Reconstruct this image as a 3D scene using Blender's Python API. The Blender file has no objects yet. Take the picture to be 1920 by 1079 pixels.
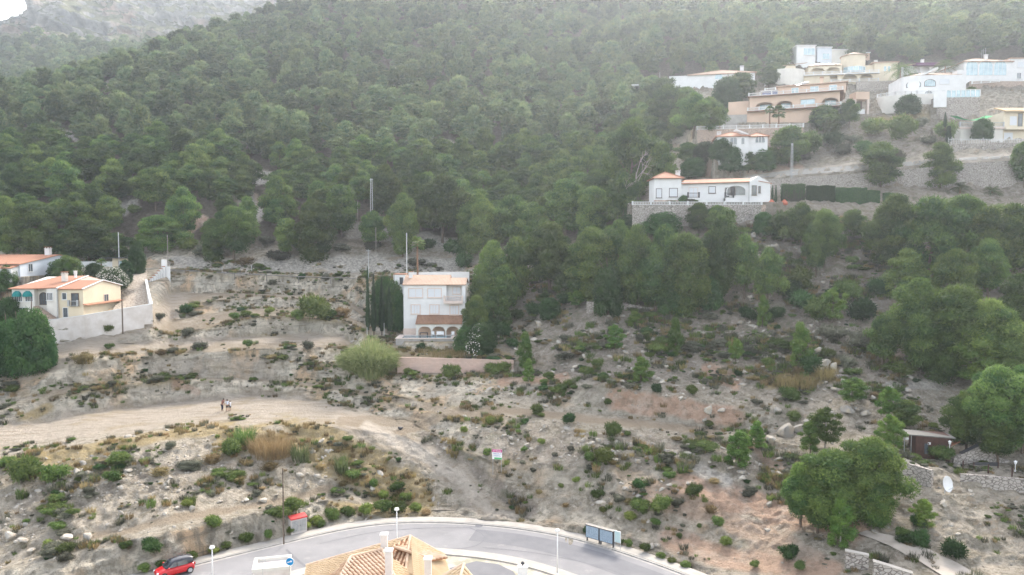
import bpy, math, random
import numpy as np
from mathutils import Vector, Matrix, noise as mn
# ---------------------------------------------------------------- camera, world, sun, exposure
sc = bpy.context.scene
COL = sc.collection
F = 1423.0; CX = 960.0; CY = 539.5; PIT = math.radians(3.0); CZ = 31.0
cd = bpy.data.cameras.new('camera'); cam = bpy.data.objects.new('camera', cd); COL.objects.link(cam)
cam.location = (0, 0, CZ); cam.rotation_euler = (math.pi/2 - PIT, 0, 0)
cd.sensor_width = 36; cd.lens = 36*F/1920.0; cd.clip_start = 0.5; cd.clip_end = 6000
sc.camera = cam
SUN_EL = math.radians(34); SUN_AZ = math.radians(17)          # azimuth measured from +Y towards +X
w = bpy.data.worlds.new('World'); sc.world = w; w.use_nodes = True
nt = w.node_tree; bg = nt.nodes['Background']
sky = nt.nodes.new('ShaderNodeTexSky'); sky.sky_type = 'NISHITA'; sky.sun_disc = False
sky.sun_elevation = SUN_EL; sky.sun_rotation = SUN_AZ; sky.altitude = 100; sky.dust_density = 2.5; sky.air_density = 1.0
hs = nt.nodes.new('ShaderNodeHueSaturation'); hs.inputs['Saturation'].default_value = .50; tn = nt.nodes.new('ShaderNodeMix'); tn.data_type = 'RGBA'; tn.blend_type = 'MULTIPLY'; tn.inputs[0].default_value = 1; tn.inputs[7].default_value = (1.06, 1.0, .93, 1)
nt.links.new(sky.outputs[0], hs.inputs['Color']); nt.links.new(hs.outputs[0], tn.inputs[6]); nt.links.new(tn.outputs[2], bg.inputs[0]); bg.inputs[1].default_value = 0.15
sd = bpy.data.lights.new('sun', 'SUN'); sd.energy = 1.4; sd.angle = math.radians(14); sd.color = (1, .93, .82)
so = bpy.data.objects.new('sun', sd); COL.objects.link(so)
sdir = Vector((math.sin(SUN_AZ)*math.cos(SUN_EL), math.cos(SUN_AZ)*math.cos(SUN_EL), math.sin(SUN_EL)))
so.rotation_euler = sdir.to_track_quat('Z', 'Y').to_euler()
sc.view_settings.view_transform = 'Standard'; sc.view_settings.look = 'None'
sc.view_settings.exposure = 2.3; sc.view_settings.gamma = 1
sc.cycles.volume_bounces = 0; sc.cycles.max_bounces = 6; sc.cycles.transparent_max_bounces = 8
HAZE = 0.00024
random.seed(7); RNG = np.random.default_rng(11)
# ---------------------------------------------------------------- projection helpers
cp, sp = math.cos(PIT), math.sin(PIT)
def P(px, py, Y):
    dx = (px-CX)/F; dy = -(py-CY)/F
    t = Y/(cp+dy*sp)
    return (dx*t, Y, CZ+t*(-sp+dy*cp))
def proj(X, Y, Z):
    d = Y*cp-(Z-CZ)*sp; u = Y*sp+(Z-CZ)*cp
    return CX+F*X/d, CY-F*u/d
def Pz(px, py, z):                      # point of the pixel's ray at height z
    dy = -(py-CY)/F; k = (-sp+dy*cp)/(cp+dy*sp)
    return P(px, py, (z-CZ)/k)
# ---------------------------------------------------------------- numpy noise
def _h(ix, iy, iz, s):
    n = (ix.astype(np.int64)*73856093) ^ (iy.astype(np.int64)*19349663) ^ (iz.astype(np.int64)*83492791) ^ (s*2654435761)
    n = (n ^ (n >> 13)) * 1274126177 & 0xffffffff
    n = (n ^ (n >> 16)) * 2246822519 & 0xffffffff
    return ((n ^ (n >> 15)) & 0xffffff)/float(0xffffff)*2-1
def vnoise(x, y, z, s=0):
    x = np.asarray(x, float); y = np.asarray(y, float)+0*x; z = np.asarray(z, float)+0*x
    ix = np.floor(x); iy = np.floor(y); iz = np.floor(z); fx = x-ix; fy = y-iy; fz = z-iz
    fx = fx*fx*(3-2*fx); fy = fy*fy*(3-2*fy); fz = fz*fz*(3-2*fz); r = 0
    for a in (0, 1):
        for b in (0, 1):
            for c in (0, 1):
                r = r+_h(ix+a, iy+b, iz+c, s)*(fx if a else 1-fx)*(fy if b else 1-fy)*(fz if c else 1-fz)
    return r
def fbm(x, y, z, s=0, o=4):
    r = 0; a = 1.0; t = 0
    for i in range(o):
        r = r+a*vnoise(x*2**i, y*2**i, z*2**i, s+i*17); t += a; a *= .55
    return r/t
# ---------------------------------------------------------------- material helpers
def new_mat(name, rough=.85, spec=.2):
    m = bpy.data.materials.new(name); m.use_nodes = True
    b = m.node_tree.nodes['Principled BSDF']; b.inputs['Roughness'].default_value = rough
    b.inputs['Specular IOR Level'].default_value = spec
    return m, m.node_tree, b
def N(nt, t, **kw):
    n = nt.nodes.new(t)
    for k, v in kw.items(): setattr(n, k, v)
    return n
def noise_fac(nt, scale, lo=.35, hi=.65, detail=4, vec=None, rough=.6):
    n = N(nt, 'ShaderNodeTexNoise'); n.inputs['Scale'].default_value = scale; n.inputs['Detail'].default_value = detail
    n.inputs['Roughness'].default_value = rough
    if vec is not None: nt.links.new(vec, n.inputs['Vector'])
    r = N(nt, 'ShaderNodeMapRange'); r.inputs[1].default_value = lo; r.inputs[2].default_value = hi
    nt.links.new(n.outputs[0], r.inputs[0]); return r.outputs[0]
def mix(nt, f, a, b, mode='MIX'):
    m = N(nt, 'ShaderNodeMix', data_type='RGBA', blend_type=mode)
    for sock, v in ((m.inputs[0], f), (m.inputs[6], a), (m.inputs[7], b)):
        if isinstance(v, (int, float)): sock.default_value = v
        elif isinstance(v, tuple): sock.default_value = (*v, 1)
        else: nt.links.new(v, sock)
    return m.outputs[2]
def mth(nt, op, a, b=0.0, c=None):
    m = N(nt, 'ShaderNodeMath', operation=op)
    for i, v in enumerate((a, b) if c is None else (a, b, c)):
        if isinstance(v, (int, float)): m.inputs[i].default_value = v
        else: nt.links.new(v, m.inputs[i])
    return m.outputs[0]
def coord(nt, kind='Object', scale=None):
    t = N(nt, 'ShaderNodeTexCoord'); o = t.outputs[kind]
    if scale:
        mp = N(nt, 'ShaderNodeMapping'); mp.inputs['Scale'].default_value = scale; nt.links.new(o, mp.inputs['Vector']); o = mp.outputs[0]
    return o
def bump(nt, b, h, strength=.4, dist=.05):
    bp = N(nt, 'ShaderNodeBump'); bp.inputs['Strength'].default_value = strength; bp.inputs['Distance'].default_value = dist
    nt.links.new(h, bp.inputs['Height']); nt.links.new(bp.outputs[0], b.inputs['Normal'])
def simple(name, c, c2=None, scale=2.0, rough=.85, spec=.2, metal=0, bmp=0):
    m, t, b = new_mat(name, rough, spec); v = coord(t)
    c2 = c2 or tuple(x*.82 for x in c)
    f = noise_fac(t, scale, vec=v)
    t.links.new(mix(t, f, c, c2), b.inputs['Base Color']); b.inputs['Metallic'].default_value = metal
    if bmp: bump(t, b, noise_fac(t, scale*6, vec=v), bmp, .03)
    return m
M = {}
def leaf_mat(name, c, c2, trans=.34):
    m, t, b = new_mat(name, .75, .15)
    a = N(t, 'ShaderNodeAttribute', attribute_name='tint'); oi = N(t, 'ShaderNodeObjectInfo')
    col = mix(t, a.outputs['Fac'], c, c2)
    ii = N(t, 'ShaderNodeHueSaturation')
    r1 = N(t, 'ShaderNodeMapRange'); r1.inputs[3].default_value = .50; r1.inputs[4].default_value = 1.38; t.links.new(oi.outputs['Random'], r1.inputs[0])
    r2 = N(t, 'ShaderNodeMapRange'); r2.inputs[3].default_value = .482; r2.inputs[4].default_value = .512
    t.links.new(mth(t, 'FRACT', mth(t, 'MULTIPLY', oi.outputs['Random'], 7.31)), r2.inputs[0])
    t.links.new(r2.outputs[0], ii.inputs['Hue']); t.links.new(r1.outputs[0], ii.inputs['Value']); t.links.new(col, ii.inputs['Color'])
    t.links.new(ii.outputs[0], b.inputs['Base Color'])
    tr = N(t, 'ShaderNodeBsdfTranslucent'); t.links.new(ii.outputs[0], tr.inputs[0])
    mx = N(t, 'ShaderNodeMixShader'); mx.inputs[0].default_value = trans
    t.links.new(b.outputs[0], mx.inputs[1]); t.links.new(tr.outputs[0], mx.inputs[2])
    t.links.new(mx.outputs[0], t.nodes['Material Output'].inputs[0])
    return m
def init_mats():
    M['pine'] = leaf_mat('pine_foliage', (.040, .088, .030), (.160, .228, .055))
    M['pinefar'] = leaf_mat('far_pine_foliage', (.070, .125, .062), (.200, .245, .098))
    M['pinebright'] = leaf_mat('young_pine_foliage', (.065, .135, .030), (.160, .240, .050))
    M['broad'] = leaf_mat('broadleaf_foliage', (.025, .065, .022), (.065, .125, .035))
    M['shrub'] = leaf_mat('shrub_foliage', (.065, .115, .030), (.150, .195, .055))
    M['lime'] = leaf_mat('lime_shrub_foliage', (.110, .160, .035), (.190, .230, .060))
    M['greyshrub'] = leaf_mat('grey_shrub_foliage', (.085, .090, .065), (.150, .150, .105))
    M['dryshrub'] = leaf_mat('dry_shrub_foliage', (.200, .150, .070), (.300, .240, .120))
    M['reed'] = leaf_mat('reed_foliage', (.110, .155, .060), (.230, .260, .120))
    M['flower'] = simple('white_petals', (.72, .70, .62))
    M['cypress'] = leaf_mat('cypress_foliage', (.020, .045, .020), (.040, .075, .030), .1)
    M['palm'] = leaf_mat('palm_foliage', (.060, .110, .035), (.150, .190, .060))
    M['bark'] = simple('bark', (.16, .12, .09), (.09, .07, .055), 6, bmp=.5)
    M['palebark'] = simple('pale_bark', (.36, .33, .29), (.24, .21, .18), 6)
    M['palmbark'] = simple('palm_bark', (.26, .15, .09), (.15, .09, .06), 8, bmp=.5)
    M['white'] = simple('white_plaster', (.67, .67, .665), (.60, .60, .595), .5, bmp=.1)
    M['white2'] = simple('warm_white_plaster', (.64, .62, .57), (.56, .535, .49), .5, bmp=.1)
    M['cream'] = simple('cream_plaster', (.64, .56, .42), (.57, .49, .365), .4, bmp=.1)
    M['orange'] = simple('apricot_plaster', (.58, .43, .33), (.52, .385, .295), .4, bmp=.1)
    M['trim'] = simple('pale_pink_trim', (.62, .52, .46), (.55, .46, .41), 2)
    M['brownwin'] = simple('brown_frame', (.10, .065, .045), (.07, .05, .04), 3, .5)
    M['metal'] = simple('grey_metal', (.40, .41, .42), (.30, .31, .32), 3, .45, .5, .6)
    M['galv'] = simple('galvanised_steel', (.55, .56, .57), (.42, .43, .44), 3, .45, .5, .4)
    M['dark'] = simple('dark_metal', (.03, .03, .035), (.05, .05, .055), 3, .45, .4)
    M['lampwhite'] = simple('white_paint', (.68, .68, .68), (.62, .62, .62), 2, .4, .4)
    M['concrete'] = simple('concrete', (.36, .34, .32), (.28, .27, .25), 1.2, bmp=.2)
    M['blind'] = None
    m, t, b = new_mat('roller_blind', .6); v = coord(t); wv = N(t, 'ShaderNodeTexWave', bands_direction='Z'); wv.inputs['Scale'].default_value = 4
    t.links.new(v, wv.inputs['Vector']); t.links.new(mix(t, wv.outputs['Fac'], (.66, .68, .70), (.50, .52, .55)), b.inputs['Base Color']); M['blind'] = m
    m, t, b = new_mat('window_glass', .08, .8); v = coord(t)
    t.links.new(mix(t, noise_fac(t, .8, vec=v), (.035, .045, .055), (.09, .11, .13)), b.inputs['Base Color']); M['glass'] = m
    m, t, b = new_mat('pale_glass', .06, 1.0); v = coord(t)
    t.links.new(mix(t, noise_fac(t, .8, vec=v), (.22, .33, .38), (.35, .48, .52)), b.inputs['Base Color']); M['glassblue'] = m
    m, t, b = new_mat('pool_water', .05, .6); v = coord(t)
    t.links.new(mix(t, noise_fac(t, 1.5, vec=v), (.03, .14, .20), (.06, .22, .28)), b.inputs['Base Color']); bump(t, b, noise_fac(t, 3, vec=v), .2, .02); M['water'] = m
    for nm, ax, base, alt in (('tileX', 'X', (.50, .25, .155), (.40, .19, .12)), ('tileY', 'Y', (.50, .25, .155), (.40, .19, .12)),
                              ('oldtileX', 'X', (.42, .25, .16), (.24, .13, .09)), ('yellowtileX', 'X', (.56, .40, .22), (.50, .34, .18)), ('yellowtileY', 'Y', (.56, .40, .22), (.50, .34, .18)),
                              ('paletileX', 'X', (.56, .40, .30), (.45, .30, .22))):
        m, t, b = new_mat('roof_tiles_'+nm.lower(), .8); v = coord(t)
        wv = N(t, 'ShaderNodeTexWave', bands_direction=ax); wv.inputs['Scale'].default_value = 1.25; wv.inputs['Distortion'].default_value = .5; t.links.new(v, wv.inputs['Vector'])
        c1 = mix(t, noise_fac(t, .7, vec=v), base, alt); c2 = mix(t, noise_fac(t, 9, .3, .7, 2, vec=v), c1, tuple(x*.6 for x in base))
        c3 = mix(t, mth(t, 'MULTIPLY', wv.outputs['Fac'], .45), c2, tuple(x*.55 for x in alt))
        t.links.new(c3, b.inputs['Base Color']); bump(t, b, wv.outputs['Fac'], .8, .08); M[nm] = m
    def blocky(name, c1, c2, gap, sc_, rnd=1.0, ratio=None):
        m, t, b = new_mat(name, .9); v = coord(t, 'Object', ratio)
        vo = N(t, 'ShaderNodeTexVoronoi', feature='DISTANCE_TO_EDGE'); vo.inputs['Scale'].default_value = sc_; vo.inputs['Randomness'].default_value = rnd; t.links.new(v, vo.inputs['Vector'])
        vc = N(t, 'ShaderNodeTexVoronoi'); vc.inputs['Scale'].default_value = sc_; vc.inputs['Randomness'].default_value = rnd; t.links.new(v, vc.inputs['Vector'])
        r = N(t, 'ShaderNodeMapRange'); r.inputs[1].default_value = .02; r.inputs[2].default_value = .10; t.links.new(vo.outputs[0], r.inputs[0])
        sx = N(t, 'ShaderNodeSeparateColor'); t.links.new(vc.outputs['Color'], sx.inputs[0])
        cc = mix(t, sx.outputs[0], c1, c2); cc = mix(t, noise_fac(t, .35, vec=v), cc, tuple(x*.8 for x in c1)); t.links.new(mix(t, r.outputs[0], gap, cc), b.inputs['Base Color'])
        bump(t, b, r.outputs[0], .8, .06); return m
    M['stone'] = blocky('rubble_masonry', (.46, .42, .38), (.27, .25, .23), (.15, .13, .115), 2.2, 1.0, (1, 1, 1.5))
    M['stonepink'] = blocky('warm_masonry', (.52, .40, .32), (.38, .29, .24), (.26, .21, .18), 2.2, .9, (1, 1, 1.8))
    M['paving'] = blocky('crazy_paving', (.50, .43, .35), (.38, .32, .26), (.24, .20, .16), 1.6)
    m, t, b = new_mat('pink_block_wall', .9); v = coord(t); mp = N(t, 'ShaderNodeMapping'); mp.inputs['Rotation'].default_value = (math.pi/2, 0, 0); t.links.new(v, mp.inputs[0])
    br = N(t, 'ShaderNodeTexBrick'); t.links.new(mp.outputs[0], br.inputs['Vector']); br.inputs['Scale'].default_value = 1; br.inputs['Brick Width'].default_value = .5; br.inputs['Row Height'].default_value = .22; br.inputs['Mortar Size'].default_value = .012
    br.inputs['Color1'].default_value = (.56, .40, .33, 1); br.inputs['Color2'].default_value = (.49, .35, .29, 1); br.inputs['Mortar'].default_value = (.40, .31, .27, 1)
    t.links.new(mix(t, mth(t, 'MULTIPLY', noise_fac(t, .6, vec=v), .4), br.outputs[0], (.38, .31, .27)), b.inputs['Base Color']); M['block'] = m
init_mats()
# ---------------------------------------------------------------- object helpers
def tag(o, label=None, cat=None, group=None, kind=None):
    if label: o['label'] = label
    if cat: o['category'] = cat
    if group: o['group'] = group
    if kind: o['kind'] = kind
    return o
def mesh_np(name, V, Fc, mats, smooth=False, mi=None, attrs=None, parent=None, link=True):
    me = bpy.data.meshes.new(name); V = np.asarray(V, np.float32); Fc = np.asarray(Fc, np.int32)
    me.vertices.add(len(V)); me.vertices.foreach_set('co', V.ravel()); k = Fc.shape[1]
    me.loops.add(Fc.size); me.loops.foreach_set('vertex_index', Fc.ravel())
    me.polygons.add(len(Fc)); me.polygons.foreach_set('loop_start', np.arange(len(Fc), dtype=np.int32)*k)
    if mi is not None: me.polygons.foreach_set('material_index', np.asarray(mi, np.int32))
    if smooth: me.polygons.foreach_set('use_smooth', np.ones(len(Fc), bool))
    for m in (mats if isinstance(mats, (list, tuple)) else [mats]): me.materials.append(m)
    for an, (dom, arr) in (attrs or {}).items():
        if arr.ndim == 1:
            a = me.attributes.new(an, 'FLOAT', dom); a.data.foreach_set('value', arr.astype(np.float32))
        else:
            a = me.attributes.new(an, 'FLOAT_COLOR', dom); a.data.foreach_set('color', arr.astype(np.float32).ravel())
    me.update(); me.validate()
    o = bpy.data.objects.new(name, me)
    if link: COL.objects.link(o)
    if parent: o.parent = parent
    return o
class MB:
    def __init__(s): s.v = []; s.f = []; s.m = []
    def add(s, vs, fs, m=0):
        b = len(s.v); s.v += [tuple(v) for v in vs]; s.f += [tuple(i+b for i in f) for f in fs]; s.m += [m]*len(fs); return s
    def box(s, x0, x1, y0, y1, z0, z1, m=0):
        return s.add([(x0, y0, z0), (x1, y0, z0), (x1, y1, z0), (x0, y1, z0), (x0, y0, z1), (x1, y0, z1), (x1, y1, z1), (x0, y1, z1)],
                     [(0, 3, 2, 1), (4, 5, 6, 7), (0, 1, 5, 4), (1, 2, 6, 5), (2, 3, 7, 6), (3, 0, 4, 7)], m)
    def prism(s, poly, z0, z1, m=0):        # vertical prism of an xy polygon
        n = len(poly); vs = [(x, y, z0) for x, y in poly]+[(x, y, z1) for x, y in poly]
        return s.add(vs, [tuple(range(n-1, -1, -1)), tuple(range(n, 2*n))]+[(i, (i+1) % n, n+(i+1) % n, n+i) for i in range(n)], m)
    def slab(s, pts, th, m=0):              # 3D polygon thickened downwards
        n = len(pts); vs = list(pts)+[(x, y, z-th) for x, y, z in pts]
        return s.add(vs, [tuple(range(n)), tuple(range(2*n-1, n-1, -1))]+[(i, n+i, n+(i+1) % n, (i+1) % n) for i in range(n)], m)
    def tube(s, p, q, r0, r1=None, n=8, m=0, cap=True):
        r1 = r0 if r1 is None else r1; p = Vector(p); q = Vector(q); d = (q-p).normalized()
        a = d.orthogonal().normalized(); b = d.cross(a)
        vs = [p+(a*math.cos(2*math.pi*i/n)+b*math.sin(2*math.pi*i/n))*r0 for i in range(n)]+[q+(a*math.cos(2*math.pi*i/n)+b*math.sin(2*math.pi*i/n))*r1 for i in range(n)]
        fs = [(i, (i+1) % n, n+(i+1) % n, n+i) for i in range(n)]
        if cap: fs += [tuple(range(n-1, -1, -1)), tuple(range(n, 2*n))]
        return s.add(vs, fs, m)
    def lathe(s, c, prof, n=12, m=0, sy=1.0):
        cx, cy, cz = c; vs = []; k = len(prof)
        for r, z in prof:
            vs += [(cx+r*math.cos(2*math.pi*i/n), cy+sy*r*math.sin(2*math.pi*i/n), cz+z) for i in range(n)]
        fs = [(j*n+i, j*n+(i+1) % n, (j+1)*n+(i+1) % n, (j+1)*n+i) for j in range(k-1) for i in range(n)]
        fs += [tuple(range(n-1, -1, -1)), tuple(range((k-1)*n, k*n))]
        return s.add(vs, fs, m)
    def ball(s, c, r, sz=1.0, m=0, n=10):
        return s.lathe(c, [(max(.001, r*math.sin(math.pi*j/6)), -r*sz*math.cos(math.pi*j/6)) for j in range(7)], n, m)
    def arch(s, x0, x1, y0, y1, z0, z1, ops, m=0):   # wall along x with arched openings (xa, xb, sill, spring, rise)
        xs = {x0, x1}
        for (a, b, si, spg, ri) in ops: xs |= {a+(b-a)*i/12 for i in range(13)}
        xs = sorted(xs)
        for xa, xb in zip(xs[:-1], xs[1:]):
            mid = (xa+xb)/2; op = [o for o in ops if o[0] < mid < o[1]]
            if not op: s.box(xa, xb, y0, y1, z0, z1, m); continue
            a, b, si, spg, ri = op[0]; c = (a+b)/2; h = (b-a)/2
            g = lambda x: spg+ri*math.sqrt(max(0, 1-((x-c)/h)**2))
            za, zb = g(xa), g(xb)
            s.add([(xa, y0, za), (xb, y0, zb), (xb, y1, zb), (xa, y1, za), (xa, y0, z1), (xb, y0, z1), (xb, y1, z1), (xa, y1, z1)],
                  [(0, 3, 2, 1), (4, 5, 6, 7), (0, 1, 5, 4), (2, 3, 7, 6)], m)
            if si > z0: s.box(xa, xb, y0, y1, z0, si, m)
        return s
    def obj(s, name, mats, parent=None, smooth=False, loc=None, rz=None, label=None):
        me = bpy.data.meshes.new(name); me.from_pydata(s.v, [], s.f)
        ms = mats if isinstance(mats, (list, tuple)) else [mats]
        for m in ms: me.materials.append(M[m] if isinstance(m, str) else m)
        me.polygons.foreach_set('material_index', s.m)
        if smooth: me.polygons.foreach_set('use_smooth', [True]*len(s.f))
        me.update(); o = bpy.data.objects.new(name, me); COL.objects.link(o)
        if parent: o.parent = parent
        if loc is not None: o.location = loc
        if rz is not None: o.rotation_euler.z = rz
        if label: o['label'] = label
        return o
def empty(name, loc, rz=0, label=None, cat=None, group=None):
    o = bpy.data.objects.new(name, None); COL.objects.link(o); o.location = loc; o.rotation_euler = (0, 0, rz); o.empty_display_size = .3
    return tag(o, label, cat, group)
def copy_tree(o, parent=None):
    c = o.copy(); COL.objects.link(c)
    if parent: c.parent = parent
    for ch in list(o.children): copy_tree(ch, c)
    return c
# ================================================================ TERRAIN
# break lines seen in the photograph, per image column: (row, distance) from the road up to the skyline
ORD = 'BCDEFGHIJKLMNOP'
COLS = {
0:    [(1068,70),(1056,72.5),(870,88),(800,104),(770,107),(755,110),(700,116),(690,119),(655,122),(645,126),(612,130),(600,134),(560,160),(500,170),(470,175)],
90:   [(1048,70.5),(1030,73.5),(850,90),(790,108),(745,110.5),(733,112),(672,117),(668,121),(652,126.2),(648,126.7),(609,127.5),(592,134),(535,154),(505,168),(470,175)],
160:  [(1030,71.5),(1010,74.5),(838,91),(775,110),(730,112.5),(722,114),(668,117),(640,125),(634,126.8),(632,127.1),(600,127.8),(588,134),(530,150),(505,165),(470,175)],
285:  [(1005,73),(980,76),(820,94),(762,116),(716,118.5),(710,121),(664,124),(645,128),(612,130.5),(600,131),(589,131.5),(585,134),(520,156),(503,166),(475,174)],
320:  [(995,73.5),(966,77),(815,96),(757,117),(712,119),(708,122),(662,125),(650,129),(630,132),(600,140),(575,146),(548,155),(508,158),(500,167),(480,172)],
480:  [(962,80),(947,83),(800,99),(742,119),(712,121),(709,123),(655,125.5),(630,137),(592,139),(575,150),(555,152),(550,158),(512,160),(503,167),(480,172)],
640:  [(935,88),(920,90.5),(800,100),(756,113),(733,116),(724,118),(650,127),(630,137),(600,139),(585,150),(565,152),(555,158),(520,161),(510,168),(480,173)],
735:  [(956,88),(948,89.5),(815,101),(785,109),(752,113),(738,115),(705,121),(690,124),(655,128),(640,132),(632,136),(620,142),(525,153),(512,166),(480,174)],
760:  [(955,88),(946,89.5),(815,101),(785,108),(760,111),(745,113),(703,120),(699,121.8),(673,122.3),(657,128),(641,129.6),(626,140),(522,152),(512,166),(480,174)],
860:  [(958,88.2),(950,89.5),(892,93),(838,96),(788,103),(770,107),(705,118),(699,121.8),(673,122.3),(657,128),(641,129.6),(626,140),(525,153),(512,166),(480,176)],
960:  [(968,86.5),(958,87.4),(950,88.2),(884,90.6),(782,102),(765,107),(708,117),(699,121.8),(676,122.6),(655,128),(628,133),(590,141),(540,152),(510,160),(480,172)],
1120: [(985,81),(955,83.4),(905,86.5),(850,91.0),(795,99),(778,104),(722,107.5),(690,114),(650,120),(610,126),(570,132),(540,138),(510,145),(480,155),(440,165)],
1280: [(1048,74),(1010,77),(920,83),(860,88),(812,96),(797,101),(745,103.2),(720,109),(670,116),(630,122),(580,128),(545,133),(500,139),(432,145),(381,145.8)],
1440: [(1100,67),(1060,71),(920,83),(830,92),(820,94),(812,98),(770,101),(720,107),(670,113),(620,120),(580,125),(540,130),(480,137),(432,144),(384,145.5)],
1600: [(1100,64),(1060,68),(960,76),(880,84),(850,87),(800,93),(760,98),(720,104),(670,110),(620,117),(570,124),(520,130),(480,135),(430,142),(390,148)],
1700: [(1090,64),(1060,67),(960,75),(905,79),(858,81),(852,86),(800,92),(750,98),(700,104),(640,111),(590,118),(540,125),(490,131),(440,138),(395,148)],
1800: [(1090,64),(1060,67),(985,72),(925,77),(905,78),(890,81),(865,86),(800,94),(730,101),(660,109),(600,116),(545,123),(490,130),(440,138),(395,148)],
1920: [(1090,64),(1060,67),(990,72),(930,76),(905,78),(885,81),(865,84),(800,93),(720,101),(650,109),(590,116),(540,123),(490,130),(440,138),(400,148)],
}
UP = {  # Q, Q2, R, R2, S
0:    [(400,192),(330,215),(270,235),(222,262),(182,300)],
160:  [(400,192),(330,215),(250,245),(190,280),(152,330)],
320:  [(400,192),(330,215),(240,255),(160,300),(90,362)],
480:  [(400,192),(330,218),(240,260),(145,315),(46,408)],
640:  [(400,192),(330,220),(230,265),(110,330),(-15,430)],
960:  [(400,192),(330,220),(230,262),(110,325),(-60,460)],
1120: [(380,180),(320,212),(240,250),(120,320),(-60,470)],
1280: [(368,164),(318,182),(240,215),(150,262),(-60,480)],
1420: [(355,165),(322,172),(255,196),(150,250),(-60,480)],
1600: [(350,163),(310,167),(240,195),(140,250),(-55,480)],
1760: [(350,162),(302,166),(240,190),(140,245),(-50,470)],
1920: [(350,160),(293,165),(255,185),(140,240),(-50,460)],
}
# kerb and pavement edges of the bend, in the photograph -> plane z = 0
KERB = [(240,1097),(358,1060),(474,1034),(560,1013),(629,994),(698,982),(766,978.5),(835,979),(892,983.5),(950,988.6),(1000,994.6),(1040,1000.7),(1140,1027),(1273,1074)]
KW = [Pz(x, y, 0)[:2] for x, y in KERB]
KW = [(-88, 42), (-66, 53), (-50, 61)] + KW + [(24.0, 61.5), (28.6, 52), (32, 40), (33, 25)]
def resample(pts, step):
    pts = np.array(pts, float); d = np.r_[0, np.cumsum(np.hypot(*(pts[1:]-pts[:-1]).T))]; n = int(d[-1]/step)+1; t = np.linspace(0, d[-1], n)
    x = np.interp(t, d, pts[:, 0]); y = np.interp(t, d, pts[:, 1])
    for _ in range(30):
        x[1:-1] = (x[:-2]+2*x[1:-1]+x[2:])/4; y[1:-1] = (y[:-2]+2*y[1:-1]+y[2:])/4
    return np.c_[x, y]
KL = resample(KW, 1.0)
_t = np.gradient(KL, axis=0); _t /= np.hypot(*_t.T)[:, None]; KN = np.c_[-_t[:, 1], _t[:, 0]]   # outward (uphill) normal
def offs(d): return KL+KN*d
FOOT = offs(1.62)
PX0, PX1, STEP = -420, 2340, 3
pxs = np.arange(PX0, PX1+1, STEP, dtype=float)
def tab(D, i):
    ks = sorted(D); return np.interp(pxs, ks, [D[k][i][0] for k in ks]), np.interp(pxs, ks, [D[k][i][1] for k in ks])
lines = []
fpx = proj(FOOT[:, 0], FOOT[:, 1], 0)[0]; o_ = np.argsort(fpx)
fY = np.interp(pxs, fpx[o_], FOOT[o_, 1])
def plane_line(Y, z):
    dy = ((z-CZ)/Y*cp+sp)/(cp-(z-CZ)/Y*sp)   # solve for row on this distance
    k = (z-CZ)/Y; dy = (k*cp+sp)/(cp-k*sp)
    return CY-dy*F
lines.append((plane_line(np.full_like(pxs, 14.), -.06), np.full_like(pxs, 14.)))
lines.append((plane_line(fY-.15, -.05), fY-.15))
lines.append((plane_line(fY, .10), fY))
for i in range(15):
    py, Y = tab(COLS, i); lines.append((py, Y))
for i in range(5): lines.append(tab(UP, i))
L3 = []
for k, (py, Y) in enumerate(lines):
    X, Yv, Z = P(pxs, py, Y)
    if k >= 3:
        s = 1.0 if k < 18 else .9
        w = vnoise(pxs/46., k*3.7, 0, 5)*.6+vnoise(pxs/17., k*5.1, 0, 6)*.4
        amp = {3: .5, 4: .3, 5: .6, 6: .35, 7: .35, 8: .3, 9: .5, 10: .4, 11: .5, 12: .5, 13: .4, 14: .3, 15: .3, 16: .2, 17: .5}.get(k, 2.0)
        if k in (9, 10, 11, 12, 13, 14): # keep the lines under walls and the villa plot straight
            amp = amp*np.clip(np.minimum(abs(pxs-850)-130, 90)/90, 0, 1)
            if k >= 11: amp = amp*np.clip((np.abs(pxs-170)-160)/60, 0, 1)
        Yv = Yv+w*amp*s
        sc_ = Yv/Y; X = X*sc_
    L3.append(np.c_[X, Yv, Z])
S = L3[-1]; tdrop = S.copy(); tdrop[:, 1] += 60; tdrop[:, 0] *= (tdrop[:, 1]/S[:, 1]); tdrop[:, 2] -= 6+0*S[:, 2]; L3.append(tdrop)
t2 = S.copy(); t2[:, 1] += 200; t2[:, 0] *= (t2[:, 1]/S[:, 1]); t2[:, 2] -= 70; L3.append(t2)
NS = [6, 2, 16, 8, 46, 26, 16, 5, 22, 12, 16, 12, 14, 12, 18, 8, 16, 26, 26, 30, 34, 46, 6, 6]
AMP = [0, 0, .60, .14, .50, .10, .40, .18, .42, .16, .35, .25, .30, .10, .35, .12, .40, .6, .7, .8, 1.1, 1.6, 1.5, 1.5]
rows = []; amps = []; seg = []
for k in range(len(L3)-1):
    n = NS[k]
    for j in range(n):
        t = j/n; rows.append(L3[k]*(1-t)+L3[k+1]*t); a0 = AMP[k]
        e = min(t, 1-t)*2
        amps.append(a0*(.55+.45*e) if k > 1 else 0); seg.append(k+t)
rows.append(L3[-1]); amps.append(1.5); seg.append(len(L3)-1.0)
G = np.array(rows); amps = np.array(amps)[:, None]; seg = np.array(seg)
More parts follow.
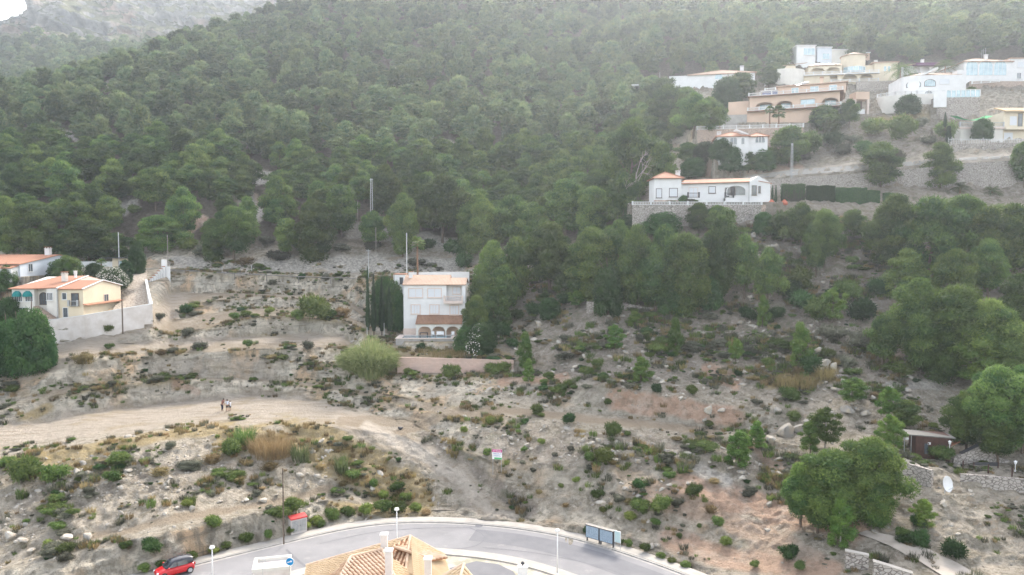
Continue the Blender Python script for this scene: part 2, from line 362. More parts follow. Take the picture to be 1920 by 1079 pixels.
# villa plot, bungalow terrace and roads stay smooth
smooth_ = np.ones(G.shape[:2])
gx, gy = proj(G[..., 0], G[..., 1], G[..., 2])
def near_rect(x0, x1, y0, y1, v, soft=12):
    global smooth_
    d = np.maximum(np.maximum(x0-gx, gx-x1), np.maximum(y0-gy, gy-y1)); k = np.clip(d/soft, 0, 1); smooth_ *= v+(1-v)*k
near_rect(735, 960, 610, 705, .1); near_rect(1190, 1450, 374, 386, .1, 5); near_rect(60, 318, 505, 606, .12)
# gentle bends of the right hand slopes
right = np.clip((gx-1000)/150, 0, 1)*np.clip((gy-400)/60, 0, 1)*np.clip((1040-gy)/60, 0, 1)
X, Y, Z = G[..., 0], G[..., 1], G[..., 2]
n1 = fbm(X/9, Y/9, Z/9, 3, 4); n2 = fbm(X/2.2, Y/2.2, Z/2.2, 9, 4); n3 = fbm(X/.9, Y/.9, Z/.9, 21, 3); rdg = 1-np.abs(fbm(X/3.5, Y/6, Z/5, 33, 3))*2.2
am = np.maximum(amps, right*.42)*smooth_
isflat = np.isin(np.floor(seg), [3, 5, 7, 9, 13, 15])[:, None]*(1-right)
dz = am*(n1*.9+n2*.9+n3*.75)
cutm = np.isin(np.floor(seg), [2, 6, 8, 10, 12, 14, 16])[:, None]*np.clip((1010-gx)/120, 0, 1)*(seg[:, None] > 1.9)
flute = (vnoise(X/1.3, 0, Z/7, 61)*.5+vnoise(X/3.1, 0, Z/9, 62)*.7+vnoise(X*0+1, Z/1.1, X/14, 63)*.35)
led = (Z/1.9+vnoise(X/6, 0, 0, 64)*.8) % 1.0
dyy = cutm*smooth_*(led-.5)*.20-cutm*smooth_*flute*1.0-am*(n2*1.3+rdg*.5-.2+n3*.9)*(1-isflat*.9)
G[..., 2] += dz; G[..., 1] += dyy
# building pads cut into and filled out of the slope: px0, px1, row, front distance, depth
PADS = [(1338, 1440, 290, 172, 9), (1300, 1503, 241, 186.6, 9.5), (1385, 1560, 229, 196, 24), (1440, 1680, 157, 232, 18), (1488, 1640, 112, 262, 12), (1645, 1812, 186, 207, 13), (1720, 1802, 194, 199.5, 7), (1802, 1990, 152, 227, 14), (1706, 1808, 136, 246, 11), (1225, 1412, 150, 250, 11), (1795, 1990, 268, 180, 12), (1780, 1796, 268, 180, 9), (1190, 1470, 378.5, 145.2, 13), (-420, 42, 519, 149, 25), (42, 62, 519, 166, 9), (205, 248, 508, 165.5, 5), (24, 158, 597.5, 128.4, 17)]
X, Y, Z = G[..., 0], G[..., 1], G[..., 2]
for (a, b_, r_, y0, dp) in PADS:
    zp = P((a+b_)/2, r_, y0)[2]-.05; xa = P(a, r_, y0)[0]; xb = P(b_, r_, y0)[0]; ins = (X > xa) & (X < xb) & (Y > y0) & (Y < y0+dp); Z[ins] = zp
gx, gy = proj(G[..., 0], G[..., 1], G[..., 2])
NR, NC = G.shape[:2]
def at(px, py, r0=None):
    c = (px-PX0)/STEP; c0 = int(np.clip(math.floor(c), 0, NC-2)); f = np.clip(c-c0, 0, 1)
    colp = gy[:, c0]*(1-f)+gy[:, c0+1]*f; g = G[:, c0]*(1-f)+G[:, c0+1]*f
    idx = np.where(colp[9:] <= py)[0]
    if len(idx) == 0: return Vector(g[-1])
    r = idx[0]+9; a, b = colp[r-1], colp[r]; t = 0 if a == b else np.clip((a-py)/(a-b), 0, 1)
    return Vector(g[r-1]*(1-t)+g[r]*t)
def gz(x, y):
    px = proj(x, y, CZ-.1*y)[0]
    for _ in range(2):
        c = (px-PX0)/STEP; c0 = int(np.clip(round(c), 0, NC-1)); i = int(np.searchsorted(np.maximum.accumulate(G[:, c0, 1]), y)); i = min(max(i, 1), NR-1)
        a, b = G[i-1, c0], G[i, c0]; t = np.clip((y-a[1])/max(1e-6, b[1]-a[1]), 0, 1); z = a[2]*(1-t)+b[2]*t; px = proj(x, y, z)[0]
    return float(z)
def ppm(Y): return F/Y
# ---- surface zones (kinds of soil and growth that lie on the ground)
wx = fbm(X/3, Y/3, Z/3, 50, 3)
def stroke(pts, wd):
    best = np.full(gx.shape, 1e9)
    for (ax, ay, *aw), (bx, by, *bw) in zip(pts[:-1], pts[1:]):
        dx, dy = bx-ax, by-ay; t = np.clip(((gx-ax)*dx+(gy-ay)*dy)/(dx*dx+dy*dy), 0, 1)
        best = np.minimum(best, np.hypot(gx-ax-t*dx, (gy-ay-t*dy)*1.0))
    return np.clip((wd*1.25-best+wx*wd*.9)/(wd*.5), 0, 1)
def mx(*a):
    r = a[0]
    for b in a[1:]: r = np.maximum(r, b)
    return r
bare = mx(stroke([(-60,835),(120,800),(300,775),(430,765),(560,758)], 26), stroke([(540,757),(640,785),(700,805),(780,845),(850,890),(925,955)], 18), stroke([(560,775),(640,800),(720,840)], 5),
          stroke([(-40,712),(60,688),(150,652),(240,618),(300,590),(330,562)], 19), stroke([(150,655),(300,643),(470,636),(640,633)], 8), stroke([(800,853),(870,905),(905,945),(925,970)], 19), stroke([(930,965),(880,945),(960,968)], 9), stroke([(300,690),(500,690)], 18)*.6)
brown = mx(stroke([(740,815),(800,795),(850,777),(960,770),(1120,787),(1280,803),(1350,812)], 7), stroke([(110,1012),(233,998),(333,972),(520,942),(620,915)], 7), stroke([(640,790),(760,790),(860,770)], 8)*.8)
dry = mx(stroke([(-50,878),(150,848),(330,812),(470,790),(560,785)], 12), stroke([(570,800),(650,845),(720,900),(770,945)], 44), stroke([(430,830),(560,830),(640,860)], 26), stroke([(60,885),(200,870)], 12),
         stroke([(750,665),(950,668)], 8), stroke([(1440,715),(1560,700)], 14), stroke([(1630,235),(1740,215)], 10), stroke([(40,790),(90,765)], 12), stroke([(620,950),(740,960),(800,955)], 10))*(1-bare)
pink = mx(stroke([(1230,930),(1330,960),(1420,1000),(1520,1050)], 30)*.6, stroke([(1150,750),(1250,762),(1380,785)], 17), stroke([(1280,905),(1360,935),(1460,965),(1600,1000)], 26), stroke([(1260,1010),(1400,1050),(1560,1075)], 22)*.9, stroke([(1330,690),(1380,720)], 14), stroke([(1310,325),(1500,318)], 7), stroke([(1400,820),(1480,900)], 10)*.6,
          stroke([(350,430),(380,410)], 10), stroke([(450,370),(480,380)], 14)*.6, stroke([(940,715),(1060,710)], 8), stroke([(330,720),(370,735)], 8)*.7)
track = mx(stroke([(1400,334),(1600,313),(1760,304),(1960,290)], 6.5), .75*stroke([(690,803),(780,845),(850,890),(905,940),(925,965)], 10), .7*stroke([(880,925),(925,962),(960,970)], 9))
scrub = np.clip((gx-930+ (gy-560)*.0)/120, 0, 1)*np.clip((gy-300)/60, 0, 1)*np.clip((760-gy)/60, 0, 1)
scrub = mx(scrub, stroke([(800,815),(870,860),(930,915),(990,955)], 15), stroke([(900,830),(1100,860),(1300,850),(1500,900)], 34)*.7, stroke([(60,960),(250,900),(450,880)], 26)*.55, stroke([(540,480),(900,480)], 16)*.6, stroke([(1500,270),(1750,250)], 45))
rock = mx(stroke([(190,395),(250,385)], 12), stroke([(430,330),(500,335)], 12), stroke([(760,268),(840,270)], 8), stroke([(205,160),(220,170)], 6), stroke([(660,430),(850,465)], 14)*.7, stroke([(320,497),(680,497),(860,500)], 14), stroke([(450,365),(480,400)], 14), stroke([(110,250),(140,258)], 7), stroke([(790,450),(860,455)], 9), stroke([(1580,730),(1760,720)], 10), stroke([(1290,870),(1360,900)], 14))
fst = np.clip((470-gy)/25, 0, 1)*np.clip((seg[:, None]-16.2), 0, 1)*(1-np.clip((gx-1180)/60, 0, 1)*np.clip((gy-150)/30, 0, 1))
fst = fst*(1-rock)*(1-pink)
cutm2 = np.isin(np.floor(seg), [2, 6, 8, 10, 12, 14, 16])[:, None]*np.clip((1010-gx)/120, 0, 1)+0*gx
lipm = np.zeros_like(gx)
for k_ in (7, 9, 11, 13, 15): lipm = np.maximum(lipm, np.exp(-((seg[:, None]-k_+.02)/.16)**2)*np.clip((1000-gx)/120, 0, 1))
for k_ in (6, 8, 10, 12, 14): lipm = np.maximum(lipm, .8*np.exp(-((seg[:, None]-k_)/.10)**2)*np.clip((1000-gx)/120, 0, 1))
lipm = lipm*np.clip(.55+fbm(X/7, Y/7, Z/7, 97, 3)*1.6, 0, 1)
cutm2 = mx(cutm2*np.clip(.9+wx, 0, 1), stroke([(1150,757),(1250,768),(1390,790)], 16)*.5, stroke([(1000,740),(1130,755)], 20)*.6, stroke([(1000,880),(1150,905),(1290,905)], 24)*.55)
dry = np.maximum(dry, lipm*.75*(1-bare)); pband = mx(stroke([(1150,752),(1260,768),(1390,792)], 14), stroke([(930,716),(1060,712),(1110,722)], 8), stroke([(1110,882),(1200,890),(1290,905)], 13), stroke([(1000,965),(1100,975),(1180,1000)], 12))
cutm2 = np.maximum(cutm2, pband*.8)
ZA = np.stack([bare, dry, pink, fst], -1); flatm = np.isin(np.floor(seg), [7, 9, 11, 13])[:, None]*np.clip((1000-gx)/100, 0, 1)*np.clip((gx-40)/60, 0, 1)
brown = np.maximum(brown, flatm*np.clip(.75+wx*1.2, 0, .9)*(1-bare*.7)); ZB = np.stack([brown, scrub, rock, track], -1)
idx = np.arange(NR*NC).reshape(NR, NC)
q = np.stack([idx[:-1, :-1], idx[:-1, 1:], idx[1:, 1:], idx[1:, :-1]], -1).reshape(-1, 4)
def terrain_mat():
    m, t, b = new_mat('hillside_ground', .95, .1); v = coord(t)
    A = N(t, 'ShaderNodeAttribute', attribute_name='za'); B = N(t, 'ShaderNodeAttribute', attribute_name='zb')
    sa = N(t, 'ShaderNodeSeparateColor'); sb = N(t, 'ShaderNodeSeparateColor'); t.links.new(A.outputs['Color'], sa.inputs[0]); t.links.new(B.outputs['Color'], sb.inputs[0])
    geo = N(t, 'ShaderNodeNewGeometry'); sx = N(t, 'ShaderNodeSeparateXYZ'); t.links.new(geo.outputs['Normal'], sx.inputs[0])
    steep = N(t, 'ShaderNodeMapRange'); steep.inputs[1].default_value = .86; steep.inputs[2].default_value = .66; t.links.new(sx.outputs[2], steep.inputs[0])
    n_big = noise_fac(t, .12, .35, .65, 5, v); n_mid = noise_fac(t, .9, .35, .65, 6, v, .7); n_fine = noise_fac(t, 5, .3, .7, 4, v, .7)
    base = mix(t, n_mid, (.44, .38, .305), (.66, .59, .49)); base = mix(t, mth(t, 'MULTIPLY', n_fine, .4), base, (.26, .22, .17)); base = mix(t, mth(t, 'MULTIPLY', noise_fac(t, 2.4, .56, .66, 5, v, .75), .7), base, (.74, .69, .61))
    base = mix(t, mth(t, 'MULTIPLY', noise_fac(t, .5, .52, .66, 6, v, .75), .55), base, (.17, .16, .10))
    # layered marl in the cuts
    vs = coord(t, 'Object', (.25, .25, 1.6)); st = noise_fac(t, 1.0, .3, .7, 5, vs, .6)
    vv = coord(t, 'Object', (1.2, 1.2, .12)); vr = noise_fac(t, 1.0, .40, .62, 4, vv, .6)
    cl = mix(t, st, (.88, .80, .67), (.60, .535, .43))
    pn = noise_fac(t, 1.0, .44, .58, 2, coord(t, 'Object', (.22, .22, .16)), .5); cl = mix(t, mth(t, 'MULTIPLY', pn, .75), cl, (.47, .44, .375))
    cl = mix(t, mth(t, 'MULTIPLY', noise_fac(t, 1.0, .54, .62, 2, coord(t, 'Object', (.17, .17, .08)), .5), .75), cl, (.68, .46, .27))
    cl = mix(t, mth(t, 'MULTIPLY', noise_fac(t, 1.0, .47, .60, 5, coord(t, 'Object', (1.1, 1.1, .13)), .65), .72), cl, (.22, .195, .15))
    cl = mix(t, mth(t, 'MULTIPLY', noise_fac(t, 1.0, .56, .66, 4, coord(t, 'Object', (.22, .22, 2.0)), .6), .7), cl, (.20, .18, .14))
    cl = mix(t, mth(t, 'MULTIPLY', noise_fac(t, 1.1, .58, .68, 6, v, .7), .8), cl, (.15, .145, .085))
    zc = N(t, 'ShaderNodeAttribute', attribute_name='zc'); c = mix(t, mth(t, 'MAXIMUM', mth(t, 'MULTIPLY', steep.outputs[0], .5), mth(t, 'MULTIPLY', zc.outputs['Fac'], .92)), base, cl)
    sc1 = mix(t, n_mid, (.20, .17, .145), (.38, .33, .285)); sc1 = mix(t, mth(t, 'MULTIPLY', noise_fac(t, 2.4, .57, .66, 5, v, .75), .8), sc1, (.62, .58, .52)); sc1 = mix(t, noise_fac(t, .6, .5, .68, 5, v), sc1, (.115, .125, .075))
    c = mix(t, mth(t, 'MULTIPLY', sb.outputs[1], .75), c, sc1)
    mott = noise_fac(t, .95, .50, .62, 8, v, .74); mot2 = noise_fac(t, .42, .52, .64, 7, coord(t, 'Object', (1, 1, 2.2)), .72); quiet = mth(t, 'SUBTRACT', 1.0, mth(t, 'MAXIMUM', sa.outputs[0], mth(t, 'MAXIMUM', sb.outputs[0], zc.outputs['Fac'])))
    c = mix(t, mth(t, 'MULTIPLY', mth(t, 'MULTIPLY', mott, quiet), .62), c, (.145, .13, .09)); c = mix(t, mth(t, 'MULTIPLY', mth(t, 'MULTIPLY', mot2, quiet), .5), c, (.22, .185, .125))
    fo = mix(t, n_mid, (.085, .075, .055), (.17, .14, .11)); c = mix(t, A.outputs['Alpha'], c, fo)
    dr = mix(t, n_fine, (.33, .245, .11), (.52, .41, .22)); c = mix(t, mth(t, 'MULTIPLY', sa.outputs[1], mth(t, 'ADD', .55, mth(t, 'MULTIPLY', n_mid, .45))), c, dr)
    pk = mix(t, n_mid, (.62, .42, .31), (.50, .32, .225)); pk = mix(t, mth(t, 'MULTIPLY', noise_fac(t, .4, .5, .65, 3, v), .6), pk, (.66, .55, .46)); c = mix(t, mth(t, 'MULTIPLY', sa.outputs[2], .85), c, pk)
    c = mix(t, mth(t, 'MULTIPLY', mth(t, 'MULTIPLY', mott, sa.outputs[2]), .5), c, (.24, .20, .15))
    rk = mix(t, noise_fac(t, 1.6, .4, .6, 6, v), (.62, .58, .52), (.36, .33, .29)); c = mix(t, sb.outputs[2], c, rk)
    vt = coord(t, 'Object', (.25, .9, .9)); bt = mix(t, noise_fac(t, 1.3, .35, .65, 6, vt, .7), (.62, .55, .465), (.44, .375, .305)); bt = mix(t, mth(t, 'MULTIPLY', n_fine, .3), bt, (.30, .25, .20)); bt = mix(t, mth(t, 'MULTIPLY', noise_fac(t, 1.0, .50, .62, 6, coord(t, 'Object', (.16, 1.1, 1)), .72), .6), bt, (.33, .27, .20)); bt = mix(t, mth(t, 'MULTIPLY', noise_fac(t, .18, .54, .64, 4, v), .5), bt, (.40, .32, .21))
    c = mix(t, mth(t, 'MULTIPLY', sa.outputs[0], .95), c, bt)
    bw = mix(t, n_fine, (.27, .215, .155), (.40, .325, .24)); c = mix(t, mth(t, 'MULTIPLY', sb.outputs[0], .85), c, bw)
    c = mix(t, B.outputs['Alpha'], c, mix(t, n_mid, (.70, .63, .54), (.54, .475, .40)))
    t.links.new(c, b.inputs['Base Color'])
    h = mth(t, 'ADD', mth(t, 'MULTIPLY', noise_fac(t, 1.5, .2, .8, 8, v, .7), 1.0), mth(t, 'MULTIPLY', noise_fac(t, 9, .3, .7, 3, v), .25))
    bump(t, b, h, 1.0, .8); return m
M['terrain'] = terrain_mat()
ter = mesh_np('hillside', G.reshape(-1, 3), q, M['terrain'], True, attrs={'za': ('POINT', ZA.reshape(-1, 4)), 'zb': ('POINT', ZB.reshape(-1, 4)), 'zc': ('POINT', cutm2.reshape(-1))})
tag(ter, 'terraced dry hillside of pale marl, rubble and scrub', kind='structure')
# ---------------- far mountain with its own forested shoulder
FM = {-420: [(200,430),(160,520),(105,640),(97,720),(90,800)], 0: [(200,430),(160,520),(70,640),(62,720),(60,790)], 30: [(200,430),(155,520),(62,640),(58,720),(44,790)], 60: [(200,430),(150,520),(62,640),(56,720),(33,790)], 85: [(200,430),(150,520),(62,640),(56,720),(28,790)],
      98: [(190,430),(145,520),(66,640),(54,725),(-4,800)], 130: [(190,430),(140,520),(68,640),(56,725),(-28,820)], 220: [(170,430),(130,520),(76,640),(62,740),(-45,880)], 300: [(150,430),(110,520),(82,640),(66,760),(-40,950)], 420: [(120,430),(90,520),(60,640),(50,760),(-50,1000)], 620: [(60,430),(40,520),(20,640),(-20,760),(-60,1000)], 900: [(60,480),(40,520),(20,640),(-20,760),(-60,1000)]}
fpx_ = np.arange(-420, 901, 4.0); ks = sorted(FM); fl = []
for i in range(5):
    a = np.interp(fpx_, ks, [FM[k][i][0] for k in ks]); b = np.interp(fpx_, ks, [FM[k][i][1] for k in ks]); a = a+(0, 0, 14, 10, 0)[i]; fl.append(np.stack(P(fpx_, a, b), -1))
e = fl[-1].copy(); e[:, 1] += 150; e[:, 0] *= e[:, 1]/fl[-1][:, 1]; e[:, 2] -= 40; fl.append(e); R = []
for k, n in enumerate([10, 26, 14, 60, 6]):
    for j in range(n): R.append(fl[k]*(1-j/n)+fl[k+1]*j/n)
R.append(fl[-1]); R = np.array(R); rr = np.arange(len(R))[:, None]
ra = np.clip((rr-36)/12., 0, 1)
nn = fbm(R[..., 0]/40, R[..., 1]/40, R[..., 2]/30, 71, 5); n4 = 1-np.abs(fbm(R[..., 0]/14, R[..., 1]/30, R[..., 2]/40, 75, 4))*2; n5 = fbm(R[..., 0]/7, R[..., 1]/7, R[..., 2]/6, 77, 3)
R[..., 1] -= ra*(nn*38+n4*12+n5*6); R[..., 2] += ra*(nn*3+n5*2.5)+(1-ra)*nn*4
m, t, b = new_mat('mountain_rock', .95, .1); v = coord(t)
vs = coord(t, 'Object', (.05, .05, .018)); rc = mix(t, noise_fac(t, 1, .38, .62, 6, vs, .65), (.44, .42, .39), (.17, .175, .175)); rc = mix(t, mth(t, 'MULTIPLY', noise_fac(t, .02, .54, .66, 3, v), .7), rc, (.50, .34, .25))
gr = mix(t, noise_fac(t, .15, .3, .7, 5, v), (.10, .115, .06), (.19, .185, .11))
geo = N(t, 'ShaderNodeNewGeometry'); sx = N(t, 'ShaderNodeSeparateXYZ'); t.links.new(geo.outputs['Normal'], sx.inputs[0])
up = N(t, 'ShaderNodeMapRange'); up.inputs[1].default_value = .42; up.inputs[2].default_value = .62; t.links.new(mth(t, 'ADD', sx.outputs[2], mth(t, 'MULTIPLY', mth(t, 'SUBTRACT', noise_fac(t, .07, .3, .7, 5, v), .5), .35)), up.inputs[0])
t.links.new(mix(t, up.outputs[0], rc, gr), b.inputs['Base Color']); bump(t, b, noise_fac(t, .12, .2, .8, 8, v, .7), 1, 6); M['mount'] = m
nr, nc = R.shape[:2]; ii = np.arange(nr*nc).reshape(nr, nc); q2 = np.stack([ii[:-1, :-1], ii[:-1, 1:], ii[1:, 1:], ii[1:, :-1]], -1).reshape(-1, 4)
tag(mesh_np('mountain', R.reshape(-1, 3), q2, M['mount'], True), 'hazy grey limestone mountain behind the forested ridge', kind='structure')
# far flat ground so the land goes on to the horizon on every side
gp = MB(); gp.add([(-4000, -4000, -8), (4000, -4000, -8), (4000, 5000, -8), (-4000, 5000, -8)], [(0, 1, 2, 3)])
# ---------------- road
def strip(a, b, z, th=0.0):
    n = len(a); V = [(x, y, z) for x, y in a]+[(x, y, z) for x, y in b]; Fc = [(i, i+1, n+i+1, n+i) for i in range(n-1)]
    if th:
        V += [(x, y, z-th) for x, y in a]+[(x, y, z-th) for x, y in b]
        Fc += [(i, 2*n+i, 2*n+i+1, i+1) for i in range(n-1)]+[(n+i, n+i+1, 3*n+i+1, 3*n+i) for i in range(n-1)]+[(0, n, 3*n, 2*n), (n-1, 3*n-1, 4*n-1, 2*n-1)]
    mb = MB(); mb.add(V, Fc); return mb
m, t, b = new_mat('worn_asphalt', .9, .2); v = coord(t)
c = mix(t, noise_fac(t, .25, .35, .65, 5, v), (.185, .183, .188), (.235, .23, .235)); c = mix(t, mth(t, 'MULTIPLY', noise_fac(t, 25, .3, .7, 2, v), .22), c, (.13, .13, .135))
c = mix(t, mth(t, 'MULTIPLY', noise_fac(t, .6, .56, .7, 6, v, .75), .35), c, (.33, .31, .29)); t.links.new(c, b.inputs['Base Color']); bump(t, b, noise_fac(t, 30, .3, .7, 2, v), .3, .01); M['asphalt'] = m
m, t, b = new_mat('asphalt_patch', .9, .2); v = coord(t)
c = mix(t, noise_fac(t, .5, .35, .65, 5, v), (.14, .14, .15), (.17, .17, .178)); t.links.new(c, b.inputs['Base Color']); M['asphalt2'] = m
M['seal'] = simple('bitumen_seal', (.13, .13, .14), (.16, .16, .17), 4)
m, t, b = new_mat('pavement_concrete', .9, .2); v = coord(t)
c = mix(t, noise_fac(t, .8, .35, .65, 5, v), (.38, .355, .32), (.31, .29, .26)); c = mix(t, mth(t, 'MULTIPLY', noise_fac(t, 6, .5, .7, 3, v), .4), c, (.34, .31, .28)); t.links.new(c, b.inputs['Base Color']); M['pave'] = m
RW = 7.3
tag(strip(offs(0), offs(-RW), .0).obj('road', 'asphalt'), 'grey asphalt road bending round the foot of the hillside', kind='structure')
# drainage concrete gutter, kerb and pavements
tag(strip(offs(1.55), offs(.22), .13, .2).obj('pavement', 'pave'), 'pale concrete pavement along the outside of the bend', kind='structure')
tag(strip(offs(.218), offs(0.0), .10, .2).obj('kerb', 'concrete'), 'grey concrete kerb on the outside of the bend', kind='structure')
tag(strip(offs(0)[2:-2], offs(-.35)[2:-2], .004).obj('gutter', 'concrete'), 'worn concrete gutter strip against the kerb', kind='structure')
tag(strip(offs(-RW-.2), offs(-RW-1.5), .13, .2).obj('inner_pavement', 'pave'), 'pale concrete pavement along the inside of the bend', kind='structure')
tag(strip(offs(-RW), offs(-RW-.198), .10, .2).obj('inner_kerb', 'concrete'), 'grey concrete kerb on the inside of the bend', kind='structure')
# a darker resurfaced stretch on the right, with its irregular joint
def kidx(px): return int(np.argmin(abs(proj(KL[:, 0], KL[:, 1], 0)[0]-px)))
i0 = kidx(905); a = offs(-1.3)[i0:-3]; bb = offs(-4.6)[i0-2:-3]; n = min(len(a), len(bb)); a = a[-n:]; bb = bb[-n:]
tag(strip(a, bb, .008).obj('resurfaced_asphalt', 'asphalt2'), 'darker resurfaced asphalt lane on the right of the bend', kind='structure')
def seam(pts, wd, z=.013):
    pts = resample([Pz(x, y, 0)[:2] for x, y in pts], .4); tt = np.gradient(pts, axis=0); tt /= np.hypot(*tt.T)[:, None]; nn_ = np.c_[-tt[:, 1], tt[:, 0]]*wd/2
    return strip(pts+nn_, pts-nn_, z)
mb = MB()
for pts, wd in (([(790,1026),(850,1031),(888,1030),(903,1022),(918,1008),(905,998),(880,990)], .14), ([(905,1027),(1000,1036),(1060,1047),(1130,1063),(1180,1082)], .13), ([(537,1031),(552,1046),(572,1062)], .25), ([(600,1020),(700,997),(800,990),(880,990)], .08)):
    s_ = seam(pts, wd, .013+.003*len(mb.v)/100); mb.add(s_.v, s_.f)
tag(mb.obj('asphalt_seams', 'seal'), 'thin dark bitumen joints in the road surface', kind='structure')
# yard inside the bend
m, t, b = new_mat('yard_ground', .95, .1); v = coord(t); c = mix(t, noise_fac(t, .7, .4, .6, 6, v), (.40, .36, .32), (.27, .26, .20)); t.links.new(c, b.inputs['Base Color']); M['yard'] = m
# ================================================================ VEGETATION
SRC = bpy.data.collections.new('sources')     # never linked: prototypes for the ground cover and far wood only
def leafquads(C, Nn, size, asp, rng, wob=.6):
    n = len(C); Nn = Nn+rng.normal(0, wob, (n, 3)); Nn /= np.linalg.norm(Nn, axis=1)[:, None]+1e-9
    u = np.cross(Nn, rng.normal(0, 1, (n, 3))); u /= np.linalg.norm(u, axis=1)[:, None]+1e-9; v = np.cross(Nn, u)
    s = (size*rng.uniform(.6, 1.3, n))[:, None]
    V = np.stack([C-u*s*asp, C-v*s, C+u*s*asp, C+v*s*1.1], 1).reshape(-1, 3)
    return V, np.arange(4*n).reshape(-1, 4)
def cubesphere(k=2):
    V = []; Fc = []
    for ax in range(3):
        for sg in (-1, 1):
            b = len(V)
            for i in range(k+1):
                for j in range(k+1):
                    p = [0, 0, 0]; p[ax] = sg; p[(ax+1) % 3] = -1+2*i/k; p[(ax+2) % 3] = (-1+2*j/k)*sg; V.append(p)
            for i in range(k):
                for j in range(k): a = b+i*(k+1)+j; Fc.append((a, a+k+1, a+k+2, a+1))
    V = np.array(V, float); V /= np.linalg.norm(V, axis=1)[:, None]; return V, np.array(Fc)
CSV, CSF = cubesphere(3)
class Acc:
    def __init__(s): s.V = []; s.F = []; s.T = []; s.n = 0
    def add(s, V, Fc, t):
        s.V.append(V); s.F.append(Fc+s.n); s.n += len(V); s.T.append(np.broadcast_to(np.asarray(t, float), (len(V),)) if np.ndim(t) == 0 else np.asarray(t, float))
    def mesh(s, name, mat, smooth=False): 
        o = mesh_np(name, np.concatenate(s.V), np.concatenate(s.F), mat, smooth, attrs={'tint': ('POINT', np.clip(np.concatenate(s.T), 0, 1))}, link=False); return o
def clump(A, c, r, sq, nl, leaf, rng, asp=.55, core=.66, tb=None, upb=.25, needles=.6):
    d = rng.normal(0, 1, (nl, 3)); d[:, 2] += upb; d /= np.linalg.norm(d, axis=1)[:, None]
    lump = 1+.16*fbm(d[:, 0]*2.2+c[0], d[:, 1]*2.2+c[1], d[:, 2]*2.2+c[2], 3, 2)
    Pp = c+d*r*np.array([1, 1, sq])*(rng.uniform(.84, 1.1, nl)*lump)[:, None]
    V, Fc = leafquads(Pp, d+np.array([0, 0, .1]), leaf, asp, rng, .32)
    tb = rng.uniform(.1, .75) if tb is None else tb
    if needles:          # needle tufts that stand out of the clump and fray its outline
        m = int(nl*needles); d2 = rng.normal(0, 1, (m, 3)); d2[:, 2] += .35; d2 /= np.linalg.norm(d2, axis=1)[:, None]; o2 = d2+rng.normal(0, .35, (m, 3)); o2 /= np.linalg.norm(o2, axis=1)[:, None]; s2 = np.cross(o2, rng.normal(0, 1, (m, 3))); s2 /= np.linalg.norm(s2, axis=1)[:, None]
        b2 = c+d2*r*np.array([1, 1, sq])*rng.uniform(.86, 1.04, (m, 1)); L2 = (leaf*rng.uniform(1.2, 2.8, m))[:, None]; w2 = leaf*.30
        V2 = np.stack([b2-s2*w2, b2+s2*w2, b2+o2*L2+s2*w2*.4, b2+o2*L2-s2*w2*.4], 1).reshape(-1, 3); A.add(V2, np.arange(4*m).reshape(-1, 4), np.repeat(np.clip(tb+rng.normal(.08, .16, m), 0, 1), 4))
    A.add(V, Fc, np.repeat(np.clip(tb+rng.normal(0, .16, nl), 0, 1), 4))
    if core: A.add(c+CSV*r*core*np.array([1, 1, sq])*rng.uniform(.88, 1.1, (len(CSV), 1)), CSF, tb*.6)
def pine_crown(seed, nc=48, nl=230, leaf=.17, H=8.0, W=7.0, low=.28, pw=1.0, name='crown', mat='pine', cone=0.0, big=1.0):
    rng = np.random.default_rng(seed); A = Acc(); ph = rng.uniform(0, 6.28, 3)
    for i in range(nc):
        t = low+(1-low)*((i+.5)/nc)**.85; u = (t-low)/(1-low)
        prof = math.sqrt(max(.02, 1-((u-.38)/.66)**2)) if u > .38 else (.62+.38*u/.38)
        prof = prof*(1-cone)+cone*(1.08-u)
        an = i*2.39996+rng.normal(0, .35); az = 1+.20*math.sin(2*an+ph[0])+.12*math.sin(3*an+ph[1])
        r = W*big*(rng.uniform(.085, .165)+.015*(1-u)); R_ = max(0, (W/2*prof*az-r*.8))*rng.uniform(.40, 1.08)**pw
        if u > .93: R_ *= .45
        clump(A, np.array([R_*math.cos(an), R_*math.sin(an), H*t-r*.55+rng.normal(0, .22)]), r, rng.uniform(.50, .74), nl, leaf, rng)
    return A.mesh(name, M[mat])
def trunk_mesh(seed, H=8.0, W=7.0, nb=7, mat='bark', lean=.35):
    rng = np.random.default_rng(seed); mb = MB(); p = Vector((0, 0, -.6)); n = 6; pts = [p.copy()]
    dx, dy = rng.normal(0, lean, 2)
    for i in range(1, n+1): pts.append(Vector((dx*(i/n)**1.5+rng.normal(0, .06), dy*(i/n)**1.5+rng.normal(0, .06), -.6+(H*.86+.6)*i/n)))
    rad = [.21*(1-.75*i/n) for i in range(n+1)]
    for i in range(n): mb.tube(pts[i], pts[i+1], rad[i], rad[i+1], 7, cap=False)
    for k in range(nb):
        t = .28+.6*k/nb; i = int(t*n); a = pts[i].lerp(pts[min(n, i+1)], t*n-i); an = k*2.4+rng.uniform(0, .6); L = W*.38*rng.uniform(.7, 1)*(1-.4*t)
        m_ = a+Vector((math.cos(an)*L*.55, math.sin(an)*L*.55, L*.22)); e_ = m_+Vector((math.cos(an)*L*.45, math.sin(an)*L*.45, L*.38))
        mb.tube(a, m_, .085, .055, 5, cap=False); mb.tube(m_, e_, .055, .02, 5, cap=False)
    o = mb.obj('trunk', mat, smooth=True); COL.objects.unlink(o); return o
NEARC = [pine_crown(100+i, 40, 420, .13, big=1.22, low=[.12, .3, .2, .36][i], cone=[.1, 0, .25, 0][i]) for i in range(4)]
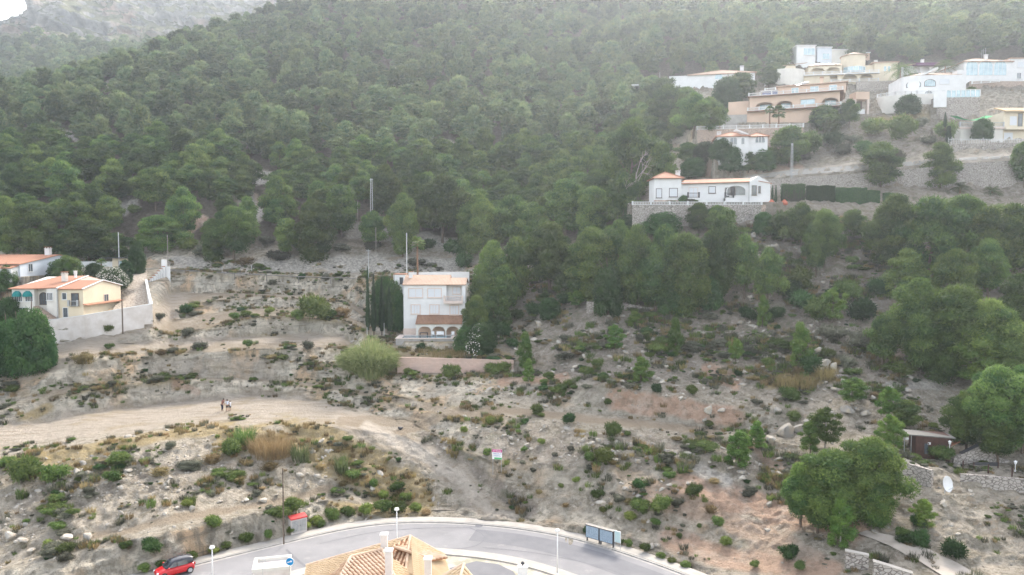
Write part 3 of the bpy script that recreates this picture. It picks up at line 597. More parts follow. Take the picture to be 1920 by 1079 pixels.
MIDC = [pine_crown(200+i, 32, 210, .19, big=1.2, low=[.2, .3, .1, .34, .25][i], cone=[0, 0, .35, 0, .15][i]) for i in range(5)]
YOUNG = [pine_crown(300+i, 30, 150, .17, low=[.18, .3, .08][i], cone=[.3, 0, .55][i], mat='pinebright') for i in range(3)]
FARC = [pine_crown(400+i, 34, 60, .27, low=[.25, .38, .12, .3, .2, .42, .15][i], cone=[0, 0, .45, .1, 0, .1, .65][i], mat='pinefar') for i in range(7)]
TRK = [trunk_mesh(500+i) for i in range(4)]
TRKP = [trunk_mesh(520, mat='palebark', nb=5)]
def broad_crown(seed, nc, nl, leaf, H, W, mat, sq=.8, low=.1):
    rng = np.random.default_rng(seed); A = Acc()
    for i in range(nc):
        u = (i+.5)/nc; t = low+(1-low)*u; an = i*2.39996; r = W*rng.uniform(.15, .22); R_ = max(0, W/2*math.sqrt(max(.03, 1-((u-.4)/.68)**2))-r*.8)*rng.uniform(.7, 1)
        clump(A, np.array([R_*math.cos(an), R_*math.sin(an), max(r*.5, H*t-r*.6)]), r, sq, nl, leaf, rng, asp=.75)
    return A.mesh('crown', M[mat])
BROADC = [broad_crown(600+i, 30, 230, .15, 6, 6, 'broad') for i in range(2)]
def shrub_mesh(seed, mat, nc=7, nl=120, leaf=.06, H=1.0, W=1.2, spiky=0.0, asp=.45, name='shrub'):
    rng = np.random.default_rng(seed); A = Acc()
    for i in range(nc):
        an = i*2.4+rng.uniform(0, 1); R_ = W*.30*rng.uniform(.2, 1)*(0 if i == 0 else 1); r = W*rng.uniform(.17, .27)
        c = np.array([R_*math.cos(an), R_*math.sin(an), H*rng.uniform(.25, .62)])
        clump(A, c, r, H/W*rng.uniform(.8, 1.15), nl, leaf, rng, asp=asp, core=.8)
    if spiky:
        n = int(160*spiky); an = rng.uniform(0, 6.28, n); el = rng.uniform(.35, 1.5, n); L = H*rng.uniform(.5, 1.05, n)
        d = np.stack([np.cos(an)*np.cos(el), np.sin(an)*np.cos(el), np.sin(el)], 1); s = np.cross(d, rng.normal(0, 1, (n, 3))); s /= np.linalg.norm(s, axis=1)[:, None]
        b = rng.normal(0, W*.12, (n, 3))*np.array([1, 1, 0]); w_ = W*.016
        V = np.stack([b-s*w_, b+s*w_, b+d*L[:, None]+s*w_*.2, b+d*L[:, None]-s*w_*.2], 1).reshape(-1, 3); A.add(V, np.arange(4*n).reshape(-1, 4), np.repeat(rng.uniform(0, 1, n), 4))
    return A.mesh(name, M[mat])
def grass_mesh(seed, mat, n=120, H=.6, W=.7, w_=.018, name='tuft', bend=.35):
    rng = np.random.default_rng(seed); V = []; T = []
    for i in range(n):
        an = rng.uniform(0, 6.28); R_ = W/2*math.sqrt(rng.uniform(0, 1)); b = np.array([R_*math.cos(an), R_*math.sin(an), -.05]); a2 = an+rng.normal(0, .8)
        h = H*rng.uniform(.5, 1.1); o = np.array([math.cos(a2), math.sin(a2), 0])*bend*h*rng.uniform(.2, 1.2); s = np.array([-math.sin(a2+rng.normal(0, 1)), math.cos(a2), 0])*w_
        m_ = b+o*.3+np.array([0, 0, h*.6]); e_ = b+o+np.array([0, 0, h]); t_ = rng.uniform(0, 1)
        V += [b-s, b+s, m_+s*.9, m_-s*.9, m_-s*.9, m_+s*.9, e_+s*.2, e_-s*.2]; T += [t_]*8
    A = Acc(); A.add(np.array(V), np.arange(8*n).reshape(-1, 4), np.array(T)); return A.mesh(name, M[mat])
SHR = {'green': [shrub_mesh(700+i, 'shrub', 8, 120, .065) for i in range(3)], 'dark': [shrub_mesh(710+i, 'broad', 8, 120, .065, H=1.0) for i in range(2)],
       'lime': [shrub_mesh(720+i, 'lime', 8, 120, .06) for i in range(2)], 'grey': [shrub_mesh(730+i, 'greyshrub', 7, 90, .05, H=.75) for i in range(2)],
       'dry': [shrub_mesh(740+i, 'dryshrub', 5, 50, .05, H=.7, spiky=1.2) for i in range(2)]}
TUFT = [grass_mesh(760+i, ['dryshrub', 'dryshrub', 'shrub', 'greyshrub'][i], 90, .7, .8) for i in range(4)]
# rocks
m, t, b = new_mat('limestone_rubble', .92, .15); v = coord(t); oi = N(t, 'ShaderNodeObjectInfo')
c = mix(t, oi.outputs['Random'], (.43, .40, .35), (.27, .255, .23)); c = mix(t, mth(t, 'MULTIPLY', noise_fac(t, 2.2, .45, .65, 5, v), .6), c, (.44, .35, .24)); c = mix(t, mth(t, 'MULTIPLY', noise_fac(t, 7, .5, .7, 4, v), .5), c, (.15, .145, .14)); t.links.new(c, b.inputs['Base Color']); bump(t, b, noise_fac(t, 4, .2, .8, 6, v, .7), .6, .1); M['rock'] = m
def rock_mesh(seed, k=4, name='boulder', sq=.7):
    V, Fc = cubesphere(k); V = V+0; d = fbm(V[:, 0]*1.3+seed*7.1, V[:, 1]*1.3, V[:, 2]*1.3, seed, 3); V = V*(1+.55*d)[:, None]
    rng = np.random.default_rng(seed)
    for _ in range(5):       # broken flat faces
        nrm = rng.normal(0, 1, 3); nrm /= np.linalg.norm(nrm); dd = V@nrm; h = rng.uniform(.45, .7); V = V-np.clip(dd-h, 0, None)[:, None]*nrm*.9
    V = V*np.array([1, rng.uniform(.7, 1), sq])*.5
    return mesh_np(name, V, Fc, M['rock'], False, link=False)
ROCKS = [rock_mesh(i, 6, sq=[.7, .55, .8, .65, .5][i]) for i in range(5)]; PEB = [rock_mesh(20+i, 2, 'stone') for i in range(4)]
def gn_instancer(name, pts, scl, rot, idx, sources, label):
    colx = bpy.data.collections.new(name+'_sources')
    for i, s in enumerate(sources):
        o = bpy.data.objects.new('%s_%02d' % (name, i), s.data); colx.objects.link(o)
    me = bpy.data.meshes.new(name); me.vertices.add(len(pts)); me.vertices.foreach_set('co', np.asarray(pts, np.float32).ravel())
    for nm, ty, arr, key in (('scl', 'FLOAT_VECTOR', scl, 'vector'), ('rot', 'FLOAT_VECTOR', rot, 'vector'), ('idx', 'INT', idx, 'value')):
        a = me.attributes.new(nm, ty, 'POINT'); a.data.foreach_set(key, np.asarray(arr, np.int32 if ty == 'INT' else np.float32).ravel())
    for s in sources[:1]: me.materials.append(s.data.materials[0])
    o = bpy.data.objects.new(name, me); COL.objects.link(o)
    g = bpy.data.node_groups.new(name, 'GeometryNodeTree'); g.interface.new_socket('Geometry', in_out='INPUT', socket_type='NodeSocketGeometry'); g.interface.new_socket('Geometry', in_out='OUTPUT', socket_type='NodeSocketGeometry')
    gi = g.nodes.new('NodeGroupInput'); go = g.nodes.new('NodeGroupOutput'); ip = g.nodes.new('GeometryNodeInstanceOnPoints'); ci = g.nodes.new('GeometryNodeCollectionInfo')
    ci.inputs['Collection'].default_value = colx; ci.inputs['Separate Children'].default_value = True; ci.inputs['Reset Children'].default_value = True
    ip.inputs['Pick Instance'].default_value = True
    def att(nm, ty):
        a = g.nodes.new('GeometryNodeInputNamedAttribute'); a.data_type = ty; a.inputs['Name'].default_value = nm; return a.outputs[0]
    g.links.new(gi.outputs[0], ip.inputs['Points']); g.links.new(ci.outputs[0], ip.inputs['Instance']); g.links.new(att('idx', 'INT'), ip.inputs['Instance Index'])
    e2r = g.nodes.new('FunctionNodeEulerToRotation'); g.links.new(att('rot', 'FLOAT_VECTOR'), e2r.inputs[0]); g.links.new(e2r.outputs[0], ip.inputs['Rotation']); g.links.new(att('scl', 'FLOAT_VECTOR'), ip.inputs['Scale'])
    g.links.new(ip.outputs[0], go.inputs[0]); md = o.modifiers.new('instances', 'NODES'); md.node_group = g
    return tag(o, label, None, None, 'stuff')
# ---- individual plants with labels built from what stands beside them
LM = []                                           # landmarks (px, py, words)
def lm(px, py, words): LM.append((px, py, words))
for a_ in [(815,560,'the central villa'),(130,540,'the cream house'),(60,490,'the pale blue house'),(1335,350,'the white bungalow'),(1390,262,'the small turret villa'),(1480,195,'the apricot villa'),(1580,130,'the cream arched villa'),
           (1730,165,'the round-fronted villa'),(1860,125,'the big arched villa'),(1860,240,'the green net'),(1745,835,'the brown hut'),(1772,905,'the satellite dish'),(560,980,'the red-topped cabinet'),(1125,990,'the mailboxes'),
           (932,850,'the billboard'),(424,760,'the three people'),(325,1065,'the red car'),(685,670,'the big reed clump'),(697,375,'the forest mast'),(850,680,'the pink block wall'),(300,520,'the stepped white wall'),(1265,625,'the lone lollipop pine'),
           (1630,1050,'the stone parapets'),(200,620,'the white retaining wall'),(870,900,'the dirt ramp'),(1200,800,'the brown cart track'),(300,720,'the lower marl cut'),(300,970,'the rubble bank path'),(1484,300,'the track mast'),(1590,350,'the clipped hedges'),(1900,870,'the rope fence')]: lm(*a_)
ROOTS = []                                        # (object, px, py, adjective, noun) -> labels resolved at the end
def want(o, px, py, adj, noun, cat, group): o['category'] = cat; o['group'] = group; ROOTS.append((o, px, py, adj, noun))
def plant(crowns, trunks, loc, W, H, W0, H0, name, adj, noun, cat, group, px, py, rz=None, k=None):
    k = random.randrange(len(crowns)) if k is None else k
    o = empty(name, loc, random.uniform(0, 6.28) if rz is None else rz); o.scale = (W/W0, W/W0, H/H0)
    c = bpy.data.objects.new('crown', crowns[k].data); COL.objects.link(c); c.parent = o
    if trunks:
        t_ = bpy.data.objects.new('trunk', trunks[random.randrange(len(trunks))].data); COL.objects.link(t_); t_.parent = o
    want(o, px, py, adj, noun, cat, group); return o
def size_adj(W, a=4.2, b=7.6): return 'small' if W < a else ('broad' if W > b else 'medium')
def pine_at(px, top, base, wpx, kind='near', adj=None, Y=None):
    p = at(px, base) if Y is None else Vector(P(px, base, Y)); s = p.y/F; H = (base-top)*s*1.03; W = wpx*s*1.02
    if Y is not None: p.z = gz(p.x, p.y); H = (Vector(P(px, top, Y)).z-p.z)
    cs = {'near': NEARC, 'mid': MIDC, 'young': YOUNG, 'broad': BROADC}[kind]
    w0, h0 = (6, 6) if kind == 'broad' else (7.0, 8.0)
    shape = 'tall' if H > W*1.35 else ('flat-topped' if H < W*.85 else 'rounded'); tone = {'near': 'dark green', 'mid': 'green', 'young': 'bright green', 'broad': 'glossy dark'}[kind]
    return plant(cs, TRKP if (kind == 'young' and px % 2) else TRK, p, W, H, w0, h0, 'broadleaf_tree' if kind == 'broad' else 'pine_tree', '%s %s %s' % (size_adj(W), shape, tone), 'broadleaf tree' if kind == 'broad' else 'pine', 'tree', 'trees' if kind == 'broad' else 'pines placed singly', px, (top+base)/2)
PINES = '''15 375 478 75 n;70 380 480 100 n;120 432 486 60 m;165 415 490 95 m;215 440 490 70 m;300 405 470 92 n;345 360 450 66 m;440 392 490 92 n;400 412 488 62 n;465 372 430 50 m;540 412 478 60 m;590 378 486 92 n;520 335 420 66 m;455 320 375 50 n;
640 350 440 84 m;700 400 470 60 m;755 370 482 72 n;720 320 420 74 m;790 330 430 80 m;830 335 455 95 m;880 385 470 70 n;905 378 480 84 n;960 372 470 92 m;1000 385 470 70 n;1060 340 440 92 m;1112 352 446 76 n;1170 330 430 70 m;1185 236 378 92 m;1240 270 370 60 m;
925 458 570 82 n;968 452 565 74 m;1030 425 548 112 n;905 515 612 66 n;893 560 650 60 n;945 505 600 66 m;1110 430 560 108 n;1160 420 545 78 n;1195 430 572 90 n;1245 430 560 76 m;1285 440 590 104 n;1230 480 590 88 m;1350 417 562 92 n;1395 445 560 60 m;1310 385 440 62 n;1345 388 450 66 n;1080 545 580 34 y;
1440 470 575 62 m;1545 400 500 80 n;1500 385 470 64 m;1470 400 455 60 m;1530 420 520 54 n;1600 395 450 52 m;1650 400 480 60 m;1680 372 500 118 n;1740 378 520 120 m;1800 370 480 108 n;1850 395 520 90 m;1900 388 510 110 m;1790 470 600 96 n;1850 455 560 84 n;1905 520 640 100 n;1700 470 560 80 m;
1720 530 690 124 n;1790 545 705 150 n;1850 570 720 130 n;1895 630 740 110 n;1760 600 715 90 n;1826 614 735 122 y;1870 690 860 150 n;1915 690 850 120 n;1810 740 850 90 n;1870 760 870 90 n;1655 595 690 70 m;1500 606 690 52 y;1500 640 672 30 y;1562 543 610 52 y;1266 597 668 44 y;1378 636 682 30 y;1202 670 716 50 y;1152 610 656 44 y;1190 584 612 40 y;
985 624 690 46 y;991 674 716 32 y;1386 808 876 62 y;1418 790 840 46 y;1545 768 842 66 y;1520 790 850 50 y;1668 780 850 52 y;1666 728 788 50 y;1700 752 800 60 m;1600 710 760 62 y;1430 555 612 34 y;1560 842 985 150 n;1630 820 975 132 n;1500 872 985 90 n;1575 932 1026 66 y;1640 900 985 90 n;1535 900 1000 90 n;
1730 936 988 50 y;1650 272 350 88 m;1762 272 352 70 m;1480 240 312 82 m;1545 200 248 60 m;1590 190 240 40 m;1920 268 352 50 n;1868 118 152 56 b;1030 560 598 44 b;1350 262 300 44 b;1300 298 332 50 b;1290 270 310 50 m;1322 268 308 48 b;1368 276 320 46 b;1402 286 322 44 m;1432 282 320 50 b;1540 205 240 46 b;1070 485 560 60 m;1140 500 590 60 b;1260 520 590 60 b;1330 520 580 56 b;900 600 652 70 b;880 612 660 60 b;925 545 625 60 m;
62 583 696 82 b;15 604 700 80 b;20 560 622 50 b;88 628 690 38 b;40 600 700 60 b;15 500 545 40 b;257 455 515 32 b;120 488 522 60 b;712 528 612 34 b;738 530 616 40 b;722 522 600 36 b;748 548 620 26 b;1840 225 262 40 b;1700 180 214 46 b;1560 200 236 60 b;1390 140 190 70 m;1330 190 260 60 m;1360 150 205 60 b;1250 168 250 80 m;1300 180 255 70 m;1440 128 168 40 m;1110 395 445 60 b;1240 400 440 80 b;1180 405 445 60 b;1430 400 440 40 b;1640 430 470 50 m'''
for q_ in PINES.replace('\n', '').split(';'):
    a_ = q_.split()
    if a_: pine_at(*map(float, a_[:4]), kind={'n': 'near', 'm': 'mid', 'y': 'young', 'b': 'broad'}[a_[4]])
def in_poly(px, py, poly):
    r = False; n = len(poly)
    for i in range(n):
        (x1, y1), (x2, y2) = poly[i], poly[(i+1) % n]
        if (y1 > py) != (y2 > py) and px < (x2-x1)*(py-y1)/(y2-y1)+x1: r = not r
    return r
NOTREE = [[(1205,405),(1190,330),(1275,300),(1290,205),(1180,165),(1260,140),(1480,165),(1490,110),(1560,118),(1650,122),(1700,128),(1820,108),(2100,108),(2100,500),(1205,500)],
          [(170,425),(180,388),(270,378),(275,405)],[(330,460),(350,420),(400,405),(420,440),(380,470)],[(425,345),(440,315),(505,318),(520,350)],[(440,410),(440,372),(490,370),(500,415)],[(745,285),(850,262),(860,290)],[(195,180),(200,150),(235,158),(230,185)],[(95,262),(105,242),(148,248),(150,272)],[(480,470),(480,420),(560,440),(600,470)],[(640,470),(660,425),(740,430),(860,445),(880,478)],
          [(205,470),(215,425),(340,418),(330,470)],[(-200,470),(-200,448),(210,448),(210,480)],[(690,430),(680,400),(730,400),(735,440)]]
fr = np.random.default_rng(5); cand = []
sx_ = 7.0
for iy in range(0, 70):
    yy = 178+iy*sx_*.93
    for ix in range(-60, 64):
        x = (ix+.5*(iy % 2)+fr.uniform(-.36, .36))*sx_*(1+.0004*(yy-180)); y = yy+fr.uniform(-2.2, 2.2)
        if abs(x) > y*.80+15: continue
        z = gz(x, y); px, py = proj(x, y, z)
        if py > 468 or px < -160 or px > 2080: continue
        if y > 500: continue
        if any(in_poly(px, py, pl) for pl in NOTREE): continue
        if fr.uniform() < (.5 if (py > 378 and 170 < px < 880) else .03): continue
        cand.append((x, y, z, px, py))
cand.sort(key=lambda c_: c_[1]); vis = [c_ for c_ in cand if -40 < c_[3] < 1960]; ind = set(id(c_) for c_ in vis[:185]); far = []
for c_ in cand:
    x, y, z, px, py = c_; W = fr.uniform(6.4, 10.4)*(1-.0004*(y-180)); H = W*fr.uniform(.75, 1.2)
    if id(c_) in ind:
        random.seed(int(px*10)); tone = ['deep green', 'mid green', 'olive green'][random.randrange(3)]; sh = 'tall' if H > 8.4 else ('low' if H < 6.6 else 'rounded')
        plant(MIDC, TRK, (x, y, z-.2), W, H, 7.0, 8.0, 'pine_tree', '%s %s %s' % (size_adj(W, 7.3, 9.0), sh, tone), 'forest pine', 'tree', 'pines along the lower edge of the forest', px, py)
    else: far.append((x, y, z, W, H, py))
# far shoulder of the mountain
for iy in range(0, 46):
    yy = 440+iy*8.0
    for ix in range(-90, 10):
        x = (ix+fr.uniform(0, 1))*8.6; y = yy+fr.uniform(-3, 3); px = proj(x, y, 200)[0]
        if px < -140 or px > 420: continue
        j = int(round((px+420)/4)); colr = R[:36, min(j, nc-1)]; i = int(np.searchsorted(colr[:, 1], y))
        if i <= 0 or i >= 36: continue
        if i > 31 and fr.uniform() < .45: continue
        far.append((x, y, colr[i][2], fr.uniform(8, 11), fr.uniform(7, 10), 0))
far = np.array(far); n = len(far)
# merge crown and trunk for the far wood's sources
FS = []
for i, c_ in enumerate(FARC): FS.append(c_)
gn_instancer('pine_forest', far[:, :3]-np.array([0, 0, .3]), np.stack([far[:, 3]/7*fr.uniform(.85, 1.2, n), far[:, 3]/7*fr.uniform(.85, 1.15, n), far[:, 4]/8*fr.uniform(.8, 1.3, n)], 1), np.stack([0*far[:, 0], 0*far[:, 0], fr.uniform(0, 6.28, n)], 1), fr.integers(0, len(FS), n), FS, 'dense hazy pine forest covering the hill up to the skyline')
print('forest', n, 'individual', len(ROOTS))
# ---- shrubs: px, py(base), width px, kind
SH = '''225 868 34 green;212 905 36 green;100 905 60 green;50 900 60 green;170 925 30 grey;290 1035 42 dark;234 1030 26 green;90 1030 26 lime;130 1052 36 grey;350 950 26 lime;432 855 50 green;445 905 30 dry;322 842 26 grey;300 890 40 dry;384 912 22 grey;436 902 24 green;550 960 46 green;505 880 40 dry;395 868 40 dry;640 880 26 green;400 990 40 green;
350 588 30 dark;205 622 22 green;160 680 46 dry;205 655 20 green;325 662 26 grey;375 655 36 grey;465 652 20 green;303 665 20 dry;565 526 18 dark;610 524 20 grey;505 588 22 lime;590 598 60 green;560 600 30 green;615 600 40 green;640 595 40 dry;395 522 18 grey;512 535 22 grey;300 600 28 grey;460 595 24 green;440 600 22 green;350 630 30 grey;580 655 30 grey;
845 712 40 green;925 702 36 green;945 698 40 green;790 655 22 dark;700 655 30 dry;920 795 26 lime;870 812 18 lime;985 795 16 dark;1008 778 34 green;1015 782 18 lime;1068 796 30 dark;1150 818 34 green;1130 868 46 lime;1105 865 30 green;1250 868 40 grey;1255 898 26 green;1195 915 28 dark;1052 915 14 lime;1298 740 26 lime;1340 715 18 grey;1385 705 20 dark;1015 833 18 lime;983 847 14 green;
1275 1010 14 green;1360 1022 30 lime;1345 985 24 green;1480 1045 40 dark;1415 1065 24 green;1500 1070 30 green;1310 990 14 green;1720 985 40 dark;1700 1020 40 dark;1785 1045 54 dark;1725 1025 46 dark;1650 940 40 dark;1765 865 50 green;1330 800 24 lime;1420 760 22 grey;1490 790 34 green;1455 600 40 dark;1530 600 60 green;1500 580 60 dark;1480 560 50 dark;1590 560 50 green;1620 600 60 dark;1650 560 50 dark;1500 545 60 green;
1560 640 60 grey;1610 650 60 grey;1520 700 50 dark;1480 750 40 green;1590 690 44 grey;1440 690 30 green;1140 760 20 green;1030 712 26 green;1100 708 30 green;1180 730 24 grey;1230 735 26 dark;1100 730 22 grey;1060 640 26 grey;1090 660 20 dark;960 650 30 dark;940 630 40 dark;1120 690 24 green;1300 660 30 grey;1350 650 30 grey;1400 660 30 grey;1330 600 40 grey;1400 600 36 dark;1200 640 24 grey;
1690 1010 30 green;1560 275 50 dark;1520 290 60 green;1640 255 60 green;1690 262 60 green;1720 240 40 grey;1600 270 40 grey;1740 270 40 grey;1580 290 40 grey;1560 255 40 green;1770 260 40 green;1500 300 50 grey;1620 290 40 dark;1680 300 40 grey;1830 440 50 dark;1290 560 40 dark;1170 560 50 dark;1060 570 40 dark;1000 590 40 dark;970 600 36 green;
640 470 40 grey;590 492 46 green;520 490 50 grey;460 495 40 dry;800 470 40 dark;850 475 50 dark;700 470 40 grey;380 480 40 grey;350 470 50 green;280 430 40 grey;250 400 30 green;330 425 40 grey;180 470 40 green;440 470 30 grey;500 460 34 grey;870 500 40 dark;780 500 40 grey;1040 855 16 grey;1070 845 20 grey;1105 880 18 grey;980 870 16 grey;1150 870 20 dry;1000 885 18 grey;1080 905 18 lime;
1120 935 30 green;1160 940 34 grey;1200 955 40 green;1240 960 40 green;1180 975 30 lime;1230 985 24 green;1270 950 30 grey;1300 930 34 green;1330 960 30 dry;1130 960 20 lime;1180 945 24 dry;1060 950 16 dry;1010 925 18 dry;1340 905 26 dry;1400 930 26 grey;1180 1035 20 green;1210 1045 24 green;1240 1052 22 green;1165 1020 16 green;1260 1060 22 lime;1100 1000 20 dark;1150 1012 26 green;1285 1068 26 green;
545 1005 22 lime;505 1010 24 green;460 1025 30 green;420 1035 24 green;400 1045 30 lime;360 1052 24 green;590 985 30 lime;620 975 30 green;650 968 30 green;690 965 34 lime;720 962 40 green;750 960 34 green;780 960 30 lime;800 965 24 dry;600 990 24 green;570 1000 24 lime;310 1070 26 green;280 1078 26 green;660 900 30 green;745 920 30 green;720 935 24 lime;760 940 26 green;700 915 24 green;640 910 26 dry;600 880 26 dry;480 930 26 grey'''
CATN = {'green': ('green', 'shrub'), 'dark': ('dark green', 'bush'), 'lime': ('yellow-green', 'shrub'), 'grey': ('grey-green', 'scrub bush'), 'dry': ('straw-coloured', 'dry bush')}
def shrub_at(px, py, wpx, kind, hr=None):
    p = at(px, py); s = p.y/F; W = wpx*s; ms = SHR[kind]; o = bpy.data.objects.new('shrub', ms[random.randrange(len(ms))].data); COL.objects.link(o)
    o.location = p-Vector((0, 0, .05*W)); o.rotation_euler.z = random.uniform(0, 6.28); h = hr or random.uniform(.75, 1.15); o.scale = (W/1.2, W/1.2, W/1.2*h)
    a_, n_ = CATN[kind]; want(o, px, py, ('tiny ' if W < 1.3 else 'small ' if W < 2.2 else 'large ' if W > 3.6 else 'medium ')+a_, n_, 'shrub', 'shrubs scattered over the slopes'); return o
for q_ in SH.replace('\n', '').split(';'):
    a_ = q_.split()
    if a_: shrub_at(float(a_[0]), float(a_[1]), float(a_[2]), a_[3])
# ---- tufts of dry and green growth: nobody could count them
def sample(nwant, dens, rng):
    pts = []; rmin = 9; rmax = 330
    area = np.linalg.norm(np.cross(G[1:, :-1]-G[:-1, :-1], G[:-1, 1:]-G[:-1, :-1]), axis=-1); wgt = area*dens[:-1, :-1]; wgt[:9] = 0; wgt[(gx[:-1, :-1] < -120) | (gx[:-1, :-1] > 2040)] = 0
    pr = (wgt/wgt.sum()).ravel(); k = rng.choice(pr.size, nwant, p=pr); i, j = np.divmod(k, wgt.shape[1]); a, b_ = rng.uniform(0, 1, (2, nwant))
    p = G[i, j]*((1-a)*(1-b_))[:, None]+G[i+1, j]*(a*(1-b_))[:, None]+G[i, j+1]*((1-a)*b_)[:, None]+G[i+1, j+1]*(a*b_)[:, None]; return p, i, j
open_ = (1-bare)*(1-brown)*(1-track)*(seg[:, None] < 16.4)
plot_ = np.ones_like(gx)
for (x0, x1, y0, y1) in ((740,880,612,646),(215,318,500,600),(25,235,505,600),(1190,1450,370,390)): plot_ *= 1-((gx > x0) & (gx < x1) & (gy > y0) & (gy < y1))
nz_ = np.gradient(G[..., 2], axis=0); ny_ = np.gradient(G[..., 1], axis=0); stp_ = np.clip((nz_/np.maximum(.01, np.hypot(nz_, ny_))-.62)/.25, 0, 1); nocut = 1-.93*stp_*np.clip((1000-gx)/100, 0.25, 1)
open_ = open_*nocut*(1-.85*pband)*(1-.5*pink)
patch = np.clip(fbm(X/5.5, Y/5.5, Z/5.5, 91, 4)*5.0-.1, 0, 1)
def cluster(p, i, j, sz, m, rad, rng):
    P2 = [p]; S2 = [sz]; I2 = [i]; J2 = [j]
    for _ in range(m):
        d = rng.normal(0, rad, (len(p), 2)); q_ = p.copy(); q_[:, 0] += d[:, 0]; q_[:, 1] += d[:, 1]; q_[:, 2] = [gz(a, b_) for a, b_ in q_[:, :2]]; P2.append(q_); S2.append(sz*rng.uniform(.45, .95, len(p))); I2.append(i); J2.append(j)
    q_ = np.concatenate(P2); ok = np.abs(q_[:, 2]-np.concatenate([p]*(m+1))[:, 2]) < 1.6; return q_[ok], np.concatenate(I2)[ok], np.concatenate(J2)[ok], np.concatenate(S2)[ok]
p, i, j = sample(3600, open_*plot_*(.10+patch*1.3+dry*.8+lipm*5)*(1+scrub*.6)*(.2+.8*(seg[:, None] > 3)+.3), fr); k = len(p)
sz = fr.uniform(.35, 1.0, k)*(1+.5*scrub[i, j]); p, i, j, sz = cluster(p, i, j, sz, 2, .55, fr); k = len(p); ti = np.where(fr.uniform(0, 1, k) < .30+.5*dry[i, j], fr.integers(0, 2, k), fr.integers(2, 4, k))
gn_instancer('dry_grass', p, np.stack([sz*1.3, sz*1.3, sz], 1), np.stack([0*sz, 0*sz, fr.uniform(0, 6.28, k)], 1), ti, TUFT, 'dry grass tufts and low herbs scattered over the slopes')
p, i, j = sample(1150, open_*plot_*(.03+patch*(1+scrub)+scrub*.15+lipm*1.6), fr); k = len(p); sz = (.3+fr.pareto(2.4, k)*.5).clip(.3, 1.7)*(1+.3*scrub[i, j]); p, i, j, sz = cluster(p, i, j, sz, 3, .75, fr); k = len(p); low_ = [SHR['grey'][0], SHR['green'][0], SHR['grey'][1], SHR['green'][1], SHR['dark'][0], SHR['dry'][0]]
gn_instancer('low_scrub', p, np.stack([sz*fr.uniform(1.0, 1.6, k), sz*fr.uniform(1.0, 1.6, k), sz*fr.uniform(.55, .95, k)], 1), np.stack([0*sz, 0*sz, fr.uniform(0, 6.28, k)], 1), fr.choice([0, 1, 2, 3, 4, 5], k, p=[.3, .2, .2, .12, .08, .1]), low_, 'low grey-green scrub growing between the stones')
rub = mx(stroke([(0,930),(200,900),(330,880),(520,870),(600,900)], 38), stroke([(820,800),(1000,820),(1150,850),(1350,900),(1500,880)], 34), stroke([(960,700),(1100,680),(1300,650),(1500,690),(1750,730)], 60), stroke([(0,1000),(120,990)], 22), stroke([(1100,930),(1300,930)], 20), rock*.8, scrub*.5)
p, i, j = sample(15000, open_*plot_*(.12+rub*1.3)*(.4+np.clip(fbm(X/5, Y/5, Z/5, 95, 3)*2+.5, 0, 1)), fr); k = len(p); sz = .16+fr.pareto(2.2, k)*.16; sz = np.clip(sz, .16, 1.2)
gn_instancer('loose_rubble', p, np.stack([sz, sz, sz*.8], 1)*1.1, fr.uniform(0, 6.28, (k, 3))*np.array([.12, .12, 1]), fr.integers(0, 4, k), PEB, 'loose pale limestone rubble lying over the banks')
BO = '''40 900 20;130 1012 24;168 1010 22;45 1018 20;20 1010 24;60 1035 18;110 1020 18;228 965 14;256 975 10;312 938 12;332 955 12;362 957 14;412 942 10;460 940 12;493 942 16;455 942 8;205 986 10;225 996 8;318 898 10;334 922 9;240 885 12;520 930 9;575 905 10;612 895 8;700 920 14;716 940 12;682 948 8;
1540 692 42;1530 665 22;1548 660 14;1560 690 18;1325 773 20;1352 772 16;1460 775 18;1470 820 44;1445 830 30;1500 810 34;1520 800 26;1560 780 22;1590 775 30;1625 780 22;1290 838 14;1275 750 14;1080 690 14;1035 700 12;1060 705 10;960 700 12;1250 690 14;1160 690 12;1320 790 12;1330 690 12;1430 690 10;1395 700 12;1380 715 10;1345 562 28;1340 545 18;1405 560 16;1420 548 12;
1610 745 20;1640 750 18;1700 735 16;1660 725 14;1570 735 22;1600 760 14;1255 912 12;1240 905 8;1640 1000 16;1440 950 16;1700 960 14;1290 910 14;1740 905 16;1765 950 18;1390 890 18;1370 880 14;1330 870 12;1455 470 22;1440 466 16;1500 475 20;1410 445 16;1455 440 12;1240 720 12;1140 715 12;1100 640 10;1000 640 14;1010 610 16;1410 810 14'''
for q_ in BO.replace('\n', '').split(';'):
    a_ = [float(z_) for z_ in q_.split()]
    if not a_: continue
    p = at(a_[0], a_[1]); s = a_[2]*p.y/F; o = bpy.data.objects.new('boulder', ROCKS[random.randrange(5)].data); COL.objects.link(o); o.location = p+Vector((0, 0, s*.18)); o.rotation_euler = (random.uniform(-.3, .3), random.uniform(-.3, .3), random.uniform(0, 6.28)); o.scale = (s*1.05, s, s*1.05)
    want(o, a_[0], a_[1], 'small pale' if s < 1.0 else ('large grey' if s > 2 else 'pale grey'), 'boulder', 'boulder', 'boulders on the slopes')
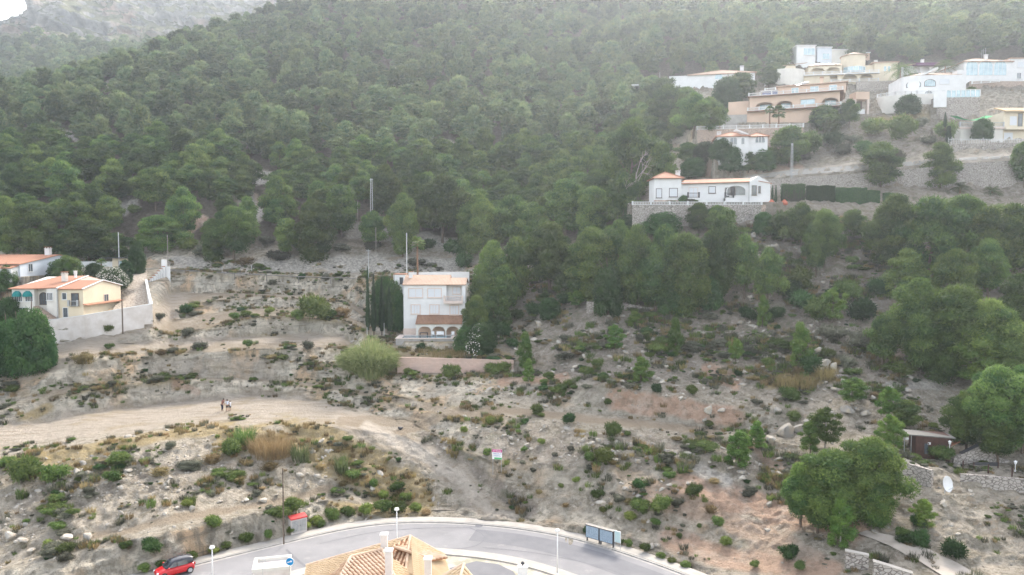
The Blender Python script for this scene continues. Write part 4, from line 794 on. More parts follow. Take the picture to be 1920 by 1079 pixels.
# ================================================================ BUILDINGS
def surf_z(x, y): return gz(x, y)
class Bld:
    """a building: an Empty at the foot of its facade; local x runs along the facade, y into the hill, z up"""
    def __init__(s, name, label, cat, px, py, Y, rz=0.0, org=(0, 0), zoom=1.0, k=0.0, sx=None, group=None):
        s.o = Vector(P(px, py, Y)); s.root = empty(name, s.o, math.radians(rz), label, cat, group); s.px = px; s.py = py; s.s = Y/F; s.sx = sx or s.s/math.cos(math.radians(rz)); s.org = org; s.z = zoom; s.k = k
    def X(s, u): return (s.org[0]+u/s.z-s.px)*s.sx
    def Z(s, v, u=None):
        py = s.org[1]+v/s.z; px = s.px if u is None else s.org[0]+u/s.z
        return (s.py+s.k*(px-s.px)-py)*s.s
    def box(s, name, mat, x0, x1, y0, y1, z0, z1, parent=None, label=None): return MB().box(x0, x1, y0, y1, z0, z1).obj(name, mat, parent or s.root, label=label)
    def win(s, x0, x1, z0, z1, y=0.0, fr='white', pane='glass', mull=1, rz=0, name='window', sill=True, label=None, t=.09):
        w, h = x1-x0, z1-z0; c = (x0, y, z0); m_ = MB()
        m_.box(-t, w+t, -.07, .0, h, h+t); m_.box(-t, w+t, -.07, .0, -t, 0); m_.box(-t, 0, -.07, .0, 0, h); m_.box(w, w+t, -.07, .0, 0, h)
        for i in range(1, mull+1): m_.box(w*i/(mull+1)-.03, w*i/(mull+1)+.03, -.05, 0, 0, h)
        f = m_.obj(name, fr, s.root, loc=c, rz=math.radians(rz), label=label)
        MB().box(0, w, -.025, .0, 0, h).obj('pane', pane, f)
        if sill: MB().box(-t-.08, w+t+.08, -.16, -.071, -t-.06, -t+.01).obj('sill', fr, f)
        return f
    def archwin(s, x0, x1, z0, spring, rise, y=0.0, fr='white', pane='glass', mull=3, rz=0, name='arched_window', t=.12, label=None):
        w = x1-x0; h = spring-z0; m_ = MB(); c = w/2; n = 12
        m_.box(-t, 0, -.08, 0, -t, h); m_.box(w, w+t, -.08, 0, -t, h); m_.box(0, w, -.08, 0, -t, 0)
        for i in range(n):
            a, b_ = math.pi*i/n, math.pi*(i+1)/n
            p = lambda g, e: (c-(c+e)*math.cos(g), h+(rise+e)*math.sin(g))
            q_ = [p(a, 0), p(b_, 0), p(b_, t), p(a, t)]
            m_.add([(x, -.08, z) for x, z in q_]+[(x, 0, z) for x, z in q_], [(0, 1, 2, 3), (7, 6, 5, 4), (0, 4, 5, 1), (2, 6, 7, 3)])
        for i in range(1, mull+1): m_.box(w*i/(mull+1)-.03, w*i/(mull+1)+.03, -.06, -.026, 0, h+rise*math.sqrt(max(0, 1-((w*i/(mull+1)-c)/c)**2)))
        f = m_.obj(name, fr, s.root, loc=(x0, y, z0), rz=math.radians(rz), label=label)
        pts = [(w, 0), (0, 0)]+[(c-c*math.cos(math.pi*i/n), h+rise*math.sin(math.pi*i/n)) for i in range(n+1)]
        P_ = MB(); k = len(pts); P_.add([(x, -.025, z) for x, z in pts]+[(x, 0, z) for x, z in pts], [tuple(range(k)), tuple(range(2*k-1, k-1, -1))]); P_.obj('pane', pane, f); return f
    def roof_slab(s, name, mat, pts, th=.18, parent=None, label=None): return MB().slab(pts, th).obj(name, mat, parent or s.root, label=label)
    def gable_x(s, x0, x1, y0, y1, z0, zr, mat='tileX', over=.35, th=.2, yr=None):     # ridge runs along x
        yr = (y0+y1)/2 if yr is None else yr; m_ = MB(); k0 = (zr-z0)/(yr-y0); k1 = (zr-z0)/(y1-yr)
        m_.slab([(x0-over, y0-over, z0-over*k0), (x1+over, y0-over, z0-over*k0), (x1+over, yr, zr), (x0-over, yr, zr)], th)
        m_.slab([(x0-over, yr+.002, zr), (x1+over, yr+.002, zr), (x1+over, y1+over, z0-over*k1), (x0-over, y1+over, z0-over*k1)], th); m_.tube((x0-over, yr, zr+.02), (x1+over, yr, zr+.02), .11)
        return m_.obj('roof', mat, s.root)
    def hip(s, x0, x1, y0, y1, z0, zr, mat='tileX', over=.35, th=.16, inset=None):
        inset = (y1-y0)/2 if inset is None else inset; a, b_, c, d = (x0-over, y0-over, z0), (x1+over, y0-over, z0), (x1+over, y1+over, z0), (x0-over, y1+over, z0)
        ym = (y0+y1)/2; r0 = (min(x0+inset, (x0+x1)/2-.02), ym, zr); r1 = (max(x1-inset, (x0+x1)/2+.02), ym, zr)
        m_ = MB(); n_ = [a, b_, c, d, r0, r1]; m_.add(n_+[(x, y, z-th) for x, y, z in n_[:4]], [(0, 1, 5, 4), (1, 2, 5), (2, 3, 4, 5), (3, 0, 4), (9, 8, 7, 6), (0, 6, 7, 1), (1, 7, 8, 2), (2, 8, 9, 3), (3, 9, 6, 0)])
        for p_, q_ in ((a, r0), (b_, r1), (r0, r1)): m_.tube(Vector(p_)+Vector((0, 0, .03)), Vector(q_)+Vector((0, 0, .03)), .09, n=6)
        return m_.obj('roof', mat, s.root)
    def pent(s, x0, x1, pts_y, z_top, name='wall', mat='white'):          # body whose side profile is a polygon in (y,z)
        m_ = MB(); n_ = len(pts_y); m_.add([(x0, y, z) for y, z in pts_y]+[(x1, y, z) for y, z in pts_y], [tuple(range(n_-1, -1, -1)), tuple(range(n_, 2*n_))]+[(i, (i+1) % n_, n_+(i+1) % n_, n_+i) for i in range(n_)])
        return m_.obj(name, mat, s.root)
    def chimney(s, x, y, z0, z1, w=.6, mat='white', cap='tileX', name='chimney'):
        c = MB().box(x-w/2, x+w/2, y-w/2, y+w/2, z0, z1).box(x-w/2-.07, x+w/2+.07, y-w/2-.07, y+w/2+.07, z1-.14, z1-.02)
        for a in (-1, 1):
            for b_ in (-1, 1): c.box(x+a*w*.36-.06, x+a*w*.36+.06, y+b_*w*.36-.06, y+b_*w*.36+.06, z1+.001, z1+.22)
        o = c.obj(name, mat, s.root); MB().box(x-w/2-.1, x+w/2+.1, y-w/2-.1, y+w/2+.1, z1+.222, z1+.32).obj('cap', cap, o); return o
    def balus(s, pts, h=.85, mat='white', name='balustrade', gap=.28, post=2.6, fat=.055):
        return balus_mb(pts, h, gap, post, fat).obj(name, mat, s.root)
def balus_mb(pts, h=.85, gap=.28, post=2.6, fat=.055):
    m_ = MB()
    for a, b_ in zip(pts[:-1], pts[1:]):
        a = Vector(a); b_ = Vector(b_); L = (b_-a).length; n_ = max(1, int(L/gap)); d = (b_-a)/L; up = Vector((0, 0, 1)); sd_ = d.cross(up).normalized()
        for zz, th, wd in ((0, .08, .10), (h-.1, .1, .12)):
            q_ = [a+up*zz-sd_*wd, a+up*zz+sd_*wd, b_+up*zz+sd_*wd, b_+up*zz-sd_*wd]; q2_ = [v_+up*th for v_ in q_]; m_.add(q_+q2_, [(0, 1, 2, 3), (7, 6, 5, 4), (0, 4, 5, 1), (1, 5, 6, 2), (2, 6, 7, 3), (3, 7, 4, 0)])
        for i in range(n_+1):
            p = a+(b_-a)*(i/n_); m_.lathe(p, [(fat*.6, .082), (fat, .22), (fat*.55, h*.55), (fat*.8, h-.102)], 6)
        k = max(1, int(L/post))
        for i in range(k+1):
            p = a+(b_-a)*(i/k); m_.box(p.x-.14, p.x+.14, p.y-.14, p.y+.14, p.z-.05, p.z+h+.12)
    return m_
# ---------------- three-storey white villa in the centre
B = Bld('villa', 'three-storey white villa with tiled roof and arched porch above a small pool', 'house', 757, 628, 137, 0, (660, 480), 4.497); X_, Z_ = B.X, B.Z
W_ = 11.2; zE = Z_(236)
B.pent(0, X_(800), [(0, -1.2), (9, -1.2), (9, zE+.2), (4.5, Z_(172)-.25), (0, zE)], 0)
B.box('wing_wall', 'white', X_(800)+.002, W_, 0, 9, -1.2, Z_(395)); B.box('upper_wing_wall', 'white', X_(800)+.003, W_-.02, 1.3, 8.9, Z_(395)+.002, Z_(238))
B.box('side_parapet', 'white', W_-.62, W_, .02, 1.298, Z_(395)+.002, Z_(240))
r = MB(); r.slab([(-.15, -.3, zE-.06), (X_(822), -.3, zE-.06), (X_(822), 4.5, Z_(165)), (-.15, 4.5, Z_(165))], .16); r.slab([(-.15, 4.502, Z_(165)), (X_(822), 4.502, Z_(165)), (X_(822), 9.3, zE+.1), (-.15, 9.3, zE+.1)], .16)
r.slab([(X_(820), -.2, Z_(236)-.06), (W_+.15, -.2, Z_(236)-.06), (W_+.15, 3.6, Z_(188)), (X_(820), 3.6, Z_(188))], .14); r.slab([(X_(820), 3.602, Z_(188)), (W_+.15, 3.602, Z_(188)), (W_+.15, 9.1, Z_(240)), (X_(820), 9.1, Z_(240))], .14); r.obj('roof', 'paletileX', B.root)
for a, b_, c, d, fr_, pn, mu in ((480, 600, 350, 272, 'trim', 'blind', 1), (640, 758, 350, 272, 'trim', 'blind', 1), (500, 578, 490, 410, 'trim', 'blind', 2), (657, 737, 490, 410, 'trim', 'blind', 2), (828, 903, 495, 413, 'trim', 'blind', 2)):
    B.win(X_(a)+.1, X_(b_)-.1, Z_(c)+.1, Z_(d)-.1, 0, fr_, pn, mu, t=.16)
B.win(X_(850), X_(915), Z_(322), Z_(265), 1.3, 'trim', 'blind', 1)
B.balus([(X_(785), -1.0, Z_(380)), (W_-.5, -1.0, Z_(380))], .95, 'trim', gap=.24, fat=.06); bl = B.box('balcony', 'trim', X_(785)-.1, W_-.4, -1.15, -.002, Z_(398), Z_(380)-.002)
B.chimney(X_(480), 3.2, Z_(200), Z_(150), .62, 'white', 'tileX')
B.box('plinth', 'trim', -.06, X_(557), -.07, -.004, -.9, Z_(612))
# porch
pz = Z_(556); ax0, ax1 = X_(557), X_(935); yF = -2.6
po = MB(); po.arch(ax0, ax1, yF, yF+.3, -.02, pz, [(X_(574), X_(680), -.1, Z_(618), .75), (X_(692), X_(797), -.1, Z_(618), .75), (X_(808), X_(912), -.1, Z_(618), .75)]); po.box(ax1-.3, ax1-.002, yF+.302, -.003, -.02, pz)
porch = po.obj('porch', 'white2', B.root); rp = MB().slab([(ax0-.1, yF-.25, pz-.03), (ax1+.1, yF-.25, pz-.03), (ax1+.1, -.003, Z_(497)), (ax0-.1, -.003, Z_(497))], .15).obj('porch_roof', 'oldtileX', porch)
B.box('porch_back', 'orange', ax0+.05, ax1-.31, -.06, -.003, 0, pz-.1); B.box('terrace_floor', 'stonepink', -.4, W_+.6, -5.2, -.07, -.35, -.025)
def chair_tree(name, loc, rz, label, mat='lampwhite', wd=.55, cat='chair'):
    o = empty(name, loc, rz, label, cat); MB().box(-wd/2, wd/2, -.25, .25, .40, .46).obj('seat', mat, o); MB().box(-wd/2, wd/2, .22, .27, .462, .95).obj('backrest', mat, o)
    for a in (-1, 1):
        for b_ in (-.21, .21): MB().box(a*(wd/2-.04)-.025, a*(wd/2-.04)+.025, b_-.025, b_+.025, 0, .398).obj('leg', mat, o)
    return o
def loc_of(B, x, y, z): return B.root.matrix_basis @ Vector((x, y, z))
bpy.context.view_layer.update()
base = B.o
chair_tree('bench', base+Vector((X_(758), -3.1, -.02)), 0, 'wide pale bench in front of the middle porch arch of the central villa', wd=1.3, cat='bench')
chair_tree('garden_chair', base+Vector((X_(700), -3.0, -.02)), .3, 'white garden chair between the left and middle porch arches'); chair_tree('garden_chair', base+Vector((X_(862), -3.2, -.02)), -.2, 'white garden chair before the right porch arch')
tb = empty('garden_table', base+Vector((X_(622), -2.95, -.02)), 0, 'dark garden table in front of the left porch arch', 'table'); MB().box(-.75, .75, -.4, .4, .70, .76).obj('tabletop', 'dark', tb)
for a in (-.65, .65):
    for b_ in (-.33, .33): MB().box(a-.04, a+.04, b_-.04, b_+.04, 0, .698).obj('leg', 'dark', tb)
# pool
pr = empty('swimming_pool', P(742, 652.5, 130.0), 0, 'raised swimming pool with pale coping below the three-storey villa', 'pool'); s_ = 130/F; pw = 113*s_; ph = Z_(690)-Z_(690); H_ = (652.5-640.5)*s_+.45
MB().box(0, pw, 0, .3, -1, H_).box(0, .3, .302, 5.2, -1, H_).box(pw-.3, pw, .302, 5.2, -1, H_).box(.302, pw-.302, 4.9, 5.2, -1, H_).obj('pool_wall', 'concrete', pr)
MB().box(-.1, pw+.1, -.12, .40, H_+.002, H_+.12).box(-.1, .95, .952, 4.3, H_+.002, H_+.12).box(pw-.95, pw+.1, .952, 4.3, H_+.002, H_+.12).box(-.1, pw+.1, 4.302, 5.3, H_+.002, H_+.12).obj('coping', 'trim', pr)
MB().box(.93, pw-.93, .35, 4.28, H_+.003, H_+.07).obj('water', 'water', pr)
def wall_y(name, label, cat, px0, px1, top0, top1, bot0, bot1, Y0, Y1, th, mat, cope=None, group=None, steps=None):
    a, b_ = Vector(P(px0, bot0, Y0)), Vector(P(px1, bot1, Y1)); ta, tb_ = Vector(P(px0, top0, Y0)), Vector(P(px1, top1, Y1)); d = (b_-a); d.z = 0; d.normalize(); n_ = Vector((-d.y, d.x, 0))*th
    e = empty(name, a, 0, label, cat, group); o0 = a; V = [a, b_, b_+n_, a+n_, Vector((a.x, a.y, ta.z)), Vector((b_.x, b_.y, tb_.z)), Vector((b_.x, b_.y, tb_.z))+n_, Vector((a.x, a.y, ta.z))+n_]
    for i in range(4): V[i] = V[i]-Vector((0, 0, .8))
    MB().add([v_-o0 for v_ in V], [(0, 3, 2, 1), (4, 5, 6, 7), (0, 1, 5, 4), (1, 2, 6, 5), (2, 3, 7, 6), (3, 0, 4, 7)]).obj('wall_body', mat, e)
    if cope:
        k = n_.normalized()*.06; C_ = [V[4]-k, V[5]-k, V[6]+k, V[7]+k]; C_ = [c+Vector((0, 0, .004)) for c in C_]; MB().add([v_-o0 for v_ in C_]+[v_-o0+Vector((0, 0, .11)) for v_ in C_], [(0, 3, 2, 1), (4, 5, 6, 7), (0, 1, 5, 4), (1, 2, 6, 5), (2, 3, 7, 6), (3, 0, 4, 7)]).obj('coping', cope, e)
    return e
wall_y('retaining_wall', 'pink concrete block retaining wall below the pool terrace', 'wall', 745, 963, 671.5, 677, 699, 697, 121.6, 121.6, .35, 'block', 'block')
wall_y('garden_wall', 'pale blue-white low wall running behind the central villa roof', 'wall', 766, 880, 511, 510, 530, 530, 151.0, 151.5, .25, 'white')
bx = Bld('outbuilding', 'small white flat-roofed outbuilding with red coping left of the central villa', 'building', 738, 540, 145); bx.box('wall', 'white', 0, 2.2, 0, 3.5, -1.5, 2.5); bx.box('coping', 'tileX', -.1, 2.3, -.1, 3.6, 2.502, 2.65); bx.win(.95+.3, 1.75, .8, 1.9, 0, 'brownwin', 'glass', 0)
# ---------------- cream house, lower left
B = Bld('house', 'cream house with orange tiled roofs and two green awnings at the left edge', 'house', 27.8, 597.5, 129, 0, (0, 440), 5.394); X_, Z_ = B.X, B.Z
xm = X_(600); W_ = X_(850); zl = Z_(545)
def zP(v, dY): return P(0, 440+v/5.394, 129+dY)[2]-B.o.z
ridR = zP(465, 6.2); ridL = zP(420, 9.5)
B.pent(xm+.002, W_, [(0, -.8), (12.4, -.8), (12.4, zl), (6.2, ridR-.1), (0, zl)], 0, 'wall', 'cream')
B.pent(0, xm, [(.6, -2.4), (17, -2.4), (17, zl+.4), (9.5, ridL-.12), (.6, zl+.18)], 0, 'left_wing_wall', 'white2')
B.box('bay', 'white2', -.05, X_(372), -.45, .598, -2.4, zl-.03); B.box('stair_bay', 'white2', X_(490), xm-.02, -.3, .596, -1.2, zl-.02)
rf = MB(); rf.slab([(xm-.1, -.35, zl-.05), (W_+.15, -.35, zl-.05), (W_+.15, 6.2, ridR+.06), (xm-.1, 6.2, ridR+.06)], .14); rf.slab([(xm-.1, 6.202, ridR+.06), (W_+.15, 6.202, ridR+.06), (W_+.15, 12.8, zl-.05), (xm-.1, 12.8, zl-.05)], .14); rf.obj('roof', 'tileX', B.root)
r2 = MB(); r2.slab([(-.5, -.8, zl+.05), (X_(372)+.1, -.8, zl+.05), (xm-.12, -.1, zl+.2), (xm-.12, 9.5, ridL+.05), (X_(300), 9.5, ridL+.05)], .14); r2.slab([(X_(300), 9.502, ridL+.05), (xm-.12, 9.502, ridL+.05), (xm-.12, 17.3, zl+.3), (-.5, 17.3, zl+.3)], .14); r2.obj('left_roof', 'tileX', B.root)
B.box('verge', 'white', xm-.14, xm+.1, -.3, 9.4, zl+.0, zl+.02)
B.roof_slab('verge_trim', 'white', [(xm-.16, -.4, zl+.16), (xm+.06, -.4, zl+.16), (xm+.06, 9.4, ridL+.16), (xm-.16, 9.4, ridL+.16)], .12)
B.roof_slab('gable_trim', 'white', [(W_+.02, -.4, zl+.03), (W_+.22, -.4, zl+.03), (W_+.22, 6.2, ridR+.16), (W_+.02, 6.2, ridR+.16)], .16); B.roof_slab('gable_trim', 'white', [(W_+.02, 6.202, ridR+.16), (W_+.22, 6.202, ridR+.16), (W_+.22, 12.85, zl+.03), (W_+.02, 12.85, zl+.03)], .16)
M['green'] = simple('green_awning', (.02, .20, .19), (.015, .15, .15), 3)
for u0, u1 in ((150, 250), (255, 358)):
    x0, x1 = X_(u0), X_(u1); aw = MB(); c = (x0+x1)/2; hw = (x1-x0)/2*.96; n_ = 10; V = []; Fc = []
    for j in range(5):
        a = j/4*math.pi/2
        for i in range(n_+1):
            th = math.pi*i/n_; rr_ = math.cos(a)*.0+1; V.append((c-hw*math.cos(th), -.455-.75*math.sin(th)*math.cos(a*.0)*(math.sin(a)*.0+1)*math.cos(math.asin(min(1, j/4)))-.01, Z_(625)+.95*(j/4)*1.0))
    for j in range(4):
        for i in range(n_): k = j*(n_+1)+i; Fc.append((k, k+1, k+n_+2, k+n_+1))
    V2 = []; 
    for (x, y, z) in V:
        t_ = (z-Z_(625))/.95; V2.append((c+(x-c)*math.sqrt(max(.02, 1-t_*t_*.85)), y, z))
    aw.add(V2, Fc); wn = B.win(X_(u0+28), X_(u1-2), Z_(672), Z_(622), -.45, 'white', 'glass', 3, name='bay_window'); aw.obj('awning', 'green', B.root, smooth=True)
B.archwin(X_(392), X_(462), Z_(708), Z_(625), .55, .6, 'brownwin', 'glass', 2, name='arched_door')
B.win(X_(497), X_(550), Z_(660), Z_(590), -.3, 'white', 'glass', 3); B.win(X_(640), X_(680), Z_(655), Z_(592), 0, 'white', 'glass', 0); B.win(X_(735), X_(802), Z_(718), Z_(597), 0, 'brownwin', 'glass', 1, name='french_window'); B.win(X_(645), X_(690), Z_(836), Z_(742), 0, 'white', 'glass', 0, name='door', sill=False); B.win(X_(212), X_(285), Z_(772), Z_(738), -.45, 'white', 'glass', 1)
B.win(.0, 1.4, 0, 1.5, 0, 'trim', 'glass', 1, rz=90).location = (W_, 6.6, 2.15)
B.roof_slab('side_canopy', 'tileX', [(W_+.005, -.2, Z_(712)+.18), (W_+.7, -.2, Z_(712)), (W_+.7, 12.4, Z_(712)), (W_+.005, 12.4, Z_(712)+.18)], .12)
B.balus([(X_(715), -.45, Z_(722)), (X_(805), -.45, Z_(722))], .9, 'metal', 'railing', gap=.15, fat=.015)
B.chimney(X_(508), 4.6, zl+1.0, zl+2.4, .75, 'white2'); B.chimney(X_(560), 6.4, zl+1.6, zl+2.5, .35, 'lampwhite', 'lampwhite', name='vent')
stp = MB(); n_ = 14
for i in range(n_): stp.box(X_(405)+(X_(600)-X_(405))*i/n_, X_(405)+(X_(600)-X_(405))*(i+1)/n_+.01, -1.7, -.46, -.8, Z_(715)*(1-(i+.2)/n_))
stp.obj('outside_stair', 'stonepink', B.root); B.box('drainpipe', 'metal', xm-.06, xm+.06, -.42, -.31, 0, zl)
# ---------------- pale blue-white house behind it
B = Bld('house', 'long pale white house with orange roof behind the cream house', 'house', 38, 519, 150, 0, (0, 440), 5.394); X_, Z_ = B.X, B.Z
def zq(py, dY): return P(0, py, 150+dY)[2]-B.o.z
e0, e1, e2 = zq(495, 0), zq(477.5, 13), zq(491, 23)
M['bluewhite'] = simple('cool_white_plaster', (.58, .62, .67), (.53, .57, .62), .5)
B.pent(-16, 0, [(0, -1), (23, -1), (23, e2-.1), (13, e1-.1), (0, e0-.1)], 0, 'wall', 'bluewhite')
rf = MB(); rf.slab([(-16.3, -.4, e0), (.25, -.4, e0), (.25, 13, e1), (-16.3, 13, e1)], .15); rf.slab([(-16.3, 13.002, e1), (.25, 13.002, e1), (.25, 23.3, e2), (-16.3, 23.3, e2)], .15); rf.obj('roof', 'tileX', B.root)
B.box('low_wing', 'bluewhite', .005, 5.5, 17, 25, -1, e2-.8); B.win(0, 1.3, 0, 1.5, 0, 'white', 'glass', 1, rz=90).location = (0, 2.6, .9)
B.chimney(-1.9, 12.4, e1-.3, e1+1.3, .95, 'white', 'tileX'); B.box('porch', 'white', -6, -.3, -2.2, -.002, -1, e0-.7); B.roof_slab('porch_roof', 'tileX', [(-6.2, -2.5, e0-.75), (-.1, -2.5, e0-.75), (-.1, -.01, e0-.25), (-6.2, -.01, e0-.25)], .12)
B = Bld('hut', 'small cream flat-roofed hut with dark canopy beside the tall metal pole', 'hut', 211, 508, 166); B.box('wall', 'cream', 0, 3.9, 0, 3.2, -1, 2.7); B.box('canopy', 'dark', -2.2, 4.2, -1, 3.4, 2.702, 2.85); B.win(1.4, 3.0, 1.0, 2.1, 0, 'brownwin', 'glassblue', 0); B.box('side_wall', 'white', -9, -.005, .5, .8, -1, 2.0)
# retaining walls of the cream house
def wall_path(name, label, pts, th, mat, cope='white', group=None):
    e = None; m_ = MB(); c_ = MB()
    for (px, pt, pb, Y) in pts:
        if Y is None: Y = at(px, pb-1).y
        a = Vector(P(px, pb, Y)); b_ = Vector(P(px, pt, Y))
        if e is None: e = empty(name, a, 0, label, 'wall', group); o0 = a; prev = None
        cur = (a-o0, b_.z-o0.z)
        if prev:
            (p0, z0), (p1, z1) = prev, cur; d = p1-p0; d.z = 0; d.normalize(); n_ = Vector((-d.y, d.x, 0))*th
            lo = min(p0.z, p1.z)-1.0; q_ = [p0, p1, p1+n_, p0+n_]; zs = [z0, z1, z1, z0]
            V = [(v_.x, v_.y, lo) for v_ in q_]+[(v_.x, v_.y, z) for v_, z in zip(q_, zs)]
            m_.add(V, [(0, 3, 2, 1), (4, 5, 6, 7), (0, 1, 5, 4), (1, 2, 6, 5), (2, 3, 7, 6), (3, 0, 4, 7)])
            if cope:
                k = n_.normalized()*.05; q_ = [p0-k, p1-k, p1+n_+k, p0+n_+k]; V = [(v_.x, v_.y, z+.004) for v_, z in zip(q_, zs)]+[(v_.x, v_.y, z+.12) for v_, z in zip(q_, zs)]; c_.add(V, [(0, 3, 2, 1), (4, 5, 6, 7), (0, 1, 5, 4), (1, 2, 6, 5), (2, 3, 7, 6), (3, 0, 4, 7)])
        prev = cur
    m_.obj('wall_body', mat, e)
    if cope: c_.obj('coping', cope, e)
    return e
M['stained'] = simple('stained_white_render', (.64, .60, .57), (.52, .47, .43), .6, bmp=.15)
wall_path('retaining_wall', 'long white rendered retaining wall below the cream house', [(70, 604, 662, 126.3), (92, 601.5, 655, 126.4), (160, 592, 634, 126.8), (228, 580.5, 613, 128.4), (270, 573.5, 598, 130.0), (286, 571, 592, 130.8)], .3, 'stained')
wall_path('driveway_wall', 'low white wall climbing along the cobbled driveway', [(286.3, 570.6, 592, 131.2), (281, 549, 574, 139), (277, 529, 556, 148), (276.5, 525, 551, 152)], .3, 'white')
sw = empty('stepped_wall', P(277, 550, 152.4), 0, 'tall white wall stepping up to a pier beside the cobbled driveway', 'wall'); o0 = sw.location.copy(); m_ = MB(); c_ = MB()
for i in range(7):
    pa, pb_ = 277+i*4.6, 277+(i+1)*4.6; tp = 526-i*4.2; a = Vector(P(pa, 549-i*.5, 152.4+i*.5)); b_ = Vector(P(pb_, 549-i*.5, 152.4+i*.5)); zt = P(pa, tp, 152.4+i*.5)[2]
    m_.box(a.x-o0.x, b_.x-o0.x-.002, i*.5, i*.5+.35, -1.2, zt-o0.z); c_.box(a.x-o0.x-.03, b_.x-o0.x-.004, i*.5-.06, i*.5+.4, zt-o0.z+.003, zt-o0.z+.14)
a = Vector(P(309.4, 545, 156)); b_ = Vector(P(319, 545, 156)); zt = P(309, 500, 156)[2]; m_.box(a.x-o0.x+.25, b_.x-o0.x, 3.6, 3.9, -1.2, zt-o0.z); pz_ = P(309, 487, 156)[2]
m_.box(a.x-o0.x-.6, a.x-o0.x+.25, 3.56, 4.3, -1.2, pz_-o0.z)
m_.obj('wall_body', 'white', sw); c_.obj('coping', 'tileX', sw)
def drape(name, left, right, mat, label, lift=.06, n=14, m=4, kind='structure'):
    L_ = resample(left, 3); R_ = resample(right, 3); V = []; Fc = []
    def samp(A_, t): i = t*(len(A_)-1); k = min(int(i), len(A_)-2); return A_[k]*(1-i+k)+A_[k+1]*(i-k)
    for i in range(n+1):
        a, b_ = samp(L_, i/n), samp(R_, i/n)
        for j in range(m+1): q_ = a*(1-j/m)+b_*j/m; p = at(q_[0], q_[1]); V.append((p.x, p.y, p.z+lift))
    for i in range(n):
        for j in range(m): k = i*(m+1)+j; Fc.append((k, k+1, k+m+2, k+m+1))
    o = MB().add(V, Fc).obj(name, mat, smooth=True); return tag(o, label, kind=kind)
M['lane'] = simple('worn_lane_concrete', (.42, .37, .32), (.33, .29, .245), .7, bmp=.3)
drape('driveway', [(208, 588), (235, 548), (249, 507)], [(284, 574), (279, 548), (275, 507)], 'paving', 'cobbled driveway climbing between the cream house and the stepped white wall', .25, 18, 5)
drape('lane', [(1610, 1003), (1660, 1022), (1735, 1062), (1780, 1090)], [(1625, 997), (1690, 1010), (1790, 1055), (1850, 1090)], 'lane', 'pale concrete lane climbing away at the bottom right', .12, 16, 4)
# ---------------- white bungalow on its stone terrace
B = Bld('bungalow', 'long white bungalow with terracotta roof and hipped corner tower on a stone terrace', 'house', 1226.5, 378.5, 147.5, 0, (1180, 300), 3.692); X_, Z_ = B.X, B.Z
B.box('tower_wall', 'white', X_(172), X_(358), 0, 5.6, -1, Z_(129)); B.hip(X_(172), X_(358), 0, 5.6, Z_(128), Z_(78), 'tileX', .45, .12, 2.8)
B.box('wall', 'white', X_(358)+.002, X_(830), .7, 8, -1, Z_(155)); 
rf = MB(); rf.slab([(X_(355), .2, Z_(164)), (X_(850), .2, Z_(150)), (X_(885), 4.8, Z_(112)), (X_(420), 4.8, Z_(126))], .14); rf.slab([(X_(420), 4.802, Z_(126)), (X_(885), 4.802, Z_(112)), (X_(850), 8.6, Z_(150)), (X_(355), 8.6, Z_(164))], .14); rf.obj('roof', 'tileX', B.root)
g = MB(); xa, xb, xc = X_(830)+.003, X_(888), X_(972); g.add([(xa, .1, -1), (xb, .1, -1), (xc, .1, -1), (xc, .1, Z_(160)), (xb, .1, Z_(113)), (xa, .1, Z_(150))]+[(xa, 8, -1), (xb, 8, -1), (xc, 8, -1), (xc, 8, Z_(160)), (xb, 8, Z_(113)), (xa, 8, Z_(150))], [(0, 1, 2, 3, 4, 5), (11, 10, 9, 8, 7, 6), (2, 8, 9, 3), (3, 9, 10, 4), (4, 10, 11, 5), (0, 5, 11, 6)]); g.obj('gable_wall', 'white', B.root)
B.roof_slab('right_roof', 'tileY', [(xb, -.05, Z_(146)), (xc+.3, -.05, Z_(163)), (xc+.3, 8.2, Z_(163)), (xb, 8.2, Z_(146))], .12)
B.archwin(X_(680), X_(806), Z_(243), Z_(212), .95, .69, 'white', 'glass', 0, name='arched_loggia'); B.win(X_(707), X_(733), Z_(243), Z_(190), .62, 'brownwin', 'dark', 0, name='door', sill=False); B.win(X_(668), X_(692), Z_(270), Z_(195), .66, 'brownwin', 'glass', 0, name='door', sill=False)
B.win(X_(187), X_(222), Z_(262), Z_(203), 0, 'brownwin', 'blind', 0); B.win(X_(277), X_(330), Z_(255), Z_(200), 0, 'brownwin', 'blind', 0); B.win(X_(418), X_(475), Z_(272), Z_(193), .7, 'trim', 'blind', 1, name='french_window'); B.win(X_(555), X_(598), Z_(228), Z_(186), .7, 'brownwin', 'blind', 0); B.win(X_(847), X_(875), Z_(243), Z_(181), .1, 'brownwin', 'glass', 0); B.win(X_(892), X_(902), Z_(228), Z_(186), .1, 'brownwin', 'glass', 0)
B.box('plinth', 'stonepink', X_(172)-.05, X_(345), -.1, -.003, -1, Z_(280)); B.chimney(X_(357), 3.2, Z_(118), Z_(78), .75, 'white', 'white')
for a, b_ in ((395, 470), (650, 705)): 
    m_ = MB(); 
    for i in range(5): m_.box(X_(a)+i*.25, X_(b_)+.2*i, -1.2+i*.0, .09, -1, Z_(272)*(1-i*.2)+.002*i) if False else m_.box(X_(a), X_(b_)+.35*i, -1.2-.002*i, .09-.002*i, -1+.01*i, .72-.15*i)
    m_.obj('steps', 'white', B.root); B.balus([(X_(a), -1.15, .72), (X_(b_), -1.15, .72)], .9, 'dark', 'railing', gap=.15, fat=.015)
dsh = lambda parent, loc, r, rz: None
